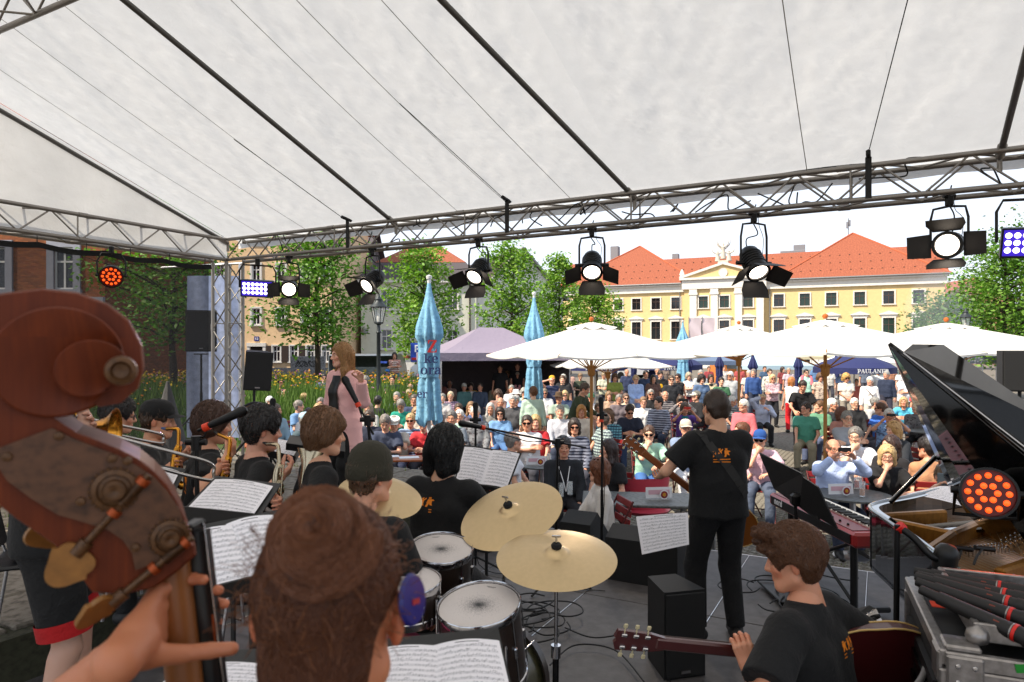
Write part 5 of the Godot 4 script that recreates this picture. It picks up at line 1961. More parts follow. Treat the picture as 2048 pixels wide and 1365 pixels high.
	for s in 8:
		put("awning_stripe",bx(Vector3(.34,.04,.9)),mat("awning%d" % (s % 2),Color(.8,.15,.12) if s % 2 else Color(.85,.85,.85),.8),st,Transform3D(Basis(Vector3.RIGHT,.35),Vector3(-1.2+s*.342,2.25,1.1)))
	lantern("black street lantern between the cream house tree and the blue parasol",gx(757,18.0),3.87)
	lantern("distant street lantern before the smoky tree",gx(1932,27.0),4.05)
	var sg:=thing("no_entry_sign","round red no entry sign on a post before the palace","sign",gx(1350,50.0))
	stick("post",Vector3.ZERO,Vector3(0,2.7,0),.035,mats["zinc"],sg)
	put("disc",B.new().lathe([Vector2(.34,0),Vector2(.34,.02),Vector2(0,.021)],20,Transform3D(Basis(Vector3.RIGHT,PI/2),Vector3(0,2.3,.05))).mesh(),mat("sign_red",Color(.75,.07,.07),.4),sg)
	put("bar",bx(Vector3(.46,.11,.012)),mat("sign_white",Color(.9,.9,.9),.4),sg,tf(Vector3(0,2.3,.078)))
	var ps:=thing("parking_sign","blue parking sign on a post beside the closed blue parasol","sign",gx(834,27.0))
	stick("post",Vector3.ZERO,Vector3(0,2.75,0),.035,mats["zinc"],ps)
	put("plate",bx(Vector3(.5,.75,.03),.01),mat("sign_blue",Color(.08,.25,.65),.4),ps,tf(Vector3(0,2.35,.05)))
	letters("P",.4,mats["sign_white"],ps,tf(Vector3(0,2.5,.07)))
	put("stripe",bx(Vector3(.42,.1,.01)),mats["sign_red"],ps,tf(Vector3(0,2.1,.07)))
	put("lower_plate",B.new().lathe([Vector2(.28,0),Vector2(.28,.02),Vector2(0,.021)],18,Transform3D(Basis(Vector3.RIGHT,PI/2),Vector3(0,1.6,.05))).mesh(),mats["sign_white"],ps)
	var sh:=thing("metal_shelter","grey rounded sheet metal shelter with dark opening behind the singer","shelter",gx(735,28.0,.6),-.1)
	var sb:=B.new()
	var arc:=[]
	for k in 11:
		var w:=PI*.5*k/10.0
		arc.append(Vector2(-cos(w)*1.3,sin(w)*1.05))
	for k in 10:
		var a: Vector2=arc[k]
		var c: Vector2=arc[k+1]
		sb.quad(Vector3(-1.4,a.y+.7,a.x),Vector3(-1.4,c.y+.7,c.x),Vector3(1.4,c.y+.7,c.x),Vector3(1.4,a.y+.7,a.x))
	var zm:=mat("sheet_metal",Color(.62,.64,.66),.35,.7,{"tex": "patch"})
	put("roof_shell",B.new().grid(2,12,func(x,y):
		var w: float=PI*.62*y/12.0
		return Vector3(-1.4+1.4*x,.55+sin(w)*1.15,1.25*-cos(w)+.2)).mesh(),zm,sh)
	for e in [-1.4,1.4]:
		var poly:=PackedVector2Array()
		for k in 13:
			var w:=PI*.62*k/12.0
			poly.append(Vector2(-cos(w)*1.25+.2,.55+sin(w)*1.15))
		poly.append(Vector2(.75,.0))
		poly.append(Vector2(-1.05,.0))
		put("end_panel",B.new().prism(poly,.03,Transform3D(Basis(Vector3.UP,-PI/2),Vector3(e,0,0))).mesh(),zm,sh)
	put("floor",bx(Vector3(2.7,.1,1.7)),mat("shelter_floor",Color(.30,.30,.31),.9),sh,tf(Vector3(0,.05,-.1)))
	put("back_panel",bx(Vector3(2.7,1.1,.05)),zm,sh,tf(Vector3(0,.6,-.9)))
	put("gas_strut",B.new().tube([Vector3(1.3,.5,.4),Vector3(1.3,1.5,.6)],.02,6).mesh(),mats["alu"],sh)
	put("sticker",bx(Vector3(.35,.12,.01)),mats["sign_blue"],sh,Transform3D(Basis(Vector3.RIGHT,-.9),Vector3(.9,1.36,.88)))
	var fe:=thing("iron_fence","low black iron railing behind the woman in red stripes","fence",gx(800,29.0,.5))
	for k in 16:
		stick("bar",Vector3(-1.2+k*.16,0,0),Vector3(-1.2+k*.16,.8,0),.012,mats["iron"],fe,5)
	for y in [.15,.72]:
		stick("rail",Vector3(-1.3,y,.0),Vector3(1.3,y,.0),.016,mats["iron"],fe,5)
	var bw:=thing("boundary_wall","long white wall with terracotta coping before the white house","wall",gx(865,40.0))
	put("wall_slab",bx(Vector3(7.5,2.0,.3),.02),wallmat("boundary",Color(.80,.79,.77)),bw,tf(Vector3(0,1.0,0)))
	put("coping",bx(Vector3(7.6,.16,.5),.03),mats["roof_orange"],bw,tf(Vector3(0,2.08,0)))
	put("sign_board",bx(Vector3(1.9,.5,.06),.01),mat("board_grey",Color(.55,.56,.57),.7),bw,tf(Vector3(-.6,2.45,.3)))
	var car:=thing("parked_car","white parked car beside the small parasol, in front of the palace","car",gx(1262,60.0),.2)
	put("body",B.new().prism(PackedVector2Array([Vector2(-2.0,.35),Vector2(2.0,.35),Vector2(2.05,.75),Vector2(1.35,.9),Vector2(.75,1.42),Vector2(-.95,1.42),Vector2(-1.6,.95),Vector2(-2.05,.85)]),1.6).mesh(),mat("car_white",Color(.85,.85,.85),.2,.0,{"clearcoat_enabled": true,"clearcoat": 1.0}),car)
	put("side_window",B.new().prism(PackedVector2Array([Vector2(-1.3,.95),Vector2(1.1,.95),Vector2(.68,1.34),Vector2(-.9,1.34)]),1.62).mesh(),mats["palace_glass"],car)
	for x in [-1.25,1.25]:
		for z in [-.72,.72]:
			put("wheel",B.new().lathe([Vector2(.0,-.1),Vector2(.3,-.1),Vector2(.32,0),Vector2(.3,.1),Vector2(.0,.1)],16,Transform3D(Basis(Vector3.RIGHT,PI/2),Vector3(x,.32,z))).mesh(),mat("tyre",Color(.05,.05,.05),.9),car)
	for q in [[1378.0,"white and pink feather banner before the palace, nearest the blue parasol"],[1405.0,"white printed banner before the palace portico"]]:
		var bn:=thing("flag_banner",q[1],"banner",gx(q[0],55.0))
		stick("pole",Vector3.ZERO,Vector3(0,5.2,0),.03,mats["zinc"],bn)
		put("flag",B.new().grid(4,10,func(x,y): return Vector3(.25*x,2.6+.25*y,.06*sin(y*1.1+x))).mesh(),mat("flag_cloth",Color(.82,.76,.78),.85,.0,{"backlight_enabled": true,"backlight": Color(.5,.5,.5)}),bn)
	var gs:=thing("glass_shelter","glass shelter with dark blue sign beyond the navy parasol","shelter",gx(1800,46.0))
	for x in [-1.8,-.6,.6,1.8]:
		stick("post",Vector3(x,0,0),Vector3(x,2.6,0),.04,mats["zinc"],gs)
	for k in 3:
		put("pane",bx(Vector3(1.12,2.3,.02)),mat("shelter_glass",Color(.6,.75,.72,.4),.05,.0,{"transparency": BaseMaterial3D.TRANSPARENCY_ALPHA}),gs,tf(Vector3(-1.2+1.2*k,1.25,0)))
	put("roof",bx(Vector3(4.2,.12,1.6),.02),mats["zinc"],gs,tf(Vector3(0,2.66,0)))
	put("sign_board",bx(Vector3(.9,1.2,.08),.01),mat("sign_deep_blue",Color(.1,.16,.36),.5),gs,tf(Vector3(-1.9,1.7,.1)))
func pts_at(a: Array)->Array:
	return a.map(func(e): return at(e[0],e[1],e[2]))
func slab_b(p: Array, thick: float, o := Vector3.ZERO) -> B:
	var b:=B.new()
	var n: Vector3=(p[1]-p[0]).cross(p[p.size()-1]-p[0]).normalized()
	var z:=p.size()
	for k in range(1,z-1):
		b.tri(p[0]-o,p[k]-o,p[k+1]-o)
		b.tri(p[0]-o-n*thick,p[k+1]-o-n*thick,p[k]-o-n*thick)
	for k in z:
		var a: Vector3=p[k]-o
		var c: Vector3=p[(k+1) % z]-o
		b.quad(a,a-n*thick,c-n*thick,c)
	return b
func sheet_texture(seed_: int,dense:=true)->ImageTexture:
	var q:=RandomNumberGenerator.new()
	q.seed=seed_
	var w:=360
	var h:=480
	var im:=Image.create(w,h,false,Image.FORMAT_RGB8)
	im.fill(Color(.90,.89,.90))
	var ink:=Color(.22,.22,.25)
	im.fill_rect(Rect2i(120,16,130,6),ink)
	for s in 10:
		var y:=44+s*43
		for l in 5:
			im.fill_rect(Rect2i(22,y+l*4,w-44,1),Color(.5,.5,.53))
		for b in 5:
			im.fill_rect(Rect2i(22+b*79,y,1,17),ink)
		var x:=40
		while x<w-34:
			if q.randf()<(.8 if dense else .5):
				var yy:=y+q.randi_range(-3,15)
				im.fill_rect(Rect2i(x,yy,4,3),ink)
				im.fill_rect(Rect2i(x+3,yy-11,1,12),ink)
				if q.randf()<.4:
					im.fill_rect(Rect2i(x+3,yy-11,11,2),ink)
			x+=q.randi_range(8,15)
		if q.randf()<.7:
			im.fill_rect(Rect2i(60+q.randi_range(0,200),y-9,12,4),ink)
	return ImageTexture.create_from_image(im)
func sheet_mat(k: int)->StandardMaterial3D:
	return mat("sheet%d" % k,Color.WHITE,.85,.0,{"albedo_texture": sheet_texture(k) if not mats.has("sheet%d" % k) else null})
func page(called: String, label: String, p: Array, k: int, wave := 0.01) -> void:
	var n: Vector3=(p[1]-p[0]).cross(p[3]-p[0]).normalized()
	var b:=B.new()
	b.grid(14,4,func(x,y):
		var q: Vector3=p[0].lerp(p[1],x/14.0).lerp(p[3].lerp(p[2],x/14.0),y/4.0)
		return q-p[0]+n*(wave*sin(PI*x/14.0)+.004))
	for j in b.u.size():
		b.u[j]=Vector2(b.u[j].x,1.0-b.u[j].y)
	var o:=put(called,b.mesh(),sheet_mat(k),null,tf(p[0]))
	tag(o,label,"sheet music","sheets of music on the stands")
func music_stand(label: String, p: Array, floor_y: float, pages: Array) -> void:
	var c: Vector3=(p[0]+p[1]+p[2]+p[3])/4.0
	var n: Vector3=(p[1]-p[0]).cross(p[3]-p[0]).normalized()
	var foot:=Vector3(c.x,floor_y,c.z)-Vector3(n.x,0,n.z)*.06
	var t:=thing("music_stand",label,"music stand",foot,.0,"black orchestra music stands")
	var m:=mat("stand_black",Color(.085,.085,.09),.55,.0,{"tex": "patch","bump": "fine","heightmap_scale": .03})
	put("desk",slab_b(p,.006,foot).mesh(),m,t)
	var lip: Vector3=n*.05
	put("ledge",slab_b([p[0]+lip,p[1]+lip,p[1]-n*.008,p[0]-n*.008],.006,foot).mesh(),m,t)
	stick("post",Vector3(0,.05,0),c-foot-n*.02,.011,m,t)
	put("tilt_joint",bx(Vector3(.05,.07,.05),.01),m,t,tf(c-foot-n*.035))
	for k in 3:
		var w:=k*TAU/3+.4
		stick("leg",Vector3(0,.18,0),Vector3(cos(w)*.27,.01,sin(w)*.27),.009,m,t,6)
	for q in pages:
		var e:=[]
		for uv in [[q[1],q[2]],[q[3],q[2]],[q[3],q[4]],[q[1],q[4]]]:
			e.append(p[0].lerp(p[1],uv[0]).lerp(p[3].lerp(p[2],uv[0]),uv[1])+n*.006)
		page("music_sheet",q[0],e,q[5],.012)
func boom_mic(label: String,foot: Vector3,joint: Vector3,tip: Vector3,tail: Vector3,band:=true)->void:
	var t:=thing("microphone_stand",label,"microphone stand",foot,.0,"microphone stands on the stage")
	var m:=mat("mic_black",Color(.035,.035,.04),.45,.3)
	var j:=joint-foot
	stick("tube",Vector3(0,.06,0),Vector3(j.x,j.y,j.z),.01,m,t)
	stick("sleeve",Vector3(0,.1,0).lerp(j,.02),Vector3.ZERO.lerp(j,.5),.014,m,t)
	for k in 3:
		var w:=k*TAU/3+.2
		stick("leg",Vector3(0,.14,0),Vector3(cos(w)*.3,.012,sin(w)*.3),.01,m,t,7)
	put("clutch",B.new().tube([j-Vector3(0,.04,0),j+Vector3(0,.03,0)],.024,10).tube([j+Vector3(-.05,0,0),j+Vector3(.05,0,0)],.016,8).mesh(),m,t)
	if tip!=joint:
		stick("boom",tail-foot,tip-foot,.008,m,t)
		var d:=(tip-tail).normalized()
		put("microphone",B.new().tube([tip-foot,tip-foot+d*.02,tip-foot+d*.15],[.014,.017,.023],12).tube([tip-foot+d*.15,tip-foot+d*.17,tip-foot+d*.19,tip-foot+d*.2],[.025,.027,.022,.01],12).mesh(),m,t)
		if band:
			put("ring",B.new().tube([tip-foot-d*.03,tip-foot+d*.0],.02,10).mesh(),mat("ring_orange",Color(.85,.22,.06),.5),t)
		hose("cable",[tip-foot,tip.lerp(tail,.4)-foot-Vector3(0,.04,0),joint-foot-Vector3(0,.05,.02),Vector3(.02,j.y*.5,.02),Vector3(.03,.08,.03),Vector3(.4,.01,.1)],.004,m,t)
func chair(label: String,foot: Vector3,yaw: float,c: Color,seat:=.45,group:="")->Node3D:
	var t:=thing("shell_chair",label,"chair",foot,yaw,group)
	var m:=plain("chairshell"+c.to_html(false),c,.5)
	put("seat",B.new().box(Vector3(.42,.025,.42),Vector3(0,seat,.02),.01).mesh(),m,t)
	var b:=B.new()
	for sd in 2:
		b.grid(10,8,func(x,y):
			var u: float=x/10.0-.5
			var v: float=y/8.0
			var q:=Vector3(u*(.42+.02*v),seat+.06+v*.34,-.2-.07*v+.09*u*u+(.012 if sd else .0))
			return Vector3(-q.x if sd==0 else q.x,q.y,q.z))
	put("backrest",b.mesh(),m,t)
	put("back_rim",B.new().tube(range(11).map(func(k): return Vector3((k/10.0-.5)*.44,seat+.4,-.264+.09*pow(k/10.0-.5,2.0))),.011,8).mesh(),plain("chairrim"+c.to_html(false),c.lightened(.45),.5),t)
	for s in [-1.0,1.0]:
		stick("leg",Vector3(s*.19,0,.2),Vector3(s*.17,seat,.17),.011,mats["alu"],t,8)
		stick("leg",Vector3(s*.19,0,-.22),Vector3(s*.17,seat,-.15),.011,mats["alu"],t,8)
		stick("back_post",Vector3(s*.17,seat,-.17),Vector3(s*.18,seat+.3,-.27),.01,mats["alu"],t,8)
	return t
func speaker(label: String,xf: Transform3D,w: float,h: float,d: float)->Node3D:
	var t:=thing("loudspeaker",label,"loudspeaker",xf.origin,.0,"")
	t.transform=xf
	var m:=plain("speaker_black",Color(.055,.055,.06),.75)
	put("cabinet",B.new().prism(PackedVector2Array([Vector2(-w/2,d/2),Vector2(w/2,d/2),Vector2(w*.36,-d/2),Vector2(-w*.36,-d/2)]),h,Transform3D(Basis(Vector3(1,0,0),Vector3(0,0,1),Vector3(0,-1,0)),Vector3.ZERO)).mesh(),m,t)
	put("grille",bx(Vector3(w*.94,h*.95,.012),.004),mat("grille",Color(.09,.09,.095),.8,.0,{"bump": "speck","heightmap_scale": .3,"uv1_scale": Vector3.ONE*9.0}),t,tf(Vector3(0,0,d/2+.007)))
	put("badge",bx(Vector3(.06,.015,.004)),mats["alu"],t,tf(Vector3(0,-h*.42,d/2+.015)))
	return t
func tripod(label: String,foot: Vector3,h: float,group:="loudspeaker stands")->void:
	var t:=thing("speaker_stand",label,"stand",foot,.0,group)
	stick("pole",Vector3(0,.1,0),Vector3(0,h,0),.018,mats["lamp_black"],t)
	stick("sleeve",Vector3(0,.3,0),Vector3(0,h*.55,0),.024,mats["lamp_black"],t)
	for k in 3:
		var w:=k*TAU/3+.9
		stick("leg",Vector3(0,.6,0),Vector3(cos(w)*.5,.02,sin(w)*.5),.014,mats["lamp_black"],t,8)
		stick("brace",Vector3(0,.2,0),Vector3(cos(w)*.25,.31,sin(w)*.25),.008,mats["lamp_black"],t,6)
	put("top_plate",bx(Vector3(.2,.02,.14)),mats["lamp_black"],t,tf(Vector3(0,h,0)))
func cymbal(label: String,c: Vector3,r: float,tilt: Vector3,stand_foot: Vector3)->void:
	var n:=tilt.normalized()
	var s:=thing("cymbal_stand","chrome and black stand carrying the %s" % label,"stand",stand_foot,.0,"cymbal stands of the drum kit")
	var chrome:=mat("chrome",Color(.75,.75,.76),.14,1.0)
	var blk:=mat("mic_black",Color(.035,.035,.04),.45,.3)
	var top:=c-stand_foot
	stick("tube",Vector3(0,.2,0),top*.6+Vector3(0,.0,0),.014,mat("dark_chrome",Color(.2,.2,.2),.25,.9),s)
	stick("rod",top*.6,top-n*.01,.008,chrome,s)
	put("clamp",B.new().tube([top*.58,top*.63],.022,10).mesh(),chrome,s)
	for k in 3:
		var w:=k*TAU/3+.05
		stick("leg",Vector3(0,.26,0),Vector3(cos(w)*.33,.02,sin(w)*.33),.011,blk,s,7)
		put("rubber_foot",B.new().tube([Vector3(cos(w)*.3,.035,sin(w)*.3),Vector3(cos(w)*.36,.022,sin(w)*.36)],.018,8).mesh(),blk,s)
	var t:=thing("cymbal",label,"cymbal",c,.0,"bronze cymbals of the drum kit")
	var xf:=looking(Vector3.ZERO,n)
	var br:=mat("bronze",Color(.80,.70,.53),.42,.7,{"tex": "weave","rtex": "patch","uv1_scale": Vector3.ONE*2.0})
	var prof:=[Vector2(r,-.022),Vector2(r*.75,-.008)]
	for k in 34:
		var f:=.74-.5*k/33.0
		prof.append(Vector2(r*f,-.008+.012*(.75-f)/.5+(.0006 if k % 2 else -.0002)))
	prof+=[Vector2(r*.2,.006),Vector2(r*.17,.014),Vector2(r*.1,.026),Vector2(r*.03,.03)]
	put("bow",B.new().lathe(prof,72,xf).lathe([Vector2(r*.03,.027),Vector2(r*.17,.01),Vector2(r*.2,.003),Vector2(r*.75,-.011),Vector2(r,-.022)],72,xf).mesh(),br,t)
	put("felt",B.new().lathe([Vector2(.022,.028),Vector2(.024,.04),Vector2(.018,.048),Vector2(.0,.049)],14,xf).mesh(),mat("felt",Color(.06,.06,.06),.95),t)
	put("wing_nut",B.new().tube([n*.045,n*.085],.005,8).box(Vector3(.04,.012,.006),n*.082,.003,xf.basis).mesh(),chrome,t)
func drum(called: String,label: String,c: Vector3,axis: Vector3,r: float,h: float,floor_y: float,legs: bool)->void:
	var t:=thing(called,label,"drum",Vector3(c.x,floor_y,c.z),.0,"drums of the kit")
	var o:=c-t.position
	var xf:=looking(o,axis)
	var chrome: Material=mats["chrome"]
	var shell:=mat("drum_shell",Color(.16,.10,.06),.25,.0,{"tex": "stain","uv1_scale": Vector3.ONE*5.0,"clearcoat_enabled": true,"clearcoat": .8})
	put("shell",B.new().lathe([Vector2(r,-h),Vector2(r,-.01)],40,xf).mesh(),shell,t)
	put("skin",B.new().lathe([Vector2(r*1.0,.0),Vector2(r*.985,.003),Vector2(.0,.003)],40,xf).mesh(),mat("drum_skin",Color.WHITE,.7,.0,{"albedo_texture": skin_texture()}),t)
	var sk: MeshInstance3D=t.get_node("skin")
	sk.mesh=drum_head(r*.985,xf)
	put("hoop",B.new().lathe([Vector2(r*1.03,-.02),Vector2(r*1.04,-.018),Vector2(r*1.04,.012),Vector2(r*1.02,.016),Vector2(r*1.0,.012),Vector2(r*1.0,.0)],40,xf).mesh(),chrome,t)
	put("hoop",B.new().lathe([Vector2(r*1.03,-h-.01),Vector2(r*1.04,-h+.02),Vector2(r*1.01,-h+.024)],40,xf).mesh(),chrome,t)
	for k in 8:
		var w:=TAU*k/8.0+.2
		var p:=Vector3(cos(w)*r*1.035,0,sin(w)*r*1.035)
		stick("tension_rod",xf*(p+Vector3(0,-h+.01,0)),xf*(p+Vector3(0,.012,0)),.0035,chrome,t,6)
		put("lug",bx(Vector3(.018,.05,.018),.006),chrome,t,xf*Transform3D(Basis(Vector3.UP,-w),p*.985+Vector3(0,-h*.5,0)))
	if legs:
		for k in 3:
			var w:=TAU*k/3.0+.5
			var p:=xf*Vector3(cos(w)*r*1.06,-h*.3,sin(w)*r*1.06)
			stick("leg",p,Vector3(p.x*1.15,.0,p.z*1.15),.006,chrome,t,7)
func drum_head(r: float,xf: Transform3D)->ArrayMesh:
	var b:=B.new()
	var cc:=b.vert(xf*Vector3(0,.004,0),xf.basis.y,Vector2(.5,.5))
	for k in 41:
		var w:=TAU*k/40.0
		b.vert(xf*Vector3(cos(w)*r,.003,sin(w)*r),xf.basis.y,Vector2(.5+cos(w)*.5,.5+sin(w)*.5))
	for k in 40:
		b.i.append_array([cc,cc+1+k,cc+2+k])
	return b.mesh()
func skin_texture() -> ImageTexture:
	if texes.has("skin"):
		return texes.skin
	var im:=Image.create(256,256,false,Image.FORMAT_RGB8)
	var q:=RandomNumberGenerator.new()
	q.seed=9
	im.fill(Color(.80,.77,.75))
	for k in 9000:
		var r:=absf(q.randfn())*34.0
		var w:=q.randf()*TAU
		var x:=int(128+cos(w)*r)
		var y:=int(128+sin(w)*r*.8)
		if x>1 and y>1 and x<254 and y<254:
			im.set_pixel(x,y,im.get_pixel(x,y).lerp(Color(.2,.2,.2),.4))
	im.fill_rect(Rect2i(100,20,34,3),Color(.3,.3,.3))
	im.fill_rect(Rect2i(106,25,22,2),Color(.4,.4,.4))
	texes.skin=ImageTexture.create_from_image(im)
	return texes.skin
func build_gear()->void:
	mat("chrome",Color(.75,.75,.76),.14,1.0)
	tripod("tripod stand under the loudspeaker beside the truss tower",gx(508,8.9,TER),1.32)
	speaker("black loudspeaker on a pole beside the truss tower",Transform3D(Basis(Vector3.UP,.5)*Basis(Vector3.RIGHT,.08)*Basis(Vector3.BACK,-.06),at(513,741,8.9)),.34,.5,.3)
	tripod("tripod stand behind the gauze in front of the blue banner",gx(402,12.0,TER+.1),1.5)
	speaker("black loudspeaker behind the gauze in front of the blue banner",Transform3D(Basis(Vector3.UP,.35),at(404,663,12.0)),.5,.72,.42)
	tripod("tripod stand under the loudspeaker behind the piano lid",gx(2040,7.4,.0),2.0)
	speaker("black loudspeaker at the picture's edge behind the piano lid",Transform3D(Basis(Vector3.UP,-.3),at(2042,742,7.4)),.46,.44,.36)
	var bn:=thing("blue_banner","tall pale blue cloth banner behind the truss tower","banner",gx(425,12.6,TER))
	put("cloth",B.new().grid(16,20,func(x,y): return Vector3(-.48+.98*x/16.0,.05+3.0*y/20.0,.02*sin(x*.9+y*.2))).mesh(),mat("banner_blue",Color(.60,.65,.78),.8,.0,{"backlight_enabled": true,"backlight": Color(.5,.5,.5),"tex": "patch"}),bn)
	stick("crossbar",Vector3(-.95,3.2,0),Vector3(.55,3.28,0),.02,mats["alu"],bn)
	stick("pole",Vector3(.5,0,0),Vector3(.5,3.28,0),.02,mats["alu"],bn)
	var cone:=thing("covered_parasol","grey cone shaped cover over a closed parasol behind the gauze","cover",gx(335,9.9,TER))
	put("cover",B.new().grid(28,10,func(x,y):
		var w=-TAU*x/28.0
		var r:=lerpf(.02,.3,y/10.0)*(1.0+.06*sin(w*7.0))
		return Vector3(cos(w)*r,1.2-1.1*y/10.0,sin(w)*r)).mesh(),mat("cover_grey",Color(.48,.47,.46),.85,.0,{"bump": "folds","heightmap_scale": 1.0}),cone)
	stick("pole",Vector3.ZERO,Vector3(0,1.21,0),.02,mats["alu"],cone)
	music_stand("black music stand behind the double bass neck, tilted flat",pts_at([[352,1034,2.75],[508,1050,2.72],[562,968,3.12],[432,952,3.15]]),TER,[["long handwritten sheet spread over the flat music stand",.06,.06,.93,.86,1]])
	music_stand("black music stand between bass scroll and hair bun with two sheets",pts_at([[392,1205,1.98],[650,1140,1.98],[597,1012,2.25],[352,1060,2.25]]),TER,[["printed sheet on the stand nearest the bass neck",.03,.05,.5,.86,2],["printed sheet overlapping its neighbour beside the hair bun",.4,.1,.78,.9,3]])
	music_stand("black music stand in front of the saxophone player with cap",pts_at([[270,978,3.5],[345,992,3.5],[372,938,3.75],[285,925,3.75]]),TER,[["small sheet on the music stand by the trombone slides",.15,.2,.9,.8,4]])
	music_stand("black music stand before the woman with black hair",pts_at([[908,966,4.5],[1014,984,4.5],[1044,906,4.66],[928,890,4.66]]),DECK,[["open sheet music, page beside the woman with black hair",.02,.06,.5,.93,5],["open sheet music, page towards the microphone stand",.5,.06,.97,.95,6]])
	music_stand("black music stand at the bottom edge before the drums",pts_at([[690,1440,1.38],[1040,1440,1.38],[996,1256,1.6],[735,1282,1.6]]),TER,[["large chord sheet at the bottom edge before the drums",.0,.1,.58,.78,7],["large chord sheet at the bottom edge beside the floor tom",.5,.1,.98,.8,8]])
	music_stand("black music stand at the bottom edge behind the bass neck",pts_at([[240,1450,1.3],[560,1440,1.3],[545,1296,1.5],[395,1306,1.5]]),TER,[["white sheet at the bottom edge behind the bass neck",.02,.1,.95,.68,9]])
	music_stand("flat music stand before the long haired saxophone player",pts_at([[505,905,5.2],[590,925,5.2],[610,890,5.5],[530,875,5.5]]),TER,[["sheet lying on the stand between the two saxophones",.1,.1,.9,.9,4]])
	music_stand("black music stand with its back turned, before the boy in black",pts_at([[690,905,5.2],[572,888,5.2],[580,872,5.35],[690,885,5.35]]),TER,[])
	speaker("upright black monitor box beside the standing guitarist's legs",Transform3D(Basis(Vector3.UP,.25),gx(1346,4.2,DECK+.26)),.27,.52,.3)
	page("music_sheet","two page sheet leaning on the box before the standing guitarist",pts_at([[1284,1110,4.28],[1378,1090,4.3],[1376,1026,4.36],[1272,1034,4.36]]),10,.02)
	for q in [[1300,5.9,.62,"large black wedge monitor at the stage edge before the tables"],[1172,6.5,.3,"small black wedge monitor beside the cream jacket woman"],[960,6.9,.5,"black wedge monitor behind the drum cymbal"]]:
		var wd:=thing("wedge_monitor",q[3],"loudspeaker",gx(q[0],q[1],DECK),-.5,"wedge monitors on the stage")
		var w: float=q[2]
		put("cabinet",B.new().prism(PackedVector2Array([Vector2(-.26,0),Vector2(.24,0),Vector2(.24,.16),Vector2(-.08,.44),Vector2(-.26,.36)]),w,Transform3D(Basis(Vector3.UP,PI/2*1.0),Vector3.ZERO)).mesh(),mats["speaker_black"],wd)
		put("grille",bx(Vector3(w*.9,.4,.014),.004),mats["grille"],wd,Transform3D(Basis(Vector3.RIGHT,.85),Vector3(0,.3,-.09)))
	boom_mic("microphone boom stand in the middle of the stage",gx(1110,5.6,DECK),at(1116,885,5.5),at(962,855,5.1),at(1172,896,5.7))
	boom_mic("straight microphone stand nearest the wooden parasol pole",gx(1204,6.2,DECK),at(1204,830,6.2),at(1203,838,6.2),at(1204,900,6.2))
	boom_mic("upright microphone in front of the crowd, left of the boom",gx(951,6.0,DECK),at(951,840,6.0),at(951,850,6.0),at(951,930,6.0))
	boom_mic("leaning microphone stand with orange ring beside the singer",gx(778,4.6,DECK),at(735,840,4.6),at(714,806,4.6),at(747,870,4.6))
	boom_mic("microphone on a stand aimed at the gold saxophone",gx(398,3.3,TER),at(392,885,3.3),at(418,852,3.3),at(395,862,3.3))
	boom_mic("thin black stand beside the upright drum at the tower",gx(541,5.6,TER),at(541,860,5.6),at(543,845,5.6),at(541,880,5.6))
	cymbal("upper ride cymbal, tilted, bright bronze",at(1020,1022,3.35),.262,Vector3(-.33,1.0,.42),gx(985,3.75,DECK))
	cymbal("lower crash cymbal nearest the guitarist",at(1113,1108,2.95),.262,Vector3(-.02,1.0,.22),gx(1110,2.95,DECK))
	cymbal("pale hi-hat cymbal behind the knitted cap",at(762,985,3.2),.2,Vector3(.25,1.0,.3),gx(745,3.25,DECK))
	drum("rack_tom","smaller tom drum with worn white skin under the ride cymbal",at(882,1100,3.2),Vector3(.05,1.0,.22),.146,.2,DECK,false)
	drum("floor_tom","larger floor tom with worn white skin nearest the camera",at(958,1212,2.8),Vector3(-.1,1.0,.2),.168,.32,DECK,true)
	drum("snare_drum","snare drum half hidden beside the bun haired woman",at(815,1165,2.9),Vector3(.0,1.0,.15),.14,.14,DECK,true)
	var bd:=thing("bass_drum","bass drum with tortoiseshell wrap behind the two toms","drum",gx(955,3.35,DECK),.0,"drums of the kit")
	var bxf:=looking(Vector3(.02,.29,0),Vector3(.45,.0,-.9))
	put("shell",B.new().lathe([Vector2(.25,-.2),Vector2(.25,.2)],44,bxf).mesh(),mat("drum_green",Color(.30,.29,.18),.25,.0,{"tex": "stain","uv1_scale": Vector3.ONE*4.0,"clearcoat_enabled": true,"clearcoat": .8}),bd)
	for y in [-.2,.18]:
		put("hoop",B.new().lathe([Vector2(.265,y-.015),Vector2(.275,y-.015),Vector2(.275,y+.03),Vector2(.255,y+.03)],44,bxf).mesh(),mats["drum_shell"],bd)
		put("skin",B.new().lathe([Vector2(.25,y+.004),Vector2(.0,y+.005)] if y>0 else [Vector2(.0,y-.005),Vector2(.25,y-.004)],44,bxf).mesh(),mat("skin_plain",Color(.8,.78,.75),.7),bd)
	for k in 8:
		var w:=TAU*k/8.0
		stick("tension_rod",bxf*Vector3(cos(w)*.272,-.2,sin(w)*.272),bxf*Vector3(cos(w)*.272,.2,sin(w)*.272),.004,mats["chrome"],bd,6)
	stick("tom_mount",Vector3(.0,.53,0),at(905,1125,3.2)-bd.position,.012,mats["chrome"],bd)
	for s in [-1.0,1.0]:
		stick("spur",Vector3(.1*s,.15,.1),Vector3(.42*s,.0,.3),.007,mats["chrome"],bd)
	var rug:=put("drum_rug",bx(Vector3(1.7,.012,1.6),.004),mat("rug",Color(.20,.19,.17),.98,.0,{"tex": "speck","bump": "speck","heightmap_scale": .4,"uv1_scale": Vector3.ONE*4.0}),null,Transform3D(Basis(Vector3.UP,.5),gx(930,2.85,DECK+.037)))
	tag(rug,"worn dark rug under the drum kit","rug")
	rng.seed=21
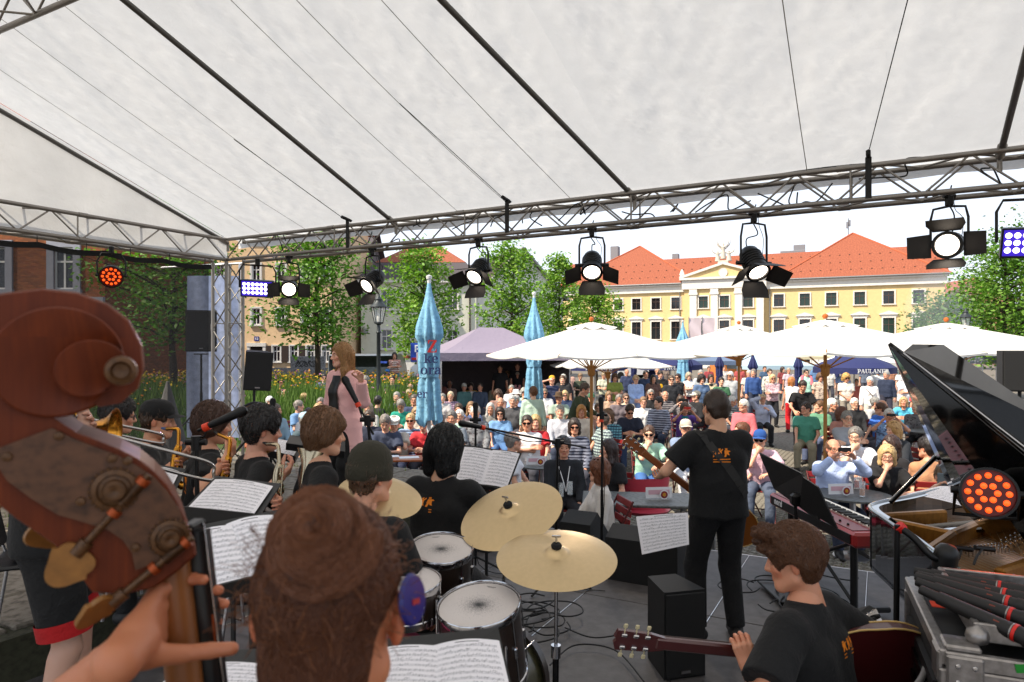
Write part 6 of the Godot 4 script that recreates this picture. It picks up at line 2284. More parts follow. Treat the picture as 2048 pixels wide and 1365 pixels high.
	for q in [[1070,1235,2.6,9,.22,"tangle of black cables on the floor beside the floor tom"],[1560,1190,4.3,7,.28,"black cables coiled on the floor behind the seated boy"],[1640,1165,4.6,6,.3,"black cables lying under the red keyboard"]]:
		var d: float=(EYE-DECK-.03)*F/(q[1]-HOR)
		var cb:=thing("floor_cables",q[5],"cable",gx(q[0],d,DECK+.032),.0,"loose cables on the stage floor")
		for k in q[3]:
			var pts:=[]
			var p:=Vector3(rng.randfn()*q[4]*.6,.008+.004*k,rng.randfn()*q[4]*.6)
			var w:=rng.randf()*TAU
			for j in 9:
				pts.append(p)
				p+=Vector3(cos(w),0,sin(w))*.11
				w+=rng.randf_range(.2,1.1)*(1 if k % 2 else -1)
			hose("cable",pts,.0055,mats["strap"],cb,6)
	for q in [[[[1130,1255,2.7],[1190,1275,2.7],[1270,1262,2.9]],"long thin cable from the cymbal stand to the guitar head"],[[[1100,1330,2.25],[1150,1290,2.4],[1230,1300,2.4],[1290,1365,2.1]],"thin cable looping before the cymbal stand"],[[[1120,1130,5.0],[1160,1130,5.1],[1215,1128,5.2],[1300,1128,5.2]],"thin cable running along the stage edge before the large wedge"]]:
		var p: Array=q[0].map(func(e): return gx(e[0],(EYE-DECK-.04)*F/(e[1]-HOR),DECK+.036))
		var hb:=put("floor_cable",B.new().tube(smooth(p,8),.005,6).mesh(),mats["strap"],null)
		tag(hb,q[1],"cable","loose cables on the stage floor")
	var am:=thing("guitar_amplifier","small guitar amplifier with silver grille cloth behind the red guitar","amplifier",gx(1712,3.6,DECK),.0)
	am.transform=Transform3D(Basis(Vector3.UP,.75),am.position)
	var lean:=Basis(Vector3.RIGHT,-.5)
	put("cabinet",bx(Vector3(.5,.42,.24),.02),mat("amp_black",Color(.07,.07,.075),.8,.0,{"bump": "speck","heightmap_scale": .1,"uv1_scale": Vector3.ONE*8.0}),am,Transform3D(lean,Vector3(0,.31,0)))
	put("grille_cloth",bx(Vector3(.46,.28,.01),.003),mat("silver_cloth",Color(.52,.52,.53),.6,.4,{"bump": "speck","heightmap_scale": .3,"uv1_scale": Vector3.ONE*7.0}),am,Transform3D(lean,Vector3(0,.31,0))*tf(Vector3(0,-.05,.122)))
	put("control_panel",bx(Vector3(.46,.07,.012),.003),mats["chrome"],am,Transform3D(lean,Vector3(0,.31,0))*tf(Vector3(0,.155,.122)))
	for k in 7:
		put("knob",shared_b("ampknob",func(): return B.new().tube([Vector3.ZERO,Vector3(0,0,.025)],[.014,.011],10)),mats["amp_black"],am,Transform3D(lean,Vector3(0,.31,0))*tf(Vector3(-.19+k*.06,.155,.128)))
	for s in [-1.0,1.0]:
		stick("tilt_leg",Vector3(s*.25,.35,-.05),Vector3(s*.25,.0,-.3),.012,mats["chrome"],am)
	var bj:=thing("frame_drum","round drum with amber skin standing beside the truss tower","drum",gx(510,8.0,TER+.36))
	var dx:=looking(Vector3(0,.5,0),Vector3(.25,.15,1.0))
	put("shell",B.new().lathe([Vector2(.2,-.1),Vector2(.2,.0),Vector2(.19,.012),Vector2(.17,.01)],32,dx).mesh(),mats["speaker_black"],bj)
	put("skin",B.new().lathe([Vector2(.175,.004),Vector2(0,.005)],32,dx).mesh(),mat("amber_skin",Color(.75,.47,.12),.5,.0,{"tex": "stain","uv1_scale": Vector3.ONE*2.0}),bj)
	stick("post",Vector3(0,-.36,0),Vector3(0,.4,0),.014,mats["lamp_black"],bj)
	for k in 3:
		stick("leg",Vector3(0,-.1,0),Vector3(cos(k*2.1)*.25,-.35,sin(k*2.1)*.25),.01,mats["lamp_black"],bj,6)
	build_case()
	par_can("round led par light glowing red in front of the piano lid",at(1975,985,3.3),Vector3.ZERO,Vector3(-.55,.12,1.0),.115,true)
func build_case()->void:
	var a:=Vector3(1.37,0,-2.15)
	var l:=Vector3(.39,0,-.92)
	var w:=Vector3(.92,0,.39)
	var t:=thing("flight_case","large open flight case with aluminium edges at the lower corner","flight case",a+Vector3(0,DECK,0))
	t.transform=Transform3D(Basis(w,Vector3.UP,-l),t.position)
	var blk:=mat("case_black",Color(.04,.04,.045),.6,.0,{"bump": "speck","heightmap_scale": .1,"uv1_scale": Vector3.ONE*5.0})
	var al:=mat("case_alu",Color(.66,.64,.63),.38,.85,{"tex": "patch","uv1_scale": Vector3.ONE*4.0})
	var W:=1.05
	var L:=.76
	var H:=1.0
	put("body",B.new().box(Vector3(W,H-.04,L),Vector3(W/2,H/2,-L/2),.004).mesh(),blk,t)
	for q in [[Vector3(W/2,H-.02,.0),Vector3(W,.05,.03)],[Vector3(W/2,H-.06,.004),Vector3(W,.03,.03)],[Vector3(0,H-.02,-L/2),Vector3(.035,.05,L)],[Vector3(0,H/2,0),Vector3(.035,H-.1,.034)],[Vector3(.0,H/2,-L),Vector3(.035,H-.1,.03)],[Vector3(W/2,H-.02,-L),Vector3(W,.05,.03)]]:
		put("edge_profile",bx(q[1],.005),al,t,tf(q[0]))
	put("corner_brace",B.new().box(Vector3(.1,.1,.02),Vector3(.05,H-.05,.02),.006).box(Vector3(.02,.1,.1),Vector3(-.012,H-.05,-.05),.006).box(Vector3(.1,.02,.1),Vector3(.05,H+.012,-.05),.006).mesh(),al,t)
	for p in [Vector2(.03,H-.03),Vector2(.075,H-.03),Vector2(.03,H-.08),Vector2(.12,H-.15)]:
		put("rivet",B.new().lathe([Vector2(.008,0),Vector2(.006,.003),Vector2(0,.004)],8,Transform3D(Basis(Vector3.RIGHT,PI/2),Vector3(p.x,p.y,.031))).mesh(),mats["chrome"],t)
	put("paper_label",bx(Vector3(.14,.16,.003)),mat("paper",Color(.75,.72,.7),.8),t,tf(Vector3(.29,H-.2,.004)))
	letters("AT",.07,mats["strap"],t,tf(Vector3(.29,H-.21,.008)))
	put("green_tape",bx(Vector3(.04,.025,.003)),mat("tape_green",Color(.05,.5,.12),.6),t,Transform3D(Basis(Vector3.BACK,.2),Vector3(.2,H-.01,.018)))
	var tr:=Node3D.new()
	tr.name="tray"
	t.add_child(tr)
	tr.position=Vector3(.1,H+.01,-.08)
	for q in [[Vector3(.42,.04,0),Vector3(.84,.06,.02)],[Vector3(0,.04,-.3),Vector3(.02,.06,.62)],[Vector3(.42,.02,-.3),Vector3(.82,.02,.6)],[Vector3(.42,.04,-.6),Vector3(.84,.06,.02)]]:
		put("tray_side",bx(q[1],.004),al if q[1].y>.05 else blk,tr,tf(q[0]))
	put("ball_corner",B.new().lathe([Vector2(0,-.035),Vector2(.03,-.018),Vector2(.035,0),Vector2(.03,.018),Vector2(0,.035)],12,tf(Vector3(.0,.03,.012))).mesh(),al,tr)
	put("latch",B.new().box(Vector3(.09,.07,.012),Vector3(.3,.04,.016),.004).tube([Vector3(.3,.04,.02),Vector3(.3,.06,.05)],.012,8).mesh(),mats["chrome"],tr)
	put("orange_sticker",bx(Vector3(.05,.003,.06)),mat("sticker_orange",Color(.85,.22,.05),.6),t,tf(Vector3(.05,H+.012,-.42)))
	put("rack_unit",bx(Vector3(.02,.5,.6)),mat("rack_dark",Color(.09,.08,.08),.5,.3),t,tf(Vector3(-.012,.62,-L/2)))
	for k in 5:
		put("rack_slot",bx(Vector3(.012,.03,.56),.003),mats["dark_chrome"],t,tf(Vector3(-.026,.45+k*.09,-L/2)))
	for k in 5:
		var p0:=at([1830,1836,1832,1834,1842][k],[1142,1150,1153,1164,1180][k],[2.75,2.68,2.6,2.5,2.38][k])
		var p1:=at([2062,2075,2085,2095,2105][k],[1190,1208,1228,1258,1300][k],[2.5,2.4,2.3,2.18,2.05][k])
		var mi:=thing("microphone_tube",["long black microphone lying at the back of the case","long black microphone, second from the back of the case","long black microphone in the middle of the row on the case","long black microphone, second from the front of the case","long black microphone lying at the front of the case"][k],"microphone",p0,.0,"long microphones laid on the flight case")
		var v:=p1-p0
		put("body",B.new().tube([Vector3.ZERO,v*.15,v*.155,v*.82],[.016,.017,.022,.027],12).mesh(),mat("mic_rubber",Color(.075,.065,.062),.6),mi)
		put("ring",B.new().tube([v*.74,v*.765],.0285,12).mesh(),mat("ring_red",Color(.8,.1,.05),.5),mi)
		put("ring",B.new().tube([v*.725,v*.735],.028,12).mesh(),mats["case_alu"],mi)
		put("plug",B.new().tube([v*.82,v*1.0],[.03,.03],12).mesh(),mats["mic_rubber"],mi)
		put("sticker",B.new().tube([v*.6,v*.645],.0256,8).mesh(),mat("sticker_rust",Color(.45,.16,.07),.6),mi)
func gloss_black()->StandardMaterial3D:
	return mat("piano_black",Color(.012,.012,.014),.06,.0,{"clearcoat_enabled": true,"clearcoat": 1.0,"clearcoat_roughness": .03})
func build_instruments()->void:
	build_piano()
	build_keyboard()
func build_piano()->void:
	var t:=thing("grand_piano","open black grand piano with gold iron frame beside the flight case","piano",Vector3(2.9,DECK,-3.7))
	var o:=t.position
	var blk:=gloss_black()
	var gold:=mat("piano_gold",Color(.62,.42,.16),.42,.55,{"tex": "patch","uv1_scale": Vector3.ONE*2.0})
	var plan:=PackedVector2Array()
	for p in smooth([Vector3(1.86,0,-2.62),Vector3(1.98,0,-3.2),Vector3(2.1,0,-3.8),Vector3(2.17,0,-4.12),Vector3(2.3,0,-4.27),Vector3(2.6,0,-4.45),Vector3(3.05,0,-4.72),Vector3(3.8,0,-4.95),Vector3(4.3,0,-4.6),Vector3(4.25,0,-3.4),Vector3(3.7,0,-2.6),Vector3(2.6,0,-2.45)],4):
		plan.append(Vector2(p.x-o.x,-(p.z-o.z)))
	var flat := Basis(Vector3(1, 0, 0), Vector3(0, 0, -1), Vector3(0, 1, 0))
	var top:=1.0
	var inner: PackedVector2Array=Geometry2D.offset_polygon(plan,-.05)[0]
	var rb:=B.new()
	var n:=plan.size()
	for k in n:
		var a:=plan[k]
		var c:=plan[(k+1) % n]
		var pa:=Vector3(a.x,top,-a.y)
		var pc:=Vector3(c.x,top,-c.y)
		var dn:=Vector3(0,-.34,0)
		rb.quad(pa+dn,pc+dn,pc,pa)
		var m:=(plan[(k+1) % n]-plan[k]).normalized().orthogonal()*.045
		var cen:=Vector2.ZERO
		var ia:=a+(cen-a).normalized()*.05
		var ic:=c+(cen-c).normalized()*.05
		var qa:=Vector3(ia.x,top,-ia.y)
		var qc:=Vector3(ic.x,top,-ic.y)
		rb.quad(pa,pc,qc,qa)
		rb.quad(qa,qc,qc+dn*.7,qa+dn*.7)
	put("rim",rb.mesh(),blk,t)
	put("rim_edge",B.new().tube(Array(plan).map(func(e): return Vector3(e.x,top,-e.y)),.012,6).mesh(),blk,t)
	put("case_bottom",B.new().prism(plan,.03,Transform3D(flat,Vector3(0,top-.34,0))).mesh(),blk,t)
	put("iron_frame",B.new().prism(inner,.02,Transform3D(flat,Vector3(0,top-.14,0))).mesh(),gold,t)
	for q in [[[1775,1040,4.05],[1905,1075,3.75]],[[1762,1024,4.15],[1890,1028,4.25]],[[1905,1075,3.75],[1960,1048,4.0]],[[1960,1048,4.0],[2070,1100,3.6]],[[1905,1075,3.75],[1850,1110,3.4]],[[2000,1150,3.1],[2080,1110,3.3]]]:
		var a:=at(q[0][0],0,q[0][2])-o
		var c:=at(q[1][0],0,q[1][2])-o
		a.y=top-.09
		c.y=top-.09
		var dir:=c-a
		put("strut",bx(Vector3(.05,.1,1.0),.012),gold,t,Transform3D(Basis(Vector3.UP.cross(dir.normalized()),Vector3.UP,dir),(a+c)/2))
	var sb:=B.new()
	for k in 60:
		var u:=k/59.0
		var a:=Vector3(lerpf(-.72,.95,u),top-.115,lerpf(-.42,-1.0,u))
		sb.tube([a,a+Vector3(lerpf(.05,.35,u),0,lerpf(.85,1.5,u))],.0016,3,false)
	var so:=put("strings",sb.mesh(),mat("string_steel",Color(.6,.55,.45),.3,.9),t)
	so.set_meta("kind","stuff")
	var pb:=B.new()
	for r in 3:
		for k in 60:
			var u:=k/59.0
			var p:=Vector3(lerpf(-.55,.9,u)+r*.012,top-.12,lerpf(.1,-.35,u)+r*.035)
			pb.tube([p,p+Vector3(0,.03,0)],.004,5)
	var po:=put("tuning_pins",pb.mesh(),mats["chrome"],t)
	po.set_meta("kind","stuff")
	put("damper_rail",bx(Vector3(1.3,.03,.06),.008),mats["piano_black"],t,Transform3D(Basis(Vector3.UP,.3),Vector3(.15,top-.08,-.35)))
	put("damper_felt",bx(Vector3(1.1,.02,.05),.006),mat("felt_grey",Color(.45,.43,.4),.95),t,Transform3D(Basis(Vector3.UP,.3),Vector3(.0,top-.11,-.52)))
	for q in [Vector3(-.75,0,.6),Vector3(1.1,0,.6),Vector3(.7,0,-1.0)]:
		put("leg",B.new().tube([q,q+Vector3(0,.68,0)],[.04,.075],12).mesh(),blk,t)
	var lid:=put("lid",slab_b(pts_at([[1776,690,4.0],[1815,735,4.02],[1852,780,4.05],[1872,815,4.1],[1880,860,4.15],[1884,920,4.2],[1898,975,4.15],[1935,1030,3.95],[1990,1080,3.65],[2090,1140,3.2],[2150,1000,3.1],[2090,920,3.3]]),.022,o).mesh(),blk,t)
	put("front_flap",slab_b(pts_at([[1808,704,3.93],[2080,915,3.22],[2150,870,3.1],[1888,690,3.95],[1826,689,3.98]]),.024,o).mesh(),blk,lid)
	put("hinge_strip",B.new().tube([at(1808,707,3.92)-o,at(2080,918,3.21)-o],.006,6).mesh(),mats["chrome"],lid)
	stick("lid_prop",at(1782,1005,4.05)-o,at(1886,900,4.2)-o,.014,blk,t,8)
	page("music_sheet","loose sheets lying on the far edge of the piano",pts_at([[1812,990,4.55],[1948,1022,4.25],[1968,988,4.5],[1880,974,4.75]]),11,.015)
	for q in [[[1905,1135,3.2],[1918,1118,3.2],[1924,1096,3.22]],[[1948,1130,3.1],[1955,1112,3.12],[1968,1096,3.15]]]:
		var p: Array=pts_at(q).map(func(e): return e-o)
		put("gooseneck",B.new().tube(smooth(p,4),.006,6).mesh(),mats["mic_black"],t)
		put("microphone_head",B.new().tube([p[2]-Vector3(.04,0,0),p[2]+Vector3(.05,-.01,0)],.012,8).mesh(),mats["mic_black"],t)
	var cm:=thing("clip_microphone","large round black microphone on an articulated arm over the piano strings","microphone",at(1865,1110,2.9))
	var w:=cm.position
	put("arm",B.new().tube(smooth([at(1800,1055,3.0)-w,at(1830,1078,2.95)-w,at(1862,1112,2.9)-w,at(1885,1120,2.9)-w],4),.016,8).mesh(),mats["mic_black"],cm)
	put("head",B.new().lathe([Vector2(.03,-.07),Vector2(.046,-.06),Vector2(.048,.0),Vector2(.045,.025),Vector2(.03,.045),Vector2(.0,.052)],20,looking(at(1893,1112,2.9)-w,Vector3(.1,1,.1))).mesh(),mats["lamp_black"],cm)
	put("ring",B.new().tube([at(1797,1052,3.0)-w,at(1806,1060,3.0)-w],.024,10).mesh(),mats["ring_red"],cm)
	stick("stand_tube",at(1795,1050,3.0)-w,gx(1790,3.0,DECK)-w,.012,mats["mic_black"],cm)
func build_keyboard()->void:
	var y:=1.12
	var t:=thing("stage_keyboard","red stage keyboard on a black stand at the stage edge","keyboard",Vector3(2.38,y,-5.47),.0)
	t.rotation.y=.05
	var red:=mat("keyboard_red",Color(.60,.07,.07),.3,.0,{"clearcoat_enabled": true,"clearcoat": .5})
	var blk:=mat("keyboard_black",Color(.04,.04,.045),.5)
	put("case",bx(Vector3(.36,.11,1.4),.02),red,t,tf(Vector3(.17,-.055,0)))
	put("back_panel",bx(Vector3(.01,.07,1.3)),blk,t,tf(Vector3(-.012,-.055,0)))
	letters("nord",.07,mats["sign_white"],t,Transform3D(Basis(Vector3.UP,-PI/2),Vector3(-.018,-.05,-.5)))
	put("control_panel",bx(Vector3(.14,.006,1.28)),mat("panel_red",Color(.42,.06,.07),.4),t,tf(Vector3(.08,.003,0)))
	for k in 10:
		put("knob",shared_b("keyknob",func(): return B.new().tube([Vector3.ZERO,Vector3(0,.014,0)],[.01,.008],8)),blk,t,tf(Vector3(.06,.006,-.5+k*.11)))
	var wm:=mat("key_white",Color(.88,.87,.84),.3)
	for k in 52:
		put("white_key",bx(Vector3(.15,.016,.0222),.002),wm,t,tf(Vector3(.245,.008,-.6+k*.0235)))
		if not k % 7 in [2,6]:
			put("black_key",bx(Vector3(.095,.016,.012),.002),blk,t,tf(Vector3(.215,.022,-.588+k*.0235)))
	var cb:=B.new()
	for s in [-1.0,1.0]:
		put("stand_leg",B.new().tube([Vector3(.1,-.11,.5*s),Vector3(.1,-(y-DECK)+.03,.5*s)],.03,4).mesh(),blk,t)
		put("stand_foot",bx(Vector3(.5,.04,.05),.01),blk,t,tf(Vector3(.12,-(y-DECK)+.055,.5*s)))
		stick("stand_brace",Vector3(.1,-.12,.5*s),Vector3(.1,-(y-DECK)+.1,-.5*s),.014,blk,t,6)
	var ds:=thing("keyboard_music_desk","dark folded music desk standing behind the red keyboard","music stand",Vector3(2.3,DECK+.03,-5.4))
	var o:=ds.position
	put("board",slab_b(pts_at([[1548,978,5.75],[1640,1045,5.1],[1604,948,5.35],[1518,906,5.9]]),.012,o).mesh(),plain("desk_dark",Color(.055,.05,.05),.6),ds)
	put("board",slab_b(pts_at([[1600,1014,5.32],[1674,1058,4.95],[1636,975,5.05],[1606,955,5.2]]),.012,o).mesh(),mats["desk_dark"],ds)
	stick("post",gx(1600,5.4,DECK+.03)-o,at(1590,985,5.42)-o,.014,mats["mic_black"],ds)
	put("tilt_joint",bx(Vector3(.08,.1,.08),.02),mats["mic_black"],ds,tf(at(1592,1000,5.38)-o))
	put("tripod_foot",bx(Vector3(.5,.02,.5),.005),mats["mic_black"],ds,tf(gx(1600,5.4,DECK+.04)-o))
func saxophone(label: String,mouth: Vector3,crook: Vector3,low: Vector3,out: Vector3,m: Material,r:=.03)->void:
	var t:=thing("saxophone",label,"saxophone",low,.0,"saxophones of the band")
	var M:=mouth-low
	var C:=crook-low
	var ax:=C.normalized()
	var bend:=out.normalized()
	put("mouthpiece",B.new().tube([M,M+(C-M)*.35],[.006,.012],8).mesh(),mat("ebonite_blue",Color(.1,.3,.5),.4) if label.contains("blue") else mats["mic_black"],t)
	var top:=C-ax*.09+bend*.015
	put("neck",B.new().tube(smooth([M+(C-M)*.3,M+(C-M)*.8+ax*.008,C+bend*.01,top],6),.011,10).mesh(),m,t)
	var pts:=smooth([top,C*.5,C*.12,bend*.05-ax*.06,bend*.13-ax*.02,bend*.16+ax*.14,bend*.19+ax*.25],5)
	var rr:=[]
	for k in pts.size():
		var f:=float(k)/(pts.size()-1)
		rr.append(r*(.42+.75*f)+(r*1.3*smoothstep(.86,1.0,f)))
	put("body",B.new().tube(pts,rr,16,false).mesh(),m,t)
	var sd:=ax.cross(bend).normalized()
	for k in 11:
		var f:=.1+.075*k
		var p:=top.lerp(C*.08,f)
		var d:=(bend*(.6 if k % 2 else .2)+sd*(.8 if k % 3 else -.8)).normalized()
		var rad:=r*(.5+.6*f)
		put("key_cup",B.new().lathe([Vector2(.013+.007*f,0),Vector2(.013+.007*f,.005),Vector2(0,.007)],10,looking(p+d*rad,d)).mesh(),m,t)
		put("key_stem",B.new().tube([p+d*rad*1.1,p+d*(rad+.01)-ax*.05],.003,5).mesh(),m,t)
	for s in [-1.0,1.0]:
		put("key_rod",B.new().tube([top*.95+sd*s*r*.7+bend*.02,C*.12+sd*s*r*1.25+bend*.02],.0035,5).mesh(),m,t)
func trombone(label: String,bell: Vector3,bell_dir: Vector3,slide_a: Vector3,slide_b: Vector3,gap: Vector3,m: Material,sm: Material)->void:
	var t:=thing("trombone",label,"trombone",bell,.0,"trombones of the band")
	var d:=bell_dir.normalized()
	var up:=Vector3.UP
	put("bell",B.new().lathe([Vector2(.012,-.5),Vector2(.016,-.3),Vector2(.024,-.18),Vector2(.04,-.09),Vector2(.068,-.03),Vector2(.1,.0),Vector2(.104,.0),Vector2(.066,-.034),Vector2(.03,-.12)],28,looking(Vector3.ZERO,d)).mesh(),m,t)
	put("bell_tube",B.new().tube(smooth([-d*.5,-d*.8,-d*.92-up*.05,-d*.8-up*.1,-d*.1-up*.1],6),.011,10).mesh(),m,t)
	var a:=slide_a-bell
	var b:=slide_b-bell
	var e:=(b-a).normalized()
	put("slide",B.new().tube(smooth([a,a.lerp(b,.5),b,b+e*.03+gap*.5,b+gap,a.lerp(b,.5)+gap,a+gap],8),.0085,10).mesh(),sm,t)
	put("hand_brace",B.new().tube([a.lerp(b,.1),a.lerp(b,.1)+gap],.006,6).tube([a.lerp(b,.3),a.lerp(b,.3)+gap],.006,6).mesh(),sm,t)
	put("joint",B.new().tube([a,-d*.3-up*.1],.009,8).mesh(),m,t)
func print_on(p: Node3D, bm: Dictionary, centre: Vector3, out: Vector3, size := 1.0) -> void:
	var fl: Field=bm.top_field
	var orange:=mat("print_orange",Color(.86,.48,.06),.8)
	var xa:=Vector3.UP.cross(out).normalized()
	var b:=B.new()
	var place:=func(q: Vector2)->Vector3:
		var v:=fl.onto(centre+xa*q.x*size+Vector3(0,q.y*size,0),.0)
		return v+fl.normal(v)*.003
	var shapes:=[]
	for k in 3:
		var x:=(k-1)*.036
		shapes.append([Vector2(x-.006,.03),Vector2(x+.006,.03),Vector2(x+.007,.042),Vector2(x-.006,.042)])
		shapes.append([Vector2(x-.012,.002),Vector2(x+.01,.0),Vector2(x+.011,.028),Vector2(x-.009,.028)])
		shapes.append([Vector2(x-.015,-.024),Vector2(x-.006,-.024),Vector2(x+.001,.004),Vector2(x-.009,.004)])
		shapes.append([Vector2(x+.004,-.022+.006*k),Vector2(x+.014,-.024+.006*k),Vector2(x+.008,.004),Vector2(x-.001,.004)])
		shapes.append([Vector2(x+.006,.016),Vector2(x+.02,.024+.008*sin(k*2.0)),Vector2(x+.017,.032+.008*sin(k*2.0)),Vector2(x+.006,.026)])
	for k in 2:
		shapes.append([Vector2(-.05,-.044-k*.016),Vector2(.05,-.044-k*.016),Vector2(.05,-.038-k*.016),Vector2(-.05,-.038-k*.016)])
	for s in shapes:
		b.quad(place.call(s[0]),place.call(s[1]),place.call(s[2]),place.call(s[3]))
	put("shirt_print",b.mesh(),orange,p)
func member(label: String,where: Vector3,yaw: float,P: Dictionary,W: Dictionary,hands:=[],size:=1.0,cell:=.016,fine:=.006)->Array:
	var inv:=Basis(Vector3.UP,yaw).inverse()
	if hands.size()>0 and hands[0]!=null:
		P["hr"]=inv*(hands[0]-where)/size
	if hands.size()>1 and hands[1]!=null:
		P["hl"]=inv*(hands[1]-where)/size
	for k in ["fr","fl","kr","kl"]:
		if P.has("w" + k):
			P[k]=inv*(P["w"+k]-(where if k[0]=="f" else Vector3.ZERO))/size
	if P.has("wdirs"):
		P["dirs"]=P.wdirs.map(func(e): return inv*e)
		P["palm"]=P.wpalm.map(func(e): return inv*e)
	var bm:=bake(make_body(P,cell,fine))
	W.merge({"top": mat("tee_black",Color(.035,.035,.04),.92,.0,{"bump": "folds","heightmap_scale": .8,"uv1_scale": Vector3.ONE*1.6,"rim_enabled": true,"rim": .2}),"legs": Color(.06,.06,.07),"hair_cell": .006,"top_name": "tee_shirt"},false)
	var p:=dress("person",W,label,where,yaw,bm,size,W.get("group","members of the jazz band"))
	return [p,bm]
func hair_strands(p: Node3D,bm: Dictionary,style: String,c: Color,count: int,len: float,r: float,seed_: int,flow: Callable)->void:
	var fl:=hair_field(style,.006)
	put("hair_strands",strands(fl,count,len,r,flow,seed_,.0045).mesh(),hairmat(c),p,bm.head)
func build_band()->void:
	var down:=func(q: Vector3)->Vector3: return Vector3(q.x*2.0,-1.0,-.3)
	var swirl := func(q: Vector3) -> Vector3:
		var d:=q-Vector3(.01,.13,-.06)
		return Vector3(d.x,d.y*.6-.03,d.z)+Vector3(-d.z,0,d.x)*.5
	var gp:=gx(1437,4.57,DECK)
	var gy:=PI+.12
	var r:=member("boy standing with his back turned playing electric guitar, strap over black shirt",gp,gy,{"lean": .03,"head": Vector2(.15,.12),"fr": Vector3(-.13,.08,.0),"fl": Vector3(.13,.08,.05),"curl": [.9,.9],"sleeve": .52,"palm": [Vector3(.6,0,-.6),Vector3(.2,.8,.3)],"el": Vector3(.9,-.8,-.2),"er": Vector3(-1,-.5,-.6),"loose": .02},{"hair": "buzz","hairc": Color(.21,.15,.11),"skin": Color(.80,.60,.48)},[at(1446,1010,4.86),at(1322,952,4.8)],.975,.013)
	print_on(r[0],r[1],Vector3(.03,1.33,-.16),Vector3(0,0,-1),1.25)
	hair_strands(r[0],r[1],"buzz",Color(.22,.155,.11),1500,.012,.0007,31,down)
	var strap:=[]
	var tf: Field=r[1].top_field
	for k in 12:
		var f:=k/11.0
		var q:=tf.onto(Vector3(.16,1.47,-.02).lerp(Vector3(-.17,1.02,-.12),f)+Vector3(0,0,-.12*sin(PI*f)),.004)
		strap.append(q)
	var sb:=B.new()
	for k in 11:
		var nn:=tf.normal(strap[k])
		var sdv: Vector3=(strap[k+1]-strap[k]).cross(nn).normalized()*.028
		sb.quad(strap[k]-sdv,strap[k]+sdv,strap[k+1]+sdv,strap[k+1]-sdv)
	var so:=put("guitar_strap",sb.mesh(),mat("strap_web",Color(.13,.125,.12),.8,.0,{"bump": "speck","heightmap_scale": .1,"uv1_scale": Vector3.ONE*8.0}),null,r[0].transform)
	tag(so,"dark woven guitar strap across the standing guitarist's back","strap")
	guitar("electric guitar with pale wooden neck held by the standing boy",at(1452,1035,4.86),at(1268,892,4.86),Vector3(-.1,.2,-1),mat("guitar_sun",Color(.5,.28,.08),.25),mat("neck_wood",Color(.50,.27,.11),.4),.0)
	var bp:=gx(1640,2.5,DECK)
	var by:=PI+.75
	r=member("boy seated in front with tousled brown hair playing a red guitar",bp,by,{"seat": .46,"lean": .12,"head": Vector2(.42,.18),"sleeve": .58,"curl": [.9,1.1],"palm": [Vector3(0,-.3,-1),Vector3(.0,1.0,.3)],"wdirs": [Vector3(-.6,-.5,-.4),Vector3(-.15,1.0,-.3)],"wpalm": [Vector3(0,-.5,-1),Vector3(0,.2,-1)],"loose": .018,"kl": Vector3(.5,.3,1),"el": Vector3(.9,-.8,.1)},{"hair": "tousle","hairc": Color(.30,.19,.12),"skin": Color(.78,.54,.42)},[at(1640,1335,2.75),at(1496,1338,2.5)],.94,.012,.004)
	print_on(r[0],r[1],Vector3(-.07,.95,-.13),Vector3(-.2,0,-1),.9)
	hair_strands(r[0],r[1],"tousle",Color(.38,.24,.145),4600,.085,.0014,32,swirl)
	guitar("cherry red hollow body guitar on the seated boy's lap",at(1730,1335,2.62),at(1272,1290,2.52),Vector3(.15,.15,-1),mat("guitar_cherry",Color(.26,.03,.03),.12,.0,{"clearcoat_enabled": true,"clearcoat": 1.0}),mats["guitar_cherry"] if mats.has("guitar_cherry") else null,.21)
	chair("grey moulded chair under the seated boy",gx(1662,2.44,DECK),by,Color(.13,.10,.09),.43)
	var gold:=mat("sax_gold",Color(.80,.55,.20),.22,.95)
	var silver:=mat("sax_silver",Color(.72,.66,.55),.2,.95)
	var face_r := PI - 1.0
	var rows:=[
		["saxophone player in a black peaked cap beside the grey cone",296,4.4,face_r-.25,{"hair": "short","hairc": Color(.25,.17,.1),"hat": "cap","hatc": Color(.03,.03,.035),"skin": Color(.8,.58,.46)},[[352,925,4.2],[350,940,4.25]],.46],
		["saxophone player with long brown bowl haircut behind a microphone",405,4.15,face_r,{"hair": "bowl","hairc": Color(.25,.14,.08),"skin": Color(.82,.6,.48)},[[452,918,3.95],[438,945,3.95]],.46],
		["saxophone player with short black hair and harness straps",503,3.85,face_r+.05,{"hair": "crop","hairc": Color(.07,.05,.045),"skin": Color(.82,.6,.5)},[[556,960,3.65],[548,1000,3.6]],.46],
		["boy with light brown fringe in black polo shirt beside the knitted cap",628,3.7,face_r-.1,{"hair": "bowl","hairc": Color(.40,.26,.14),"skin": Color(.83,.62,.5)},[[690,985,3.5],[680,1000,3.5]],.46],
		["musician with dark hair and glasses behind the trombone slides",218,4.7,face_r-.1,{"hair": "crop","hairc": Color(.1,.07,.06),"glasses": "clear","skin": Color(.8,.58,.47)},[[250,930,4.5],[240,950,4.5]],.46]]
	var k:=0
